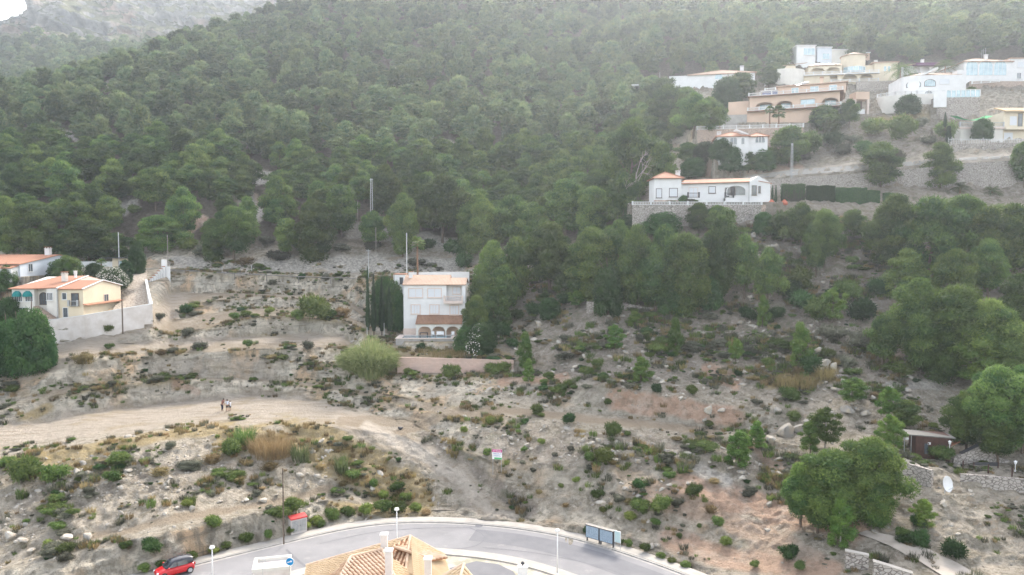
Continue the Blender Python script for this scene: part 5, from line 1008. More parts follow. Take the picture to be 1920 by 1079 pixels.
wall_y('terrace_wall', 'rough stone terrace wall carrying the white bungalow', 'wall', 1186, 1427, 385, 384, 418, 414, 144.6, 144.6, .6, 'stone'); wall_y('terrace_wall', 'warm stone terrace wall returning right of the bungalow terrace', 'wall', 1427.5, 1470, 384, 389, 412, 408, 144.7, 147, .5, 'stonepink')
e = empty('balustrade', P(1186, 384.5, 144.8), 0, 'white balustrade along the edge of the bungalow terrace', 'balustrade'); balus_mb([(0, 0, 0), (241*144.8/F, 0, 0)], .6, .3, 3.5, .07).obj('railing', 'white', e)
wall_path('garden_wall', 'low stone wall below the clipped hedges', [(1462, 378, 392, 149.5), (1540, 383, 398, 150), (1600, 389, 404, 150), (1660, 396, 412, 149.5)], .5, 'stone', None)
for i, (pa, pb_, ta, tb_, ba) in enumerate(((1467, 1510, 346, 346, 376), (1514, 1566, 349, 351, 383), (1567.5, 1626, 353, 357, 389), (1628, 1650, 358, 360, 390), (1659, 1678, 363, 364, 392))):
    Yh = 151.5; a = Vector(P(pa, ba, Yh)); b_ = Vector(P(pb_, ba, Yh)); h = P(pa, ta, Yh)[2]-a.z; rng = np.random.default_rng(i+50); n_ = int((b_.x-a.x)*900)
    x = rng.uniform(0, b_.x-a.x, n_); y = rng.uniform(0, 1.2, n_); z = rng.uniform(0, h, n_); f_ = rng.integers(0, 3, n_); y = np.where(f_ == 0, rng.normal(0, .05, n_), y); z = np.where(f_ == 1, h+rng.normal(0, .05, n_)+.08*np.sin(x*2.1), z); y = np.where(f_ == 2, 1.2+rng.normal(0, .05, n_), y)
    nr_ = np.stack([0*x, np.where(f_ == 0, -1., np.where(f_ == 2, 1., 0)), np.where(f_ == 1, 1., 0)], 1); V, Fc = leafquads(np.stack([x, y, z], 1), nr_, .10, .6, rng, .8); A = Acc(); A.add(V, Fc, np.repeat(rng.uniform(0, 1, n_), 4))
    bx_ = MB().box(.05, b_.x-a.x-.05, .08, 1.12, -1, h-.05); A.add(np.array(bx_.v), np.array(bx_.f), .1); o = A.mesh('hedge', M['broad']); COL.objects.link(o); o.location = a
    tag(o, ['clipped green hedge block nearest the bungalow', 'second clipped hedge block from the bungalow', 'longest clipped hedge block, third from the bungalow', 'short clipped hedge block right of the longest one', 'last small clipped hedge at the right end of the row'][i], 'hedge', 'clipped hedges right of the bungalow')
def slim(px, top, base, wpx, Y=None, label='', cat='cypress', mat='cypress', seed=0, nl=2600, name='cypress', leaf=.09, pw=.7):
    p = at(px, base) if Y is None else Vector(P(px, base, Y)); s = p.y/F; H = (base-top)*s; W = wpx*s; rng = np.random.default_rng(seed+int(px)); t_ = rng.uniform(0, 1, nl)**1.1; an = rng.uniform(0, 6.28, nl)
    R_ = W/2*(np.clip(1-t_, 0, 1)**pw)*np.clip(t_*9, .35, 1)*(1+.14*np.sin(an*3+t_*14)+.08*rng.normal(0, 1, nl)); C_ = np.stack([R_*np.cos(an), R_*np.sin(an), H*t_], 1); V, Fc = leafquads(C_, np.stack([np.cos(an), np.sin(an), 0*an+.5], 1), leaf*max(1, W/1.4), .5, rng, .5)
    A = Acc(); A.add(V, Fc, np.repeat(rng.uniform(0, 1, nl), 4)); k = 8; cv = []; cf = []
    for j in range(9):
        t0 = j/8; rr_ = W/2*.8*max(.02, (1-t0))**pw*min(1, .5+t0*4)
        cv += [(rr_*math.cos(i*6.283/k), rr_*math.sin(i*6.283/k), H*t0*.98) for i in range(k)]
    for j in range(8): cf += [(j*k+i, j*k+(i+1) % k, (j+1)*k+(i+1) % k, (j+1)*k+i) for i in range(k)]
    A.add(np.array(cv), np.array(cf), .1); r = empty(name, p-Vector((0, 0, .1)), 0, label, cat); o = A.mesh('crown', M[mat]); COL.objects.link(o); o.parent = r
    MB().tube((0, 0, -.8), (0, 0, H*.5), .13, .06).obj('trunk', 'bark', r); return r
slim(690, 498, 618, 11, 134, 'tall thin dark cypress, leftmost beside the central villa'); slim(701, 512, 620, 14, 133, 'shorter thicker cypress just right of the tall thin one', seed=2); slim(716, 520, 620, 15, 135, 'dark cypress half hidden in the bushes left of the villa', seed=3); slim(730, 535, 620, 16, 135, 'bushy cypress closest to the left villa wall', seed=4)
slim(1448, 347, 378, 6, 149, 'small cypress left of the pair beside the bungalow gable', nl=900); slim(1454.5, 347, 378, 6, 149, 'small cypress right of the pair beside the bungalow gable', nl=900, seed=8); slim(1467, 350, 378, 6, 150.5, 'small cypress at the left end of the clipped hedges', nl=900, seed=9)
slim(257, 455, 516, 26, 160, 'thick dark cypress beside the hut at the top of the driveway', seed=5, pw=.45); slim(1772, 210, 238, 8, 176, 'dark columnar cypress left of the green net', nl=800, seed=6); slim(1800, 175, 196, 12, 205, 'dark conifer at the right corner of the white round-fronted villa', nl=900, seed=7); slim(1778, 236, 268, 12, 178, 'square dark conifer by the fence of the house with the net', nl=900, seed=11, pw=.2)
# ---------------- top right quarter: villas on the hill
def villa_base(o, z=-3): pass
# small white turret villa
B = Bld('villa', 'small white villa with rounded turret and arched windows below the apricot villa', 'house', 1343, 290, 172, -8, (1280, 80), 4.903, .06); X_, Z_ = B.X, B.Z
for (xa, xb, yb, nm) in ((X_(315), X_(590), 7, 'wall'), (X_(590)+.01, X_(760), 6, 'right_wall')): B.box(nm, 'white', xa, xb, 0 if nm == 'wall' else .8, yb, -2.5, Z_(872))
B.hip(X_(315), X_(590), 0, 7, Z_(868), Z_(812), 'tileX', .4, .12, 3.4); B.hip(X_(600), X_(760), .8, 6, Z_(868)-.02, Z_(822), 'tileX', .4, .12, 2.6)
B.roof_slab('sloping_parapet', 'white', [(X_(470), 2.2, Z_(800)), (X_(490), 1.4, Z_(795)), (X_(590), .2, Z_(845)), (X_(570), .9, Z_(850))], .35)
for a, b_, c, d in ((360, 395, 948, 895), (430, 488, 942, 892), (528, 552, 940, 895)): B.archwin(X_(a), X_(b_), Z_(c), Z_(d), .3, 0, 'white', 'glass', 1)
B.archwin(X_(655), X_(735), Z_(925), Z_(900), .9, .8, 'white', 'glass', 2); B.chimney(X_(345), 3, Z_(860), Z_(820), .8, 'white', 'white'); B.box('balcony_rail', 'white', X_(490), X_(730), -1.2, -1.1, .35, .42)
# apricot terrace house
B = Bld('villa', 'large apricot villa in three tiers with white balustrades and arched loggias', 'house', 1402, 229, 205, -22, (1280, 80), 4.903, -.075); X_, Z_ = B.X, B.Z
zz = lambda v, u: B.Z(v, u)
x0, x1 = X_(600), X_(1310); zb, z1, z2, z3 = -4, zz(640, 600), zz(505, 645), zz(378, 1100)
B.box('base_wall', 'orange', x0, x1, 0, 14, zb, z1-.2); B.box('slab', 'oldtileX', x0-.2, x1+.4, -1.4, 14.2, z1-.198, z1)
arc = MB(); U_ = lambda u: X_(u); arc.arch(x0+.3, x1, 0, .35, z1+.002, z2-.15, [(U_(660), U_(802), z1-.1, z1+1.3, .95), (U_(822), U_(950), z1-.1, z1+1.3, .95), (U_(1010), U_(1125), z1+.9, z1+2.3, .05), (U_(1175), U_(1300), z1-.1, z1+1.3, 1.0)]); arc.obj('loggia_wall', 'orange', B.root)
B.box('wall', 'orange', x0+.3, x1-.01, 2.4, 14, z1+.004, z2-.15); B.box('side_wall', 'orange', x1-.35, x1-.005, .352, 2.398, z1+.004, z2-.15); B.win(U_(1015), U_(1120), z1+1.0, z1+2.2, .3, 'white', 'glassblue', 1)
for a, b_ in ((690, 780), (860, 930), (1200, 1280)): B.win(U_(a), U_(b_), z1+.5, z1+2.0, 2.4, 'white', 'glassblue', 1)
B.box('slab', 'oldtileX', x0-.1, x1+.9, -1.0, 14.5, z2-.148, z2+.02); B.balus([(x0, -1.25, z1), (x1+.2, -1.25, z1)], .8, 'white'); B.balus([(x0+.2, -.85, z2+.02), (x1+.6, -.85, z2+.02)], .8, 'white')
xu0, xu1 = X_(830), X_(1355); B.box('upper_wall', 'orange', xu0, xu1, 3.0, 13, z2+.022, z3); B.hip(xu0, xu1, 3, 13, z3, z3+1.1, 'paletileX', .5, .15, 5)
for a, b_ in ((940, 990), (1085, 1145), (1230, 1285)): B.win(U_(a), U_(b_), z2+.8, z2+2.1, 3.0, 'white', 'glassblue', 1)
M['bluecloth'] = simple('blue_cloth', (.04, .06, .20), (.05, .08, .24), 2); B.box('blue_screen', 'bluecloth', X_(705), xu0-.1, 3.4, 3.6, z2+.03, z2+1.8); B.box('carport_roof', 'white', X_(690), xu0-.05, 3, 9, z2+1.802, z2+2.0); B.balus([(X_(720), 6, z3-.4), (X_(980), 6, z3-.2)], .8, 'white')
B.chimney(X_(1170), 6, z3+.4, z3+1.9, .8, 'orange', 'tileX'); B.box('side_block', 'orange', X_(430), x0-.01, 2, 12, zb, z2-.6); 
wk = MB(); wk.tube((X_(1010), 5.0, z3+.8), (X_(1070), 5.0, z3+.95), .22); wk.slab([(X_(975), 4.6, z3+.4), (X_(1050), 4.6, z3+.6), (X_(1050), 5.4, z3+.9), (X_(975), 5.4, z3+.7)], .06); wk.obj('solar_heater', 'galv', B.root)
e = empty('terrace_wall', P(1307, 262, 186), math.radians(-10), 'tall warm stone terrace wall with white balustrade in front of the apricot villa', 'wall'); L_ = 186*185/F/math.cos(math.radians(10)); zt = P(1307, 244, 186)[2]-e.location.z
MB().box(0, L_, 0, .7, -6, zt).obj('wall_body', 'stonepink', e); balus_mb([(0, .3, zt+.01), (L_, .3, zt+.01)], .85, .3, 3, .07).obj('balustrade', 'white', e)
wall_y('garden_wall', 'grey garden wall behind the palms left of the apricot villa', 'wall', 1327, 1400, 217, 215, 236, 236, 196, 198, .4, 'concrete')
# cream villa with arches and round tower
B = Bld('villa', 'cream villa with arched loggias, round tower and long white balustrades', 'house', 1506, 157, 236, -10, (1280, 0), 3.0, -.05); X_, Z_ = B.X, B.Z
zz = lambda v, u: B.Z(v, u); x0, x1 = X_(680), X_(1060); z1 = zz(432, 680); z2 = zz(378, 715)+.3
M['palecream'] = simple('pale_cream_plaster', (.64, .57, .44), (.57, .50, .385), .5)
B.box('lower_wall', 'palecream', x0, x1, 2.2, 14, -5, z1); arc = MB(); arc.arch(x0, x1, 0, .35, -.3, z1-.002, [(X_(815), X_(855), .6, 2.0, .05), (X_(880), X_(955), -.4, 1.3, .9), (X_(970), X_(1035), -.4, 1.2, .9)]); arc.obj('lower_arcade', 'palecream', B.root); B.box('terrace_slab', 'white', x0-.3, x1+.3, -1.0, 2.198, z1+.001, z1+.2)
arc = MB(); arc.arch(X_(705), X_(880), .6, .95, z1+.202, z2, [(X_(718), X_(790), z1, z1+1.6, 1.0), (X_(800), X_(870), z1, z1+1.6, 1.0)]); arc.obj('upper_arcade', 'palecream', B.root); B.box('upper_wall', 'palecream', X_(705), X_(1050), 2.6, 12, z1+.202, z2-.02)
B.roof_slab('arcade_roof', 'paletileX', [(X_(700), .3, z2+.002), (X_(880), .3, z2+.002), (X_(880), 5.5, z2+1.5), (X_(740), 5.5, z2+1.5)], .14); M['solar'] = simple('solar_panel_glass', (.05, .06, .09), (.08, .09, .13), 2, .25, .6)
B.roof_slab('solar_panels', 'solar', [(X_(735), 1.2, z2+.5), (X_(860), 1.2, z2+.5), (X_(860), 4.3, z2+1.4), (X_(750), 4.3, z2+1.4)], .06)
xc = X_(948); rr_ = X_(1010)-xc; tw = MB(); tw.lathe((xc, 3.6, z1+.203), [(rr_, 0), (rr_, zz(312, 948)-z1)], 24); tw.obj('round_tower', 'palecream', B.root); MB().lathe((xc, 3.6, zz(312, 948)+.2), [(rr_+.4, 0), (rr_+.35, .15), (.05, 1.4)], 24).obj('tower_roof', 'paletileX', B.root)
for i in range(5): 
    an = math.radians(-90+(i-2)*24); f = B.win(-.7, .7, 0, 1.6, 0, 'white', 'glassblue', 0, rz=math.degrees(an)+90); f.location = (xc+(rr_+.02)*math.cos(an)-.7*math.cos(an+math.pi/2), 3.6+(rr_+.02)*math.sin(an)-.7*math.sin(an+math.pi/2), z1+.9)
B.box('right_wing', 'palecream', X_(1050)+.01, X_(1168), 2.0, 10, -3, zz(345, 1110)); B.hip(X_(1040), X_(1168), 2, 10, zz(343, 1110), zz(330, 1110)+.3, 'paletileX', .4, .12, 3.5)
for a in (1100, 1120): B.win(X_(a), X_(a+10), zz(390, a), zz(366, a), 2.0, 'white', 'glassblue', 0)
B.balus([(x0, -.8, z1+.2), (x1, -.8, z1+.2)], .85, 'white'); B.balus([(X_(820), -.6, -.1), (x1, -.6, -.1)], .8, 'white'); B.chimney(X_(1072), 5, zz(345, 1072), zz(325, 1072), .8, 'white', 'white')
B.box('foot_wall', 'stone', X_(940), X_(1140), -2.6, -2.0, -8, -.6); B.box('pavilion', 'palecream', X_(592), X_(640), 1, 7, -1, zz(370, 592)); B.roof_slab('pavilion_roof', 'paletileX', [(X_(588), .5, zz(368, 592)), (X_(700), .5, zz(358, 592)), (X_(700), 6.5, zz(345, 592)+.4), (X_(588), 6.5, zz(352, 592)+.4)], .14)
rw = MB(); n_ = 18; cxw = X_(585); aw_ = X_(690)-cxw
for i in range(n_):
    a, b_ = math.pi*(1+i/n_), math.pi*(1+(i+1)/n_); pts_ = [(cxw+aw_*math.cos(a), 2+5*math.sin(a)), (cxw+aw_*math.cos(b_), 2+5*math.sin(b_)), (cxw+(aw_-.4)*math.cos(b_), 2+4.6*math.sin(b_)), (cxw+(aw_-.4)*math.cos(a), 2+4.6*math.sin(a))]; rw.prism(pts_, -4, zz(408, 585)+.4)
rw.obj('round_parapet', 'white2', B.root)
# modern white house behind
B = Bld('villa', 'modern flat-roofed white house with glass corner behind the cream villa', 'house', 1494, 112, 262, 0, (1280, 0), 3.0); X_, Z_ = B.X, B.Z
for a, b_, t_, mm, y_ in ((640, 745, 262, 'white', 0), (760, 840, 268, 'bluewhite', .8), (838, 950, 278, 'white2', 1.5), (950, 1062, 292, 'orange', 2.2)): B.box('wall', mm, X_(a)+.01*y_, X_(b_), y_, 10, -4, Z_(t_)); B.box('roof_edge', 'white', X_(a)-.2, X_(b_)+.2, y_-.3, 10.2, Z_(t_)+.003+.01*y_, Z_(t_)+.3)
B.win(X_(790), X_(828), Z_(330), Z_(300), .8, 'white', 'glassblue', 1); B.win(X_(680), X_(740), Z_(310), Z_(275), 0, 'white', 'glassblue', 2)
# white round-fronted villa
B = Bld('villa', 'white villa with rounded front, arched brown windows and curved terrace', 'house', 1697, 186, 208, -5, (1280, 0), 3.0, -.02); X_, Z_ = B.X, B.Z
zE = Z_(428); bd = MB(); c0 = X_(1330); ra = c0-X_(1248); pts_ = [(c0+ra*math.cos(math.pi+i*math.pi/2/10), ra*.9+ra*.9*math.sin(math.pi+i*math.pi/2/10)) for i in range(11)]+[(X_(1550), 0), (X_(1550), 11), (c0-ra, 11)]; bd.prism(pts_, -4, zE); bd.obj('wall', 'white', B.root)
fr_ = MB(); ap = (X_(1400), 6.5, Z_(388)); rim = [(x, y, zE+.02) for x, y in pts_]; k = len(rim); fr_.add(rim+[ap]+[(x, y, z-.15) for x, y, z in rim], [(i, (i+1) % k, k) for i in range(k)]+[(i, k+1+i, k+1+(i+1) % k, (i+1) % k) for i in range(k)]); fr_.obj('roof', 'paletileX', B.root)
B.roof_slab('swept_parapet', 'white', [(X_(1330), .3, zE+.1), (X_(1425), .3, Z_(382)), (X_(1432), 3, Z_(382)), (X_(1340), 3, zE+.2)], .5); B.box('stair_tower', 'white', X_(1535), X_(1583), 1.2, 9, -3, Z_(400)); B.box('roof_terrace_wall', 'stonepink', X_(1440), X_(1534), 4, 4.4, zE+.03, Z_(398))
for a, b_, sp_ in ((1268, 1335, 475), (1353, 1408, 470)): B.archwin(X_(a), X_(b_), Z_(490), Z_(sp_), .75, -.0 if a > 1340 else 1.2, 'brownwin', 'glassblue', 4, rz=0 if a > 1340 else -22)
B.win(X_(1432), X_(1483), Z_(478), Z_(452), 0, 'white', 'blind', 0); B.win(X_(1445), X_(1485), Z_(545), Z_(515), 0, 'white', 'glass', 0)
for a, b_ in ((1285, 1330), (1355, 1395)): B.archwin(X_(a), X_(b_), Z_(545), Z_(528), .6, 0 if a > 1340 else 1.2, 'white', 'glass', 0)
tr = MB(); c0 = X_(1330); ra = c0-X_(1097); pts_ = [(c0+ra*math.cos(math.pi+i*math.pi/2/12), -1+4.5*math.sin(math.pi+i*math.pi/2/12)) for i in range(13)]; tr.prism(pts_+[(X_(1420), -5.5), (X_(1420), -.01), (c0-ra, -.01)], -4.5, Z_(553)); tr.obj('terrace', 'white2', B.root); B.balus([(x, y+.2, Z_(553)) for x, y in pts_[::2]]+[(X_(1420), -5.3, Z_(553))], .85, 'white'); 
B.box('pool_terrace', 'stone', X_(1340), X_(1556), -9, -5.6, -7, Z_(590)+.3); B.box('pool_wall', 'white', X_(1320), X_(1385), -9.3, -9.01, -4, Z_(555)); pf = MB()
for i in range(8): xx_ = X_(1385)+(X_(1555)-X_(1385))*i/7; pf.box(xx_-.1, xx_+.1, -9.1, -8.9, Z_(590)+.301, Z_(550))
pf.box(X_(1385), X_(1555), -9.08, -8.92, Z_(550)+.001, Z_(550)+.12); fz = pf.obj('glass_fence', 'white', B.root); MB().box(X_(1385)+.1, X_(1555)-.1, -9.02, -8.98, Z_(588), Z_(552)).obj('pane', 'glassblue', fz)
# big white arched villa at the right edge
B = Bld('villa', 'big white villa with three tall arches and low tiled hip roof at the right edge', 'house', 1807, 152, 228, 0, (1280, 0), 3.0); X_, Z_ = B.X, B.Z
B.box('wall', 'white', X_(1580), X_(1845), 0, 12, -3, Z_(352)); B.hip(X_(1580), X_(1845), 0, 12, Z_(350), Z_(308), 'paletileX', .5, .15, 6); B.box('right_wing', 'white', X_(1845)+.01, X_(2000), .8, 11, -3, Z_(332)); B.box('wing_roof', 'paletileX', X_(1845)-.1, X_(2000), .5, 11.2, Z_(332)+.005, Z_(326))
for a, b_ in ((1592, 1655), (1665, 1738), (1748, 1815)): B.archwin(X_(a), X_(b_), Z_(425), Z_(375), 1.6, 0, 'white', 'glassblue', 2)
B.win(X_(1888), X_(1918), Z_(378), Z_(350), .8, 'white', 'blind', 1); B.win(X_(1885), X_(1908), Z_(440), Z_(410), .8, 'white', 'glass', 1); B.chimney(X_(1757), 5, Z_(318), Z_(295), .8, 'white', 'white')
an = MB(); 
for i, dx_ in enumerate((-.6, -.1, .5)): an.tube((X_(1745)+dx_, 5, Z_(312)), (X_(1745)+dx_, 5, Z_(262)+i*.3), .04); an.tube((X_(1745)+dx_-.4, 5, Z_(268)), (X_(1745)+dx_+.4, 5, Z_(268)), .025)
an.obj('aerial', 'metal', B.root); B.box('bank_wall', 'stonepink', X_(1590), X_(1918), -2.4, -2, -4, -.6); B.balus([(X_(1590), -3.3, -1.6), (X_(1740), -3.3, -1.0)], .8, 'white')
# low house with purple canopy between them
B = Bld('house', 'low white house with pale roof and purple canopy between the cream and white villas', 'house', 1710, 136, 246, 0, (1280, 0), 3.0); X_, Z_ = B.X, B.Z
M['purple'] = simple('purple_canopy', (.13, .05, .12), (.10, .04, .09), 2); B.box('wall', 'white', X_(1288), X_(1575), 2, 10, -3, Z_(365)); B.roof_slab('roof', 'paletileX', [(X_(1285), 0, Z_(362)), (X_(1500), 0, Z_(350)), (X_(1500), 8, Z_(322)), (X_(1330), 8, Z_(335))], .18); B.box('canopy', 'purple', X_(1310), X_(1470), -.6, 1.99, Z_(372), Z_(357)); B.chimney(X_(1382), 4, Z_(340), Z_(322), .8, 'white', 'dark'); arc = MB(); arc.arch(X_(1290), X_(1480), .9, 1.2, -2, Z_(373), [(X_(1300), X_(1345), -2, .9, 1.0), (X_(1355), X_(1400), -2, .9, 1.0), (X_(1410), X_(1460), -2, .9, 1.0)]); arc.obj('arcade', 'white', B.root)
# long white villa, top centre
B = Bld('villa', 'long low white villa with tall chimney among pines left of the cream villa', 'house', 1255, 150, 250, -12, (1280, 0), 3.0, -.05); X_, Z_ = B.X, B.Z
zz = lambda v, u: B.Z(v, u); B.box('wall', 'white', X_(-75), X_(370), 0, 9, -5, zz(425, 60)); B.hip(X_(30), X_(370), 0, 9, zz(424, 60), zz(385, 200)+.3, 'paletileX', .6, .15, 12); B.archwin(X_(165), X_(205), zz(445, 180), zz(432, 180), .8, 0, 'white', 'glassblue', 1); B.win(X_(250), X_(290), zz(470, 270), zz(448, 270), 0, 'white', 'glass', 1); B.chimney(X_(307), 3, zz(410, 307), zz(368, 307), 1.1, 'white', 'white')
B.box('annex', 'white', X_(230), X_(300), -6, -.01, -7, zz(450, 270)); B.box('lean_to_roof', 'white', X_(-290), X_(-240), 2, 7, zz(478, -290), zz(470, -290))
# house with the green net
B = Bld('house', 'cream two-storey house with ribbed roof, balcony and green net at the right edge', 'house', 1797, 268, 182, 0, (1280, 0), 3.0); X_, Z_ = B.X, B.Z
B.box('wall', 'palecream', X_(1800), X_(2010), 0, 10, -2, Z_(635)); B.roof_slab('roof', 'yellowtileX', [(X_(1795), -.8, Z_(630)), (X_(2015), -.8, Z_(630)), (X_(2015), 5, Z_(590)), (X_(1815), 5, Z_(590))], .25); B.box('balcony', 'palecream', X_(1795), X_(2010), -1.3, -.01, Z_(735), Z_(722)); B.win(X_(1880), X_(1902), Z_(712), Z_(645), 0, 'brownwin', 'glass', 0, name='door', sill=False); B.win(X_(1835), X_(1870), Z_(705), Z_(660), 0, 'white', 'blind', 0); B.win(X_(1805), X_(1850), Z_(800), Z_(750), 0, 'white', 'blind', 0)
B.box('garage', 'white2', X_(1555), X_(1790), -.5, 8, -2, Z_(722)); B.box('terrace_parapet', 'trim', X_(1545), X_(1795), -.8, -.51, Z_(730), Z_(718)); B.balus([(X_(1548), -.65, Z_(718)), (X_(1790), -.65, Z_(718))], 1.0, 'metal', gap=.2, fat=.03); B.win(X_(1640), X_(1715), Z_(800), Z_(745), -.5, 'white', 'white', 0, name='garage_door', sill=False)
M['net'] = simple('green_netting', (.03, .30, .10), (.02, .24, .08), 2); n_ = 14; V = []; 
for i in range(n_+1):
    t_ = i/n_; sag = 1.1*4*t_*(1-t_)
    for y_, zz_ in ((0, 0), (1.6, .25), (3.2, .6)): V.append((X_(1540)+(X_(1742)-X_(1540))*t_, y_, Z_(655)-sag+zz_))
nt_ = MB().add(V, [(i*3+j, i*3+j+1, i*3+j+4, i*3+j+3) for i in range(n_) for j in range(2)]); no = nt_.obj('shade_net', 'net', smooth=True); no.location = B.o; tag(no, 'sagging bright green shade net strung over the garage terrace', 'net')
for px_ in (1794, 1861):
    pass
# walls of the track on the right
wall_path('retaining_wall', 'long dark stone wall holding up the dirt track above the hedges', [(1430, 337.5, 350, 163), (1500, 332.5, 360, 163), (1600, 326, 366, 162.6), (1720, 316, 366, 162), (1797, 306.5, 366, 161.6), (1930, 300, 366, 160), (1990, 298, 366, 159)], .6, 'stone', None)
wall_path('retaining_wall', 'grey stone wall above the dirt track at the right edge', [(1779, 271, 300, 172), (1850, 269, 297, 172), (1990, 265, 296, 172)], .6, 'stone', None)
e = empty('fence', P(1778, 271, 172.3), 0, 'white picket railing on the stone wall at the right edge', 'fence'); fm = MB(); L_ = 215*172.3/F
for i in range(70): fm.box(i*L_/70-.03, i*L_/70+.03, -.03, .03, 0, 1.5 if i % 7 == 0 else 1.2)
fm.box(0, L_, .031, .06, 1.1, 1.18); fm.obj('railing', 'white', e)
drape('track', [(1392, 337), (1500, 329), (1600, 321.5), (1720, 311), (1800, 302), (1990, 294)], [(1400, 331), (1500, 318), (1600, 312), (1720, 303), (1800, 297), (1990, 289)], 'pave', 'pale dirt track climbing behind the bungalow', .10, 60, 3)
B = Bld('carport', 'brown carport with apricot wall under the slope beside the apricot villa', 'carport', 1600, 214, 206, 0, (1280, 0), 3.0); X_, Z_ = B.X, B.Z; B.box('wall', 'orange', X_(972), X_(1048), 0, 4, Z_(562), Z_(520)); B.box('post', 'trim', X_(962), X_(975), 0, .8, -2, Z_(562)-.01); B.box('post', 'trim', X_(1036), X_(1048), 0, .8, -2, Z_(562)-.01); B.box('back_wall', 'brownwin', X_(975)+.01, X_(1036)-.01, 3, 3.9, -2, Z_(562)-.01); B.box('gate', 'white', X_(915), X_(1013), -1.2, -1.1, -.2, 1.0)
# ================================================================ NEAR HOUSE (bottom centre)
hp = lambda px, py, Y: Vector(P(px, py, Y))
hz0 = -.06; NHc = hp(740, 1060, 50); NHc.z = 0
nh = empty('house', (NHc.x, NHc.y, 0), 0, 'big house with yellow and brown tiled hip roofs seen from above at the bottom', 'house'); o0 = nh.location.copy()
def poly(name, mat, pts, th=.18, parent=None): return MB().slab([p-o0 for p in pts], th).obj(name, mat, parent or nh)
A_ = hp(769, 1006.5, 56); Lc = hp(574, 1061.5, 55.3); Rc = hp(834, 1042, 56.8); zE = Lc.z
Rc = Vector(P(833, 1041.5, 56.6)); fl_ = Vector((Lc.x+.5, 42.5, zE)); Rf = Vector((5.5, 47.5, Rc.z-.4))
def tile_roof(nm, a, b_, c, mat, rib='yellowtileX', gap=.36, extra=None):
    """tiled roof face a-b (upper edge) ... with raised rows of tiles running down the slope"""
    pts = [a, b_, c]+([extra] if extra else []); n_ = (b_-a).cross(c-a).normalized(); n_ = n_ if n_.z > 0 else -n_; dn = Vector((n_.x, n_.y, 0)); dn = (dn-n_*dn.dot(n_)).normalized(); al = n_.cross(dn).normalized(); m_ = MB(); m_.slab([p-o0 for p in pts], .12)
    us = [(p-a).dot(al) for p in pts]; vs = [(p-a).dot(dn) for p in pts]; k = len(pts); u = min(us)+gap/2; rb = MB()
    while u < max(us):
        cr = []
        for i in range(k):
            u0, v0, u1, v1 = us[i], vs[i], us[(i+1) % k], vs[(i+1) % k]
            if (u0-u)*(u1-u) < 0: cr.append(v0+(v1-v0)*(u-u0)/(u1-u0))
        if len(cr) >= 2:
            v0, v1 = min(cr), max(cr); p0 = a+al*u+dn*v0+n_*.02-o0; p1 = a+al*u+dn*v1+n_*.02-o0; nseg = max(1, int((v1-v0)/.45))
            for s__ in range(nseg):
                q0 = p0.lerp(p1, s__/nseg); q1 = p0.lerp(p1, (s__+1)/nseg); rb.tube(q0+n_*.0, q1+n_*.03, .072, .092, 6)
        u += gap
    o = m_.obj(nm, mat, nh); rb.obj('tile_rows', rib, o, smooth=False); return o
M['gapbrown'] = simple('dark_tile_channel', (.30, .15, .08), (.22, .11, .06), 3); M['mixtile'] = simple('speckled_tiles', (.60, .47, .36), (.48, .34, .24), 1.3); M['yel'] = simple('yellow_tiles', (.58, .46, .31), (.52, .40, .26), 1.2); M['brt'] = simple('orange_brown_tiles', (.54, .39, .27), (.42, .27, .17), 2.2)
tile_roof('rear_roof', Lc, A_, Vector((Lc.x+1.2, 49.5, zE-.2)), 'gapbrown', 'yel', .30, None)
R1 = tile_roof('rear_roof_front_slope', A_, Vector((Lc.x+.6, 50, zE-.1)), Vector((A_.x+.6, 47.2, zE-.6)), 'gapbrown', 'brt', .30)
tile_roof('rear_roof_right_slope', A_, Rc, Vector((A_.x+4.2, 49, zE-.5)), 'yel', 'yel', .30, Vector((A_.x+.2, 48, zE-.3)))
rA = hp(658, 1045, 51.5); rB = hp(716, 1031, 53.0); fz = rA.z-2.2
tile_roof('front_roof', rA, rB, Vector((rB.x+3.6, 45.5, fz)), 'gapbrown', 'mixtile', .28, Vector((rA.x-1.2, 45.5, fz)))
tile_roof('front_roof_left_slope', rA, Vector((rA.x-1.25, 45.4, fz)), Vector((rA.x-3.0, 49.5, fz)), 'gapbrown', 'brt', .28)
tile_roof('front_roof_right_slope', rB, Vector((rB.x+3.65, 45.4, fz)), Vector((rB.x+4.3, 50.5, fz-.1)), 'yel', 'yel', .28)
gA = hp(738, 1026.5, 54.2); gB = hp(812, 1050, 53.6); tile_roof('lattice_slope', gA, gB, gB+Vector((.9, 1.6, -.45)), 'gapbrown', 'mixtile', .26, gA+Vector((.9, 1.3, -.4)))
tA = hp(870, 1058.5, 50.5); tile_roof('small_roof', tA, tA+Vector((-2.6, -.6, -1.3)), tA+Vector((-.6, -4.5, -1.2)), 'gapbrown', 'yel', .28); tile_roof('small_roof_right', tA+Vector((.01, 0, 0)), tA+Vector((-.59, -4.5, -1.2)), tA+Vector((1.9, -2.2, -1.35)), 'yel', 'yel', .28)
rd = MB()
for p_, q_ in ((A_, Lc), (A_, Rc), (rA, rB), (rA, Vector((rA.x-1.2, 45.5, fz))), (rB, Vector((rB.x+3.6, 45.5, fz))), (A_, Vector((A_.x+.4, 48, zE-.3))), (gA, gB), (tA, tA+Vector((-2.6, -.6, -1.3))), (tA, tA+Vector((-.6, -4.5, -1.2)))): rd.tube(p_-o0+Vector((0, 0, .05)), q_-o0+Vector((0, 0, .05)), .11, n=8)
rd.obj('ridge_tiles', 'mixtile', nh)
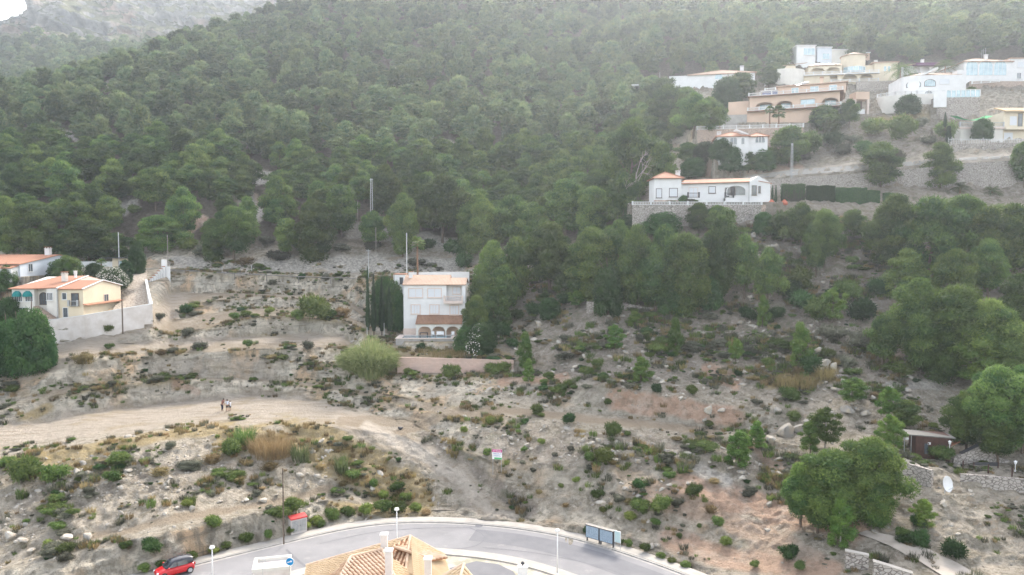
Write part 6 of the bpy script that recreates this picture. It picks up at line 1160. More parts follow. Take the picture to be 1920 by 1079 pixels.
MB().prism([((Lc.x+.5)-o0.x, 54.6-o0.y), ((Lc.x+.5)-o0.x, 46-o0.y), (1.0-o0.x, 44-o0.y), (.9-o0.x, 52.6-o0.y), (-2.6-o0.x, 55.4-o0.y), (A_.x-o0.x, 55.4-o0.y)], hz0, zE-1.1).obj('wall', 'white2', nh)
for px_, pt, pb_, Yc in ((720.5, 1003, 1034, 53.6), (729, 1033, 1073, 50.2), (802.5, 1048, 1082, 50.6)):
    t_ = hp(px_, pt, Yc); w_ = .23; c = MB().box(t_.x-w_-o0.x, t_.x+w_-o0.x, Yc-w_-o0.y, Yc+w_-o0.y, t_.z-2.2, t_.z).obj('chimney', 'stained', nh); MB().box(t_.x-w_-.05-o0.x, t_.x+w_+.05-o0.x, Yc-w_-.05-o0.y, Yc+w_+.05-o0.y, t_.z+.002, t_.z+.1).obj('cap', 'white', c)
# yard, wall pillar and flat-roofed annex
yd = MB(); pl_ = offs(-RW-1.5); a = kidx(600); b_ = kidx(1150); inner = [(x, y) for x, y in pl_[a:b_]]; yd.add([(x, y, .015) for x, y in inner]+[(9, 40, .015), (-20, 40, .015)], [tuple(range(len(inner)+2))]); tag(yd.obj('yard', 'yard'), 'gravel and paved yard inside the road bend', kind='structure')
dr = MB(); q_ = [Pz(x, y, 0) for x, y in ((842, 1066), (893, 1053), (935, 1059), (962, 1072), (975, 1090), (870, 1090))]; dr.add([(x, y, .03) for x, y, z in q_], [tuple(range(6))]); tag(dr.obj('driveway', 'asphalt2'), 'small dark asphalt forecourt beside the tiled house', kind='structure')
pp = Vector(Pz(980, 1098, 0)); pl = empty('gate_pillar', (pp.x, pp.y, 0), .1, 'white gate pillar with a small black globe lamp on top', 'pillar'); hh_ = 1.75; MB().box(-.42, .42, -.25, .25, -.1, hh_).obj('post', 'lampwhite', pl); MB().box(-.47, .47, -.3, .3, hh_+.002, hh_+.07).obj('cap', 'lampwhite', pl); MB().ball((0, 0, hh_+.33), .17).tube((0, 0, hh_+.07), (0, 0, hh_+.2), .04).obj('globe', 'dark', pl, smooth=True)
ax = empty('annex', P(474, 1079, 57.5), math.radians(14), 'white flat-roofed structure with raised parapet rim at the bottom edge', 'building'); zt = P(500, 1068, 57.5)[2]-ax.location.z
MB().box(0, 2.75, 0, 2.2, -4, zt-.25).obj('wall', 'stained', ax); MB().box(-.05, 2.8, -.05, .2, zt-.248, zt).box(-.05, .2, .202, 2.0, zt-.248, zt).box(2.55, 2.8, .202, 2.0, zt-.248, zt).box(-.05, 2.8, 2.002, 2.25, zt-.248, zt).obj('parapet', 'white2', ax)
ga = MB(); 
for i in range(5): ga.tube((i*.11-.22, 0, .3), (i*.11-.22, 0, .95), .012, n=5)
for i in range(3): ga.tube((-.22, 0, .5+i*.2), (.22, 0, .5+i*.2), .012, n=5)
ga.tube((0, 0, -4), (0, 0, .32), .03); g_ = ga.obj('aerial', 'galv'); g_.location = P(493, 1071, 57.3); tag(g_, 'small square grid aerial rising beside the white flat-roofed structure', 'aerial')
# ================================================================ PALMS, REEDS, POLES
def palm(px, base, top, wpx, kind, label, Y=None, trunk=True, seed=1):
    p = at(px, base) if Y is None else Vector(P(px, base, Y)); s = p.y/F; H = (base-top)*s; Rr = wpx/2*s; rng = np.random.default_rng(seed+int(px)); r = empty('palm_tree', p-Vector((0, 0, .1)), 0, label, 'palm'); hc = max(.3, H-Rr*.75)
    m_ = MB(); n_ = 8
    for i in range(n_): m_.tube((0.02*math.sin(i), 0, -.6+(hc+.6)*i/n_), (0.02*math.sin(i+1), 0, -.6+(hc+.6)*(i+1)/n_), .22-.06*i/n_, .20-.06*(i+1)/n_, 8)
    m_.obj('trunk', 'palmbark', r); A = Acc(); nf = 34 if kind == 'fan' else 38
    for k in range(nf):
        an = k*2.39996; el = rng.uniform(-.7, 1.35) if kind == 'fan' else rng.uniform(-.15, 1.3); V = []; 
        d = np.array([math.cos(an)*math.cos(el), math.sin(an)*math.cos(el), math.sin(el)]); side = np.array([-math.sin(an), math.cos(an), 0.]); up = np.cross(d, side)*-1; c0 = np.array([0, 0, hc])
        if kind == 'fan':
            c = c0+d*Rr*.5; nb = 11
            for j in range(nb):
                a = (j-(nb-1)/2)/(nb-1)*2.6; e = d*math.cos(a)+side*math.sin(a); tip = c+e*Rr*.55*(1-.15*abs(a))+np.array([0, 0, -.12*Rr]); w_ = side*math.cos(a)*.06*Rr-d*math.sin(a)*.06*Rr; mid_ = c+e*Rr*.3
                V += [c, mid_-w_*.9, tip, mid_+w_*.9]
            V += [c0-side*.03, c-side*.02, c+side*.02, c0+side*.03]
        else:
            pts = [c0+d*Rr*1.15*t_+np.array([0, 0, -1])*(Rr*.62*t_*t_) for t_ in np.linspace(0, 1, 9)]
            for j in range(8):
                a, b_ = pts[j], pts[j+1]; ll = Rr*.26*math.sin(math.pi*min(.95, (j+1.4)/9.5)); 
                V += [a-side*.03, a+side*.03, b_+side*.02, b_-side*.02]
                for sgn in (-1, 1):
                    for q_ in (.15, .6):
                        o_ = a+(b_-a)*q_; tip = o_+side*sgn*ll+(b_-a)*.9+np.array([0, 0, -.35*ll]); V += [o_, o_+(b_-a)*.22, tip, tip-(b_-a)*.05]
        V = np.array(V); A.add(V, np.arange(len(V)).reshape(-1, 4), rng.uniform(0, 1))
    o = A.mesh('crown', M['palm']); COL.objects.link(o); o.parent = r; return r
palm(783, 512, 443, 34, 'fan', 'fan palm with bare brown trunk rising behind the central villa', 150)
palm(1460, 236, 199, 30, 'fan', 'fan palm in front of the apricot villa, right of the pair', 185, seed=2); palm(1443, 234, 199, 20, 'fan', 'darker fan palm left of the pair by the apricot villa', 187, seed=3); palm(1350, 236, 202, 28, 'fan', 'multi-headed pale palm by the grey garden wall', 190, seed=4)
palm(1372, 172, 137, 30, 'feather', 'feather palm in front of the long white villa', 222, seed=5); palm(1688, 150, 110, 54, 'feather', 'large feather palm right of the cream arched villa', 225, seed=6); palm(1772, 138, 106, 46, 'feather', 'feather palm before the purple canopy house', 232, seed=7); palm(1822, 190, 164, 30, 'fan', 'palm under the bank of the big white arched villa', 200, seed=8)
palm(1872, 430, 374, 50, 'feather', 'bright feather palm rising from the pines at the right edge', 140, seed=9); palm(190, 508, 485, 24, 'fan', 'small fan palm between the pale house and the hut', 155, seed=10); palm(1800, 362, 335, 40, 'feather', 'dark palm below the stone track wall', 158, seed=11); palm(1860, 368, 342, 40, 'feather', 'dark palm below the stone track wall at the right edge', 157, seed=12)
# reed clump
def reeds(px, base, wpx, hpx, label, n_=1500, mat='reed', seed=1, name='reed_clump', cat='reeds', w_=.035):
    p = at(px, base); s = p.y/F; o = grass_mesh(seed, mat, n_, hpx*s, wpx*s*.72, w_, name, .42); COL.objects.link(o); o.location = p+Vector((0, wpx*s*.25, 0)); return tag(o, label, cat)
def reed_dome(px, base, wpx, hpx, label, n_=2600, seed=1):
    p = at(px, base); s = p.y/F; H = hpx*s; Rr = wpx*s/2; rng = np.random.default_rng(seed); A = Acc()
    for i in range(n_):
        an = rng.uniform(0, 6.28); q_ = math.sqrt(rng.uniform(0, 1)); o = np.array([math.cos(an), math.sin(an), 0.]); b_ = o*Rr*.55*q_; L_ = H*rng.uniform(.55, 1.08)*(1-.25*q_); out = Rr*(.10+.42*q_)*rng.uniform(.5, 1.2); h0 = rng.uniform(.0, .75)
        pts = [b_+o*out*t_**1.8+np.array([0, 0, L_*(t_-.22*q_*t_*t_*t_)]) for t_ in (h0, h0+(1-h0)*.4, h0+(1-h0)*.75, 1.0)]; side = np.cross(o, rng.normal(0, 1, 3)); side /= np.linalg.norm(side)+1e-6; ws = (.05, .045, .03, .006); V = []
        for j in range(3): V += [pts[j]-side*ws[j], pts[j]+side*ws[j], pts[j+1]+side*ws[j+1], pts[j+1]-side*ws[j+1]]
        for _ in range(2):
            c = pts[1]+(pts[2]-pts[1])*rng.uniform(0, 1); dd = o*rng.uniform(.2, .6)+rng.normal(0, .3, 3); dd[2] = abs(dd[2])*.4; V += [c, c+dd*.5+side*.05, c+dd-np.array([0, 0, .15]), c+dd*.5-side*.05]
        A.add(np.array(V), np.arange(len(V)).reshape(-1, 4), rng.uniform(0, 1))
    o = A.mesh('reed_clump', M['reed']); COL.objects.link(o); o.location = p+Vector((0, Rr*.5, -.2)); return tag(o, label, 'reeds')
reed_dome(690, 716, 118, 94, 'large light green giant reed clump left of the central villa pool'); reed_dome(655, 700, 56, 56, 'smaller reed clump leaning out at the left foot of the big one', 700, 2)
reeds(500, 862, 110, 40, 'tall straw and green grass stand at the edge of the dirt platform', 1500, 'dryshrub', 3, 'tall_grass', 'grass', .02); reeds(455, 838, 50, 34, 'greener tall grass clump at the left end of the straw stand', 420, 'shrub', 4, 'tall_grass', 'grass', .03); reeds(560, 868, 46, 34, 'pale reed tuft at the right end of the straw stand', 260, 'reed', 5, 'tall_grass', 'grass', .03); reeds(640, 890, 30, 36, 'thin pale reeds on the rubble bank above the cabinet', 160, 'reed', 6, 'tall_grass', 'grass', .03)
reeds(1500, 730, 100, 24, 'golden dry grass patch on the rocky slope left of the big pines', 900, 'dryshrub', 7, 'tall_grass', 'grass', .03); reeds(1550, 716, 50, 28, 'golden grass clump beside the reddish rocks', 400, 'dryshrub', 8, 'tall_grass', 'grass', .03); reeds(650, 905, 60, 20, 'straw grass stand below the thin reeds', 400, 'dryshrub', 9, 'tall_grass', 'grass', .02); reeds(355, 950, 24, 20, 'single lime green grass tuft in the rubble', 220, 'lime', 10, 'tall_grass', 'grass', .02)
reeds(845, 668, 190, 14, 'strip of straw grass on the terrace between the pool and the pink wall', 1500, 'dryshrub', 11, 'tall_grass', 'grass', .03); reeds(95, 900, 100, 18, 'straw grass along the lower left platform edge', 900, 'dryshrub', 12, 'tall_grass', 'grass', .02)
# white oleander and other garden plants
p = Vector(P(210, 540, 146)); s = 146/F; o = broad_crown(901, 22, 170, .11, 38*s, 64*s, 'broad'); rt = empty('oleander', p, 0, 'rounded oleander covered in white flowers above the cream house roof', 'shrub'); COL.objects.link(o); o.parent = rt; o.name = 'foliage'
rng = np.random.default_rng(4); d = rng.normal(0, 1, (1500, 3)); d[:, 2] = abs(d[:, 2]); d /= np.linalg.norm(d, axis=1)[:, None]; V, Fc = leafquads(d*np.array([31*s, 31*s, 36*s])*rng.uniform(.86, 1.03, (1500, 1))+np.array([0, 0, .4]), d, .085, .8, rng); o = mesh_np('blossom', V, Fc, M['flower'], parent=rt)
p = at(900, 668); s = p.y/F; rt = empty('oleander', p+Vector((0, 1, 0)), 0, 'dark oleander with white blossom right of the pool', 'shrub'); o = broad_crown(903, 24, 170, .12, 62*s, 62*s, 'broad'); COL.objects.link(o); o.parent = rt; o.name = 'foliage'; d = rng.normal(0, 1, (420, 3)); d[:, 2] = abs(d[:, 2]); d[:, 0] = -abs(d[:, 0]); d /= np.linalg.norm(d, axis=1)[:, None]; V, Fc = leafquads(d*np.array([30*s, 30*s, 58*s])+np.array([0, 0, .2]), d, .10, .8, rng); mesh_np('blossom', V, Fc, M['flower'], parent=rt)
for px_, py_, w_, h_, lb, cat_ in ((130, 520, 56, 40, 'feathery light green pepper tree above the cream house roof', 'tree'), (178, 520, 40, 26, 'dark rounded bush right of the pepper tree', 'shrub'), (237, 528, 28, 40, 'dark green bush tucked between oleander and driveway', 'shrub'), (1282, 381, 20, 13, 'small dark round bush on the bungalow terrace', 'shrub')):
    p = Vector(P(px_, py_, 147.2 if px_ > 1000 else 150)); s = p.y/F; rt = empty('garden_shrub' if cat_ == 'shrub' else 'pepper_tree', p, 0, lb, cat_); o = broad_crown(910+px_, 16, 200, .12, h_*s, w_*s, 'shrub' if px_ == 130 else 'broad'); COL.objects.link(o); o.parent = rt; o.name = 'foliage'
# cactus and terracotta pots beside the bungalow
p = Vector(P(1490, 378, 148)); ca = MB(); s = 148/F
for i in range(13):
    x = (i-6)*.32; h = 1.2+1.1*abs(math.sin(i*2.3)); ca.tube((x*.35, 0, 0), (x, math.sin(i)*.3, .7), .09, .09, 6); ca.tube((x, math.sin(i)*.3, .7), (x*1.1, math.sin(i)*.3, h), .10, .07, 6)
tag(ca.obj('cactus', 'greyshrub', loc=p), 'pale branching candelabra cactus between pots and hedges', 'cactus')
M['terra'] = simple('terracotta', (.50, .17, .11), (.42, .13, .08), 3)
for i, px_ in enumerate((1446.5, 1470.5)):
    p = Vector(P(px_, 385.5, 146.6)); m_ = MB(); m_.lathe((0, 0, 0), [(.30, 0), (.62, .15), (.66, .45), (.40, .85), (.16, 1.05), (.20, 1.12), (.05, 1.16)], 14); o = m_.obj('pot', 'terra', smooth=True, loc=p); tag(o, 'bulbous terracotta pot, %s of the two right of the bungalow' % ('left' if i == 0 else 'right'), 'pot')
# poles and masts
def pole(px, top, base, Y, r0, mat, label, arm=None, name='utility_pole', cat='pole'):
    p = at(px, base) if Y is None else Vector(P(px, base, Y)); zt = P(px, top, p.y)[2]-p.z; e = empty(name, p, 0, label, cat); MB().tube((0, 0, -1), (0, 0, zt), r0, r0*.7, 8).obj('shaft', mat, e)
    if arm: MB().box(-arm, arm, -.04, .04, zt-.35, zt-.25).obj('crossarm', mat, e)
    return e
pole(532, 878, 1003, 77.5, .08, 'bark', 'slim dark wooden pole on the bank left of the red-topped cabinet'); pole(230, 546, 615, 126.0, .13, 'bark', 'wooden pole standing against the long white retaining wall'); pole(315, 441, 492, 164, .10, 'palebark', 'thin pale pole behind the pier of the stepped wall'); pole(223.5, 436, 500, 166, .13, 'galv', 'thick grey metal pole beside the cream hut')
pole(763, 437, 520, 151, .14, 'galv', 'grey metal pole behind the central villa roof'); pole(691, 468, 520, 156, .07, 'galv', 'short thin lamp pole above the cypresses', .5); pole(705, 427, 470, 172, .08, 'palebark', 'leaning pale wooden pole on the pink clay scar'); pole(671, 377, 430, 180, .09, 'palebark', 'thin pole left of the lattice mast by the forest'); pole(720, 643, 628, 133, .04, 'galv', 'x') if False else None
pole(1339, 298, 330, 162, .07, 'palebark', 'small pole with crossarm behind the bungalow roof', .7); pole(1585, 185, 225, 205, .07, 'galv', 'thin metal pole left of the carport'); pole(1237, 136, 160, 240, .06, 'galv', 'thin white pole beside the long white villa roof'); pole(720.5, 606, 640, 134, .05, 'lampwhite', 'short white post beside the reed clump by the villa', name='post', cat='post'); pole(688.5, 614, 640, 133, .05, 'lampwhite', 'short white post left of the cypress feet', name='post', cat='post')
pole(183.5, 747, 757, None, .12, 'bark', 'short dark stump post at the foot of the lower marl cut', name='post', cat='post'); pole(472, 498, 520, 160.5, .09, 'galv', 'short grey post on the upper track pipe line', name='post', cat='post')
def lattice(px, top, base, wpx, label, Y=None):
    p = at(px, base) if Y is None else Vector(P(px, base, Y)); s = p.y/F; H = (base-top)*s; W = wpx*s; e = empty('lattice_mast', p, .35, label, 'mast'); n_ = max(8, int(H/.8)); lg = [MB() for _ in range(4)]; br = MB(); cs = [(-1, -1), (1, -1), (1, 1), (-1, 1)]
    wd = lambda t_: W/2*(1.15-.45*t_)
    for k, (a, b_) in enumerate(cs): lg[k].tube((a*wd(0), b_*wd(0), -1), (a*wd(1), b_*wd(1), H), .035, .03, 4); lg[k].obj('leg', 'galv', e)
    for i in range(n_):
        t0, t1 = i/n_, (i+1)/n_
        for k in range(4):
            (a, b_), (c, d_) = cs[k], cs[(k+1) % 4]; br.tube((a*wd(t0), b_*wd(t0), H*t0), (c*wd(t1), d_*wd(t1), H*t1), .009, n=4); br.tube((a*wd(t1), b_*wd(t1), H*t1), (c*wd(t1), d_*wd(t1), H*t1), .009, n=4)
    br.obj('bracing', 'galv', e); MB().box(-W*.7, W*.7, -.05, .05, H-.3, H-.2).obj('crossarm', 'galv', e); return e
lattice(697, 336, 425, 4.0, 'tall grey lattice mast at the foot of the forest above the villa', 181); lattice(1484, 270, 345, 3.2, 'grey lattice mast on the dirt track above the hedges', 164.5); lattice(1690, 128, 205, 3.2, 'grey lattice mast before the curved terrace of the white villa', 200)
# pipe line on posts along the upper track
pts = [(319, 506), (380, 509.5), (440, 513), (500, 516), (560, 519), (620, 521), (690, 523), (740, 521)]; e = None; rl = MB(); ps = []
for px_, py_ in pts:
    c = Vector(P(px_, py_, 158.6 if px_ > 330 else 157)); 
    if e is None: e = empty('pipeline', c, 0, 'long grey pipe carried on posts along the top of the marl cuts', 'pipe'); o0 = c.copy()
    ps.append(c-o0)
for a, b_ in zip(ps[:-1], ps[1:]): rl.tube(a, b_, .09, n=8)
M['oldpipe'] = simple('old_pipe', (.22, .21, .20), (.15, .14, .13), 2); rl.obj('pipe', 'oldpipe', e)
for a in ps[1:-1]: MB().box(a.x-.07, a.x+.07, a.y-.06, a.y+.06, a.z-1.3, a.z-.091).obj('post', 'oldpipe', e)
# dead pine
def branchy(px, base, top, Y, label, seed=3, mat='palebark'):
    rng = np.random.default_rng(seed); p = Vector(P(px, base, Y)); s = Y/F; H = (base-top)*s; m_ = MB()
    def rec(a, d, L_, r, lv):
        b_ = a+d*L_; m_.tube(a, b_, r, r*.6, 5, cap=False)
        if lv == 0: return
        for _ in range(3): q_ = (d+Vector(rng.normal(0, .45, 3))).normalized(); rec(a.lerp(b_, rng.uniform(.5, 1)), q_, L_*.6, r*.55, lv-1)
    rec(Vector((0, 0, -.5)), Vector((.05, 0, 1)), H*.5, .16, 4); return tag(m_.obj('dead_tree', mat, loc=p), label, 'dead tree')
branchy(1190, 375, 265, 158, 'tall bare dead pine at the forest edge left of the bungalow'); branchy(1175, 375, 318, 156, 'shorter leaning bare dead tree beside the tall dead pine', 5)
# ================================================================ STREET
def tangent(px): i = kidx(px); return math.atan2(_t[i][1], _t[i][0]), KL[i], KN[i]
_t2 = np.gradient(KL, axis=0); _t2 /= np.hypot(*_t2.T)[:, None]; _t = _t2
def lamp(px, top, Y, label):
    p = Vector(P(px, 600, Y)); p.z = 0; zt = P(px, top, Y)[2]; e = empty('street_lamp', (p.x, p.y, .1), 0, label, 'street lamp', 'white street lamps along the road'); MB().tube((0, 0, 0), (0, 0, .5), .11, .09, 12).tube((0, 0, .5), (0, 0, zt-.55), .065, .05, 12).obj('post', 'lampwhite', e, smooth=True)
    MB().lathe((0, 0, zt-.45), [(.05, -.12), (.24, 0), (.25, .08), (.18, .20), (.02, .25)], 16).obj('lamp_head', 'lampwhite', e, smooth=True); return e
lamp(388.5, 1021, 66.2, 'white street lamp nearest the red car, leftmost of the three'); lamp(741, 950, 74.2, 'white street lamp rising behind the tiled roof, middle of the three'); lamp(1046.5, 989.5, 69.6, 'white street lamp in front of the mailboxes, rightmost of the three')
# utility cabinet
p = Vector(Pz(561, 1000.5, .1)); an, _, _ = tangent(561); e = empty('utility_cabinet', p, an, 'pale utility cabinet with red sloping top on the pavement edge', 'cabinet'); w_, h_ = 1.78, 1.62; M['redtop'] = simple('red_painted_top', (.50, .05, .05), (.42, .04, .04), 3, .5); M['cab'] = simple('grey_cabinet_paint', (.50, .47, .45), (.44, .41, .40), 2)
MB().box(-w_/2, w_/2, 0, .75, 0, h_).obj('body', 'cab', e); MB().slab([(-w_/2-.04, -.06, h_+.12), (w_/2+.04, -.06, h_+.12), (w_/2+.04, .8, h_+.30), (-w_/2-.04, .8, h_+.30)], .14).obj('top', 'redtop', e)
for x in (-.78, .03): d_ = MB().box(x, x+.73, -.035, -.002, .25, 1.45).obj('door', 'metal', e); MB().box(x+(.62 if x < 0 else .05), x+(.66 if x < 0 else .09), -.06, -.036, .8, .95).obj('handle', 'dark', d_)
# mailboxes
M['mailblue'] = simple('pale_blue_paint', (.36, .45, .54), (.30, .39, .48), 5, .5)
an, kp, kn = tangent(1122); a0 = Vector(Pz(1098, 1014.5, .1)); a1 = Vector(Pz(1149, 1029, .1)); dv = a1-a0; rz_ = math.atan2(dv.y, dv.x); L_ = dv.length; w_ = L_/2-.03
for k in range(2):
    e = empty('mailbox_bank', a0+dv*(k*.51), rz_, 'dark framed bank of pale blue mailboxes, %s of the two by the road' % ('left' if k == 0 else 'right'), 'mailboxes', 'mailbox banks beside the road')
    MB().box(0, w_, 0, .42, .42, 1.72).box(-.04, w_+.04, -.06, .48, 1.722, 1.80).obj('frame', 'dark', e)
    for x in (.05, w_-.09): MB().box(x, x+.06, .1, .3, -.3, .418).obj('leg', 'dark', e)
    nr_, ncx = 14, 5
    for i in range(ncx):
        for j in range(nr_): x = .05+i*(w_-.1)/ncx; z = .47+j*1.22/nr_; MB().box(x+.01, x+(w_-.1)/ncx-.01, -.022, -.002, z+.01, z+1.22/nr_-.012).obj('mailbox_door', 'mailblue', e)
e = empty('notice_board', a1+Vector((math.cos(rz_), math.sin(rz_), 0))*.18, rz_, 'pale turquoise glazed notice board on two legs right of the mailboxes', 'notice board'); M['notice'] = simple('pale_turquoise_panel', (.45, .58, .58), (.40, .52, .53), 3, .4); MB().box(0, .72, 0, .08, .75, 1.95).obj('frame', 'lampwhite', e); MB().box(.05, .67, -.012, -.002, .8, 1.9).obj('panel', 'notice', e)
for x in (.02, .65): MB().box(x, x+.05, .01, .06, -.2, .748).obj('leg', 'galv', e)
# billboard
def text(body, size, loc, mat, parent, rx=math.pi/2, name='lettering', ext=.004):
    cu = bpy.data.curves.new(name, 'FONT'); cu.body = body; cu.size = size; cu.extrude = ext; cu.align_x = 'CENTER'; to = bpy.data.objects.new(name+'_tmp', cu); COL.objects.link(to); dg = bpy.context.evaluated_depsgraph_get(); me = bpy.data.meshes.new_from_object(to.evaluated_get(dg)); bpy.data.objects.remove(to); me.materials.clear(); me.materials.append(M[mat]); o = bpy.data.objects.new(name, me); COL.objects.link(o); o.parent = parent; o.location = loc; o.rotation_euler = (rx, 0, 0); return o
p = at(932, 889); s = p.y/F; e = empty('billboard', p, math.radians(-14), 'white for-sale billboard with magenta header on two posts beside the dirt ramp', 'sign'); M['mag'] = simple('magenta_print', (.45, .04, .20), (.40, .03, .18), 3, .5); M['blueprint'] = simple('blue_print', (.12, .18, .42), (.10, .16, .38), 3, .5); M['greenprint'] = simple('green_print', (.10, .42, .16), (.08, .36, .14), 3, .5)
bw, z0, z1 = 19.5*s, 28*s, 47*s; MB().box(-bw/2, bw/2, 0, .04, z0, z1).obj('board', 'lampwhite', e); MB().box(-bw/2, bw/2, -.012, -.002, z1-.34, z1).obj('header', 'mag', e); MB().box(-.35, bw/2-.02, -.012, -.002, z0+.02, z0+.24).obj('phone_strip', 'greenprint', e)
text('SE VENDE', .24, (0, -.016, z1-.26), 'lampwhite', e); text('PARCELA', .24, (0, -.006, z1-.60), 'blueprint', e); text('URBANA', .24, (0, -.006, z1-.86), 'blueprint', e)
for x in (-bw/2+.06, bw/2-.12): MB().box(x, x+.05, .041, .09, -.4, z1-.05).obj('post', 'metal', e)
# round blue sign
p = Vector(P(543.5, 1053.5, 58)); e = empty('road_sign', (p.x, p.y, 0), math.radians(-3), 'round blue road sign with white arrow on a thin post', 'road sign'); M['signblue'] = simple('sign_blue', (.01, .22, .50), (.01, .20, .46), 2, .4); MB().tube((0, .03, -.1), (0, .03, p.z+.2), .035, n=8).obj('post', 'galv', e)
m_ = MB(); m_.tube((0, -.01, p.z), (0, .01, p.z), .33, n=24); m_.obj('disc', 'lampwhite', e); MB().tube((0, -.022, p.z), (0, -.012, p.z), .285, n=24).obj('face', 'signblue', e)
m_ = MB(); c, s_ = math.cos(.35), math.sin(.35); ar = [(-.2, -.035), (.06, -.035), (.06, -.10), (.22, 0), (.06, .10), (.06, .035), (-.2, .035)]; ar = [(x*c-y*s_, x*s_+y*c) for x, y in ar]; m_.add([(x, -.028, p.z+y) for x, y in ar]+[(x, -.0225, p.z+y) for x, y in ar], [tuple(range(7)), tuple(range(13, 6, -1))]); m_.obj('arrow', 'lampwhite', e)
# red two-tone city car
M['carred'] = simple('red_car_paint', (.50, .015, .02), (.46, .013, .018), 1, .22, .6); M['carblack'] = simple('black_car_paint', (.02, .022, .03), (.03, .032, .04), 1, .2, .6); M['tyre'] = simple('tyre_rubber', (.02, .02, .02), (.03, .03, .03), 5, .8); M['rim'] = simple('alloy_rim', (.55, .56, .58), (.45, .46, .48), 6, .3, .5, .6); M['lens'] = simple('headlight_lens', (.75, .77, .80), (.65, .67, .70), 4, .1, .8); M['tail'] = simple('tail_lens', (.45, .02, .02), (.40, .015, .015), 4, .2, .8)
cp_ = Pz(327, 1076.5, 0); ip = kidx(327); an = math.atan2(_t[ip][1], _t[ip][0])
car = empty('parked_car', (cp_[0], cp_[1], .004), an+math.pi, 'small red hatchback with black roof parked against the kerb', 'car')
# local: +x is the nose
def loft(secs, name, mat, parent, sub=2):      # sections: (x, [(y,z)...]) mirrored
    V = []; n_ = len(secs[0][1])
    for x, pr in secs:
        V += [(x, y, z) for y, z in pr]+[(x, -y, z) for y, z in reversed(pr)]
    k = 2*n_; Fc = [(i*k+j, i*k+(j+1) % k, (i+1)*k+(j+1) % k, (i+1)*k+j) for i in range(len(secs)-1) for j in range(k)]; Fc += [tuple(range(k-1, -1, -1)), tuple(range((len(secs)-1)*k, len(secs)*k))]
    o = MB().add(V, Fc).obj(name, mat, parent, smooth=True); md = o.modifiers.new('s', 'SUBSURF'); md.levels = sub; md.render_levels = sub; return o
body = [(-1.72, [(.55, .32), (.66, .36), (.68, .60), (.60, .82), (.3, .86)]), (-1.6, [(.70, .24), (.80, .30), (.82, .62), (.76, .90), (.4, .95)]), (-.9, [(.72, .20), (.83, .28), (.84, .62), (.79, .93), (.4, .98)]), (.2, [(.72, .20), (.83, .28), (.83, .60), (.78, .90), (.4, .95)]), (.95, [(.72, .20), (.83, .28), (.82, .58), (.74, .82), (.4, .93)]), (1.5, [(.68, .22), (.78, .28), (.77, .52), (.66, .70), (.35, .78)]), (1.74, [(.5, .28), (.62, .33), (.62, .50), (.52, .60), (.25, .64)])]
loft(body, 'body', 'carred', car)
cab = [(-1.66, [(.30, .86), (.66, .88), (.62, 1.15), (.52, 1.32), (.25, 1.36)]), (-1.5, [(.30, .88), (.73, .90), (.67, 1.22), (.58, 1.48), (.25, 1.54)]), (-.6, [(.30, .88), (.75, .91), (.68, 1.24), (.60, 1.52), (.25, 1.58)]), (.1, [(.30, .88), (.75, .90), (.67, 1.22), (.58, 1.46), (.25, 1.52)]), (.55, [(.30, .88), (.72, .88), (.64, 1.08), (.54, 1.22), (.25, 1.28)]), (1.0, [(.28, .84), (.62, .84), (.60, .87), (.5, .90), (.25, .92)])]
loft(cab, 'cabin', 'carblack', car)
for sgn in (-1, 1):
    for (xa, xb, xc, xd) in ((-.02, .72, .22, -.02), (-1.05, -.10, -.10, -.95)):
        MB().add([(xa, sgn*.765, .95), (xb, sgn*.755, .95), (xc, sgn*.665, 1.34), (xd, sgn*.665, 1.36)]+[(xa, sgn*.74, .95), (xb, sgn*.73, .95), (xc, sgn*.64, 1.34), (xd, sgn*.64, 1.36)], [(0, 1, 2, 3), (7, 6, 5, 4), (0, 4, 5, 1), (1, 5, 6, 2), (2, 6, 7, 3), (3, 7, 4, 0)]).obj('side_window', 'glass', car)
    for xw in (-1.2, 1.12):
        wh = MB().tube((xw, sgn*.66, .31), (xw, sgn*.85, .31), .31, n=20).obj('wheel', 'tyre', car); MB().tube((xw, sgn*.851, .31), (xw, sgn*.865, .31), .20, n=14).obj('rim', 'rim', wh)
    MB().ball((1.62, sgn*.52, .60), .12, .7).obj('headlight', 'lens', car, smooth=True); MB().box(-1.74, -1.66, sgn*.62-.09, sgn*.62+.09, .72, .90).obj('tail_light', 'tail', car); MB().ball((.72, sgn*.90, 1.0), .10, .7).obj('wing_mirror', 'carred', car, smooth=True)
MB().add([(.93, -.58, .94), (.93, .58, .94), (.38, .50, 1.37), (.38, -.50, 1.37)]+[(.90, -.58, .92), (.90, .58, .92), (.35, .50, 1.35), (.35, -.50, 1.35)], [(0, 1, 2, 3), (7, 6, 5, 4), (0, 4, 5, 1), (1, 5, 6, 2), (2, 6, 7, 3), (3, 7, 4, 0)]).obj('windscreen', 'glass', car)
# manhole
mh = Pz(898, 986.5, 0); mo = MB(); mo.tube((0, 0, .0), (0, 0, .012), .42, n=20); o = mo.obj('manhole_cover', 'seal', loc=(mh[0], mh[1], .006)); tag(o, 'round dark manhole cover near the kerb at the foot of the dirt ramp', 'manhole cover')
# black bag beside the ramp
p = at(751, 806); o = rock_mesh(77, 5, 'rubbish_bag', .8); COL.objects.link(o); o.data.materials.clear(); o.data.materials.append(M['dark']); o.location = p+Vector((0, 0, .2)); o.scale = (.8, .6, .75); tag(o, 'lumpy black bag lying beside the dirt ramp', 'bag')
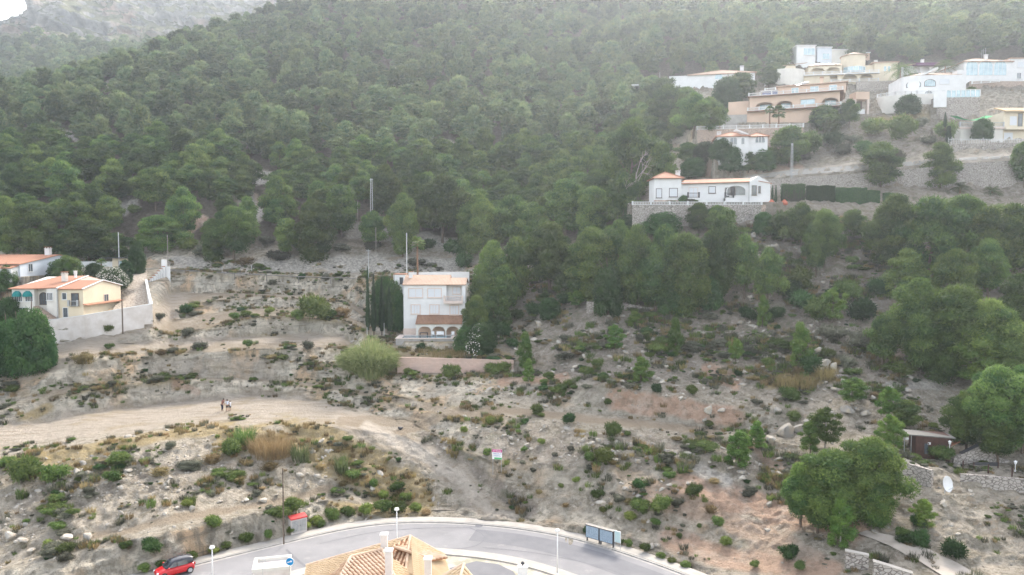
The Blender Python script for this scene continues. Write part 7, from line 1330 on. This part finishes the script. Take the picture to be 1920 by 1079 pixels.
# ================================================================ PEOPLE
def skin(name, verts, edges, radii, mat, parent=None, root=0):
    me = bpy.data.meshes.new(name); me.from_pydata(verts, edges, []); o = bpy.data.objects.new(name, me); COL.objects.link(o); o.modifiers.new('skin', 'SKIN'); me.materials.append(M[mat])
    for i, r in enumerate(radii):
        v_ = me.skin_vertices[0].data[i]; v_.radius = (r, r) if not isinstance(r, tuple) else r; v_.use_root = (i == root)
    s_ = o.modifiers.new('sub', 'SUBSURF'); s_.levels = 2; s_.render_levels = 2; o.modifiers['skin'].use_smooth_shade = True
    if parent: o.parent = parent
    return o
for nm, c in (('skin_tone', (.38, .22, .15)), ('maroon_shirt', (.13, .04, .06)), ('navy_cloth', (.03, .035, .07)), ('black_cloth', (.02, .02, .025)), ('pale_shirt', (.58, .64, .74)), ('white_shirt', (.72, .71, .74)), ('dark_hair', (.03, .02, .018)), ('shoe', (.10, .09, .09))): M[nm] = simple(nm, c, tuple(x*.85 for x in c), 8)
def person(px, py, H, rz, label, top, bottom, shorts, bend=0.0, arm='fold', skirt=False, cap=None):
    p = at(px, py); e = empty('person', p, rz, label, 'person'); k = H/1.75; fw = lambda z: bend*max(0, z-.95)
    J = {'pel': (0, 0, .95), 'wai': (fw(1.1)*.8, 0, 1.10), 'che': (fw(1.32), 0, 1.32), 'nek': (fw(1.5)*1.05, 0, 1.49), 'hd0': (fw(1.6)*1.15, 0, 1.58), 'hd1': (fw(1.7)*1.3, 0, 1.68)}
    V = [J[n_] for n_ in ('pel', 'wai', 'che', 'nek', 'hd0', 'hd1')]; E = [(0, 1), (1, 2), (2, 3), (3, 4), (4, 5)]; Rr = [(.14, .16), (.11, .14), (.12, .17), .055, .085, .075]
    for sg in (-1, 1):
        b_ = len(V); V += [(.0, sg*.10, .86), (.03, sg*.11, .48), (0, sg*.12, .10), (.10, sg*.13, .035)]; E += [(0, b_), (b_, b_+1), (b_+1, b_+2), (b_+2, b_+3)]; Rr += [.095, .062, .042, .045]
        c = len(V); sh = (fw(1.42), sg*.20, 1.42); el = (fw(1.2)+.08, sg*.27, 1.14) if arm != 'up' or sg > 0 else (fw(1.42)+.22, sg*.24, 1.36); ha = (el[0]+.20, sg*.12, 1.16) if arm == 'fold' else (el[0]+.05, sg*.27, .88); ha = (el[0]+.12, sg*.16, 1.50) if (arm == 'up' and sg < 0) else ha
        V += [sh, el, ha]; E += [(2, c), (c, c+1), (c+1, c+2)]; Rr += [.06, .045, .032]
        hd = Vector(ha); dr_ = (Vector(ha)-Vector(el)).normalized(); sd2 = dr_.orthogonal().normalized(); q_ = len(V); V.append(tuple(hd+dr_*.06)); E.append((c+2, q_)); Rr.append(.034)
        for f in range(4): t_ = len(V); V += [tuple(hd+dr_*.10+sd2*(f-1.5)*.020), tuple(hd+dr_*(.145+.012*(f in (1, 2)))+sd2*(f-1.5)*.024)]; E += [(q_, t_), (t_, t_+1)]; Rr += [.009, .008]
        t_ = len(V); V += [tuple(hd+dr_*.05+sd2*.045), tuple(hd+dr_*.09+sd2*.065)]; E += [(c+2, t_), (t_, t_+1)]; Rr += [.010, .009]
    V = [tuple(x*k for x in v_) for v_ in V]; Rr = [tuple(x*k for x in r) if isinstance(r, tuple) else r*k for r in Rr]
    skin('body', V, E, Rr, 'skin_tone', e)
    S_ = [(J['wai'][0]*.4, 0, .98), J['wai'], J['che'], (fw(1.42), 0, 1.44)]; SE = [(0, 1), (1, 2), (2, 3)]; SR = [(.155, .185), (.13, .165), (.14, .195), (.10, .14)]
    for sg in (-1, 1): c = len(S_); a = Vector((fw(1.42), sg*.205, 1.42)); b_ = Vector((fw(1.2)+.08, sg*.27, 1.14)) if arm != 'up' or sg > 0 else Vector((fw(1.42)+.22, sg*.24, 1.36)); S_ += [tuple(a), tuple(a.lerp(b_, .75))]; SE += [(3, c), (c, c+1)]; SR += [.078, .066]
    if skirt: S_.append((0, 0, .80)); SE.append((0, len(S_)-1)); SR.append((.17, .20))
    skin('shirt', [tuple(x*k for x in v_) for v_ in S_], SE, [tuple(x*k for x in r) if isinstance(r, tuple) else r*k for r in SR], top, e)
    T_ = [(0, 0, .96)]; TE = []; TR = [(.150, .175)]; low = .50 if shorts else .12
    for sg in (-1, 1): c = len(T_); T_ += [(0, sg*.10, .84), (.03*(low < .5)+.02, sg*.11, max(low, .5)), (.0, sg*.12, low-.001)]; TE += [(0, c), (c, c+1), (c+1, c+2)]; TR += [.112, .080, .060 if not shorts else .080]
    skin('trousers' if not shorts else 'shorts', [tuple(x*k for x in v_) for v_ in T_], TE, [tuple(x*k for x in r) if isinstance(r, tuple) else r*k for r in TR], bottom, e)
    hx, hy, hz_ = J['hd1']; m_ = MB(); m_.ball((hx*k-.02*k, 0, (hz_+.012)*k), .112*k, .95); m_.obj('hair', 'dark_hair', e, smooth=True)
    fc = MB(); 
    for sg in (-1, 1): fc.ball((hx*k+.088*k, sg*.032*k, (hz_-.035)*k), .012*k); fc.ball((hx*k, sg*.092*k, (hz_-.05)*k), .02*k)
    fc.ball((hx*k+.098*k, 0, (hz_-.065)*k), .016*k); fc.ball((hx*k+.088*k, 0, (hz_-.10)*k), .016*k, .4); fc.obj('face_features', 'skin_tone', e, smooth=True)
    for sg in (-1, 1): MB().ball((.06*k, sg*.125*k, .035*k), .075*k, .55).obj('shoe', 'shoe', e, smooth=True)
    return e
person(416.6, 770.5, 1.78, -.25, 'person in maroon shirt and dark jeans leaning towards the other two, hand raised to face', 'maroon_shirt', 'navy_cloth', False, .28, 'up'); person(426.5, 771.5, 1.70, 2.2, 'taller bare-legged person in pale blue shirt and dark shorts in the middle', 'pale_shirt', 'black_cloth', True, .04, 'fold'); person(431.8, 770.2, 1.42, 2.6, 'shorter person in long white shirt and dark shorts at the right', 'white_shirt', 'black_cloth', True, .05, 'down', True)
# ================================================================ LOWER RIGHT: hut, dish, walls, rope fence
B = Bld('wooden_hut', 'dark brown timber hut with pale flat roof and open porch on the left', 'hut', 1716, 860, at(1740, 862).y+.5, math.radians(0)); s = B.s; X1 = 66*s; M['brownwood'] = simple('dark_brown_timber', (.085, .045, .035), (.055, .03, .025), 3, bmp=.3); hh = 44*s
B.root.rotation_euler.z = math.radians(-12)
B.box('wall', 'brownwood', 0, 3.7, 0, 2.6, -.8, hh); M['hutroof'] = simple('weathered_felt_roof', (.17, .165, .155), (.12, .118, .11), 2); B.roof_slab('roof', 'hutroof', [(-1.35, -.3, hh+.18), (4.0, -.3, hh+.02), (4.1, 2.8, hh-.10), (-1.2, 2.8, hh+.06)], .12)
for x in (-1.25, -.55): MB().box(x, x+.06, -.2, -.14, -.6, hh).obj('post', 'metal', B.root)
B.win(.9, 1.3, .6, 1.8, 0, 'brownwood', 'glass', 0, sill=False); B.win(2.35, 3.0, -.1, 1.7, 0, 'brownwood', 'dark', 0, name='door', sill=False); B.box('sign', 'lampwhite', 1.25, 1.55, -.06, -.01, hh-.95, hh-.7); B.box('sign', 'lampwhite', -1.15, -.8, -.26, -.21, hh-.45, hh-.22)
drape('path', [(1690, 862), (1712, 858), (1716, 866)], [(1700, 872), (1740, 879), (1748, 880)], 'lane', 'small pale concrete path in front of the brown hut', .08, 5, 3)
wall_path('path_wall', 'low stone wall edging the path below the brown hut', [(1692, 868, 893, None), (1718, 874, 906, None), (1745, 882, 916, None)], .35, 'stone', None)
p = Vector(P(1693, 864, 84)); tb_ = MB().lathe((0, 0, -.3), [(.32, 0), (.36, .95), (.38, 1.0)], 14); tag(tb_.obj('bin', 'dark', loc=p), 'dark round bin at the left end of the hut path', 'bin')
e = empty('gabled_wall', P(1788, 872, 84.5), 0, 'free-standing gabled rubble stone wall with slate coping right of the hut', 'wall'); s = 84.5/F; pr_ = [(0, -.8), (112*s, -.8), (112*s, 6*s), (80*s, 16*s), (77*s, 32*s), (58*s, 41*s), (17*s, 21*s), (0, 12*s)]; n_ = len(pr_)
MB().add([(x, 0, z) for x, z in pr_]+[(x, .5, z) for x, z in pr_], [tuple(range(n_)), tuple(range(2*n_-1, n_-1, -1))]+[(i, n_+i, n_+(i+1) % n_, (i+1) % n_) for i in range(n_)]).obj('wall_body', 'stone', e); MB().slab([(15*s, -.08, 21*s+.04), (59*s, -.08, 42*s+.04), (59*s, .58, 42*s+.05), (15*s, .58, 21*s+.05)], .03).obj('coping', 'dark', e)
B2 = Vector(P(1779, 838, 86)); rfm = MB().slab([(0, 0, 0), (1.4, .2, .55), (2.6, 2.0, .4), (1.2, 1.9, -.1)], .1); tag(rfm.obj('lean_to_roof', 'tileX', loc=B2), 'low brick-coloured lean-to roof between hut and gabled wall', 'roof')
wall_path('terrace_wall', 'low stone terrace wall carrying the rope fence', [(1800, 889, 905, None), (1850, 893, 916, None), (1925, 900, 926, None), (1990, 903, 930, None)], .35, 'stone', None)
e = empty('rope_fence', at(1807, 881), 0, 'dark post and rope fence along the small terrace right of the dish', 'fence'); o0 = e.location.copy(); fp = []
for px_, pt, pb_ in ((1807.5, 864, 881), (1851, 871, 888), (1894.5, 877, 894), (1938, 883, 900)):
    a = Vector(at(px_, pb_)); zt = P(px_, pt, a.y)[2]; a = a-o0; MB().tube((a.x, a.y, a.z-.4), (a.x, a.y, zt-o0.z), .075, n=8).obj('post', 'brownwood', e); fp.append((a, zt-o0.z))
for (a, za), (b_, zb) in zip(fp[:-1], fp[1:]):
    for dz_ in (.12, .55):
        r_ = MB(); q0 = Vector((a.x, a.y, za-dz_))
        for i in range(1, 9): t_ = i/8; q1 = Vector((a.x+(b_.x-a.x)*t_, a.y+(b_.y-a.y)*t_, (za+(zb-za)*t_)-dz_-.22*4*t_*(1-t_))); r_.tube(q0, q1, .022, n=5); q0 = q1
        r_.obj('rope', 'palebark', e)
e = empty('banner_rail', P(1826, 882, 82.5), 0, 'dark rail panel on posts behind the rope fence', 'fence'); s = 82.5/F; MB().box(0, 47*s, 0, .05, 8*s, 15*s).obj('panel', 'dark', e)
for x in (0, 46*s): MB().box(x-.05, x+.05, -.02, .07, -.5, 15*s).obj('post', 'brownwood', e)
for i, (px_, py_, Y_) in enumerate(((1780.5, 843, 84), (1903.5, 881, 80.5))): e = empty('garden_lantern', P(px_, py_, Y_), 0, ('white lantern on a short post at the right corner of the brown hut', 'white lantern on a short post at the right end of the rope fence')[i], 'lantern'); MB().lathe((0, 0, -.2), [(.10, 0), (.04, .1), (.04, .75), (.10, .8)], 10).obj('post', 'lampwhite', e); MB().lathe((0, 0, .6), [(.10, 0), (.15, .25), (.20, .27), (.03, .42)], 8).obj('lamp_head', 'lampwhite', e)
dp = at(1771, 926); e = empty('satellite_dish', dp-Vector((0, 0, .35)), math.radians(20), 'big white satellite dish facing left behind a rounded shrub', 'satellite dish'); m_ = MB(); pf_ = [(.02+.80*i/8, .22*(i/8)**2) for i in range(9)]; V = []; k = 28
for r_, d_ in pf_: V += [(r_*.80*math.cos(6.2832*i/k), -d_, r_*math.sin(6.2832*i/k)) for i in range(k)]
V += [(x, y+.03, z) for x, y, z in V]; nn_ = len(pf_); Fc = [(j*k+i, j*k+(i+1) % k, (j+1)*k+(i+1) % k, (j+1)*k+i) for j in range(nn_-1) for i in range(k)]; Fc += [tuple(v_+nn_*k for v_ in f[::-1]) for f in Fc]+[((nn_-1)*k+i, (nn_-1)*k+(i+1) % k, (2*nn_-1)*k+(i+1) % k, (2*nn_-1)*k+i) for i in range(k)]
do = MB().add(V, Fc).obj('dish', 'lampwhite', e, smooth=True); do.location = (0, 0, 1.35); do.rotation_euler = (math.radians(-14), 0, 0); MB().tube((0, .15, -.5), (0, .12, 1.3), .05).obj('mast', 'galv', e); MB().tube((0, 0, .62), (.0, -.75, 1.15), .02).ball((0, -.77, 1.18), .06).obj('receiver_arm', 'galv', e)
def parapet(name, label, px, py, Y, rz, L_, h, d_, slope, mat='stone'):
    e = empty(name, P(px, py, Y), math.radians(rz), label, 'wall'); MB().add([(0, 0, -1), (L_, 0, -1+slope), (L_, d_, -1+slope), (0, d_, -1), (0, 0, h), (L_, 0, h+slope), (L_, d_, h+slope), (0, d_, h)], [(0, 3, 2, 1), (4, 5, 6, 7), (0, 1, 5, 4), (1, 2, 6, 5), (2, 3, 7, 6), (3, 0, 4, 7)]).obj('wall_body', mat, e)
    MB().add([(-.04, -.05, h+.004), (L_+.04, -.05, h+slope+.004), (L_+.04, d_+.05, h+slope+.004), (-.04, d_+.05, h+.004), (-.04, -.05, h+.08), (L_+.04, -.05, h+slope+.08), (L_+.04, d_+.05, h+slope+.08), (-.04, d_+.05, h+.08)], [(0, 3, 2, 1), (4, 5, 6, 7), (0, 1, 5, 4), (1, 2, 6, 5), (2, 3, 7, 6), (3, 0, 4, 7)]).obj('coping', 'pave', e)
parapet('stone_parapet', 'stone-faced parapet beside the lane, upper one of the two', 1585, 1060, at(1600, 1066).y, -22, 1.9, 1.25, .5, -.15); parapet('stone_parapet', 'stone-faced parapet beside the lane, lower one at the bottom edge', 1637, 1084, at(1650, 1088).y, -26, 3.0, 1.4, .5, -.5)
wall_path('terrace_wall', 'dry stone wall below the bungalow slope left of the tall pines', [(1388, 482, 510, 139), (1440, 479, 504, 138.6), (1475, 478, 497, 138.2), (1515, 474, 494, 138)], .5, 'stone', None); wall_path('terrace_wall', 'tall bank of stacked stones between the pine groups right of centre', [(1568, 433, 482, 139), (1600, 430, 481, 139), (1622, 428, 480, 139)], .5, 'stone', None); wall_path('terrace_wall', 'thin crumbled stone wall under the central pine grove', [(1100, 566, 574, 130), (1170, 569, 578, 129.5), (1240, 582, 590, 128.5)], .4, 'stone', None); wall_path('terrace_wall', 'dry stone wall on the rocky slope left of the big pines', [(1552, 703, 722, 106), (1640, 705, 728, 105.5), (1700, 712, 735, 104.5), (1770, 730, 745, 103)], .5, 'stone', None)
# ================================================================ LABELS
def finish_labels():
    from collections import defaultdict
    used = defaultdict(list)
    for o, px, py, adj, noun in ROOTS:
        d, x, y, w_ = min((math.hypot(px-a, (py-b_)*1.3), a, b_, w_) for a, b_, w_ in LM)
        dx, dy = px-x, py-y
        if d < 28: rel = 'right beside'
        elif abs(dx) > abs(dy)*1.6: rel = ('left of' if dx < 0 else 'right of')
        elif abs(dy) > abs(dx)*1.6: rel = ('above' if dy < 0 else 'below')
        else: rel = ('above' if dy < 0 else 'below')+(' left' if dx < 0 else ' right')+' of'
        far_ = '' if d < 90 else ('well ' if d < 200 else 'far ')
        used['%s %s %s%s %s' % (adj, noun, far_, rel, w_)].append((px, py, o))
    nth = ['leftmost', 'second from left', 'third from left', 'fourth from left', 'fifth from left', 'sixth from left', 'seventh from left', 'eighth from left', 'ninth from left', 'tenth from left', 'eleventh from left', 'twelfth from left']
    for lab, L in used.items():
        L.sort(key=lambda z_: z_[0])
        for i, (px, py, o) in enumerate(L):
            if len(L) == 1: o['label'] = lab
            elif len(L) == 2: o['label'] = lab+', the '+('left one' if i == 0 else 'right one')
            else: o['label'] = lab+', '+(nth[i] if i < len(L)-1 or i == 0 else 'rightmost') if i < 12 else lab
    for o, *_ in ROOTS:
        if len(o.get('label', '').split()) > 16: o['label'] = o['label'].replace(' well ', ' ').replace(' far ', ' ')
finish_labels()
# ================================================================ HAZE
hz = MB(); hz.box(-1500, 1500, -60, 1500, -9.5, 400)
m = bpy.data.materials.new('haze_air'); m.use_nodes = True; t = m.node_tree; t.nodes.remove(t.nodes['Principled BSDF'])
pv = N(t, 'ShaderNodeVolumePrincipled'); pv.inputs['Color'].default_value = (.80, .89, 1.0, 1); pv.inputs['Density'].default_value = HAZE; pv.inputs['Anisotropy'].default_value = .60
t.links.new(pv.outputs[0], t.nodes['Material Output'].inputs['Volume']); M['haze'] = m
if HAZE > 0: tag(hz.obj('haze', 'haze'), 'thin bright morning haze filling the valley', kind='stuff')
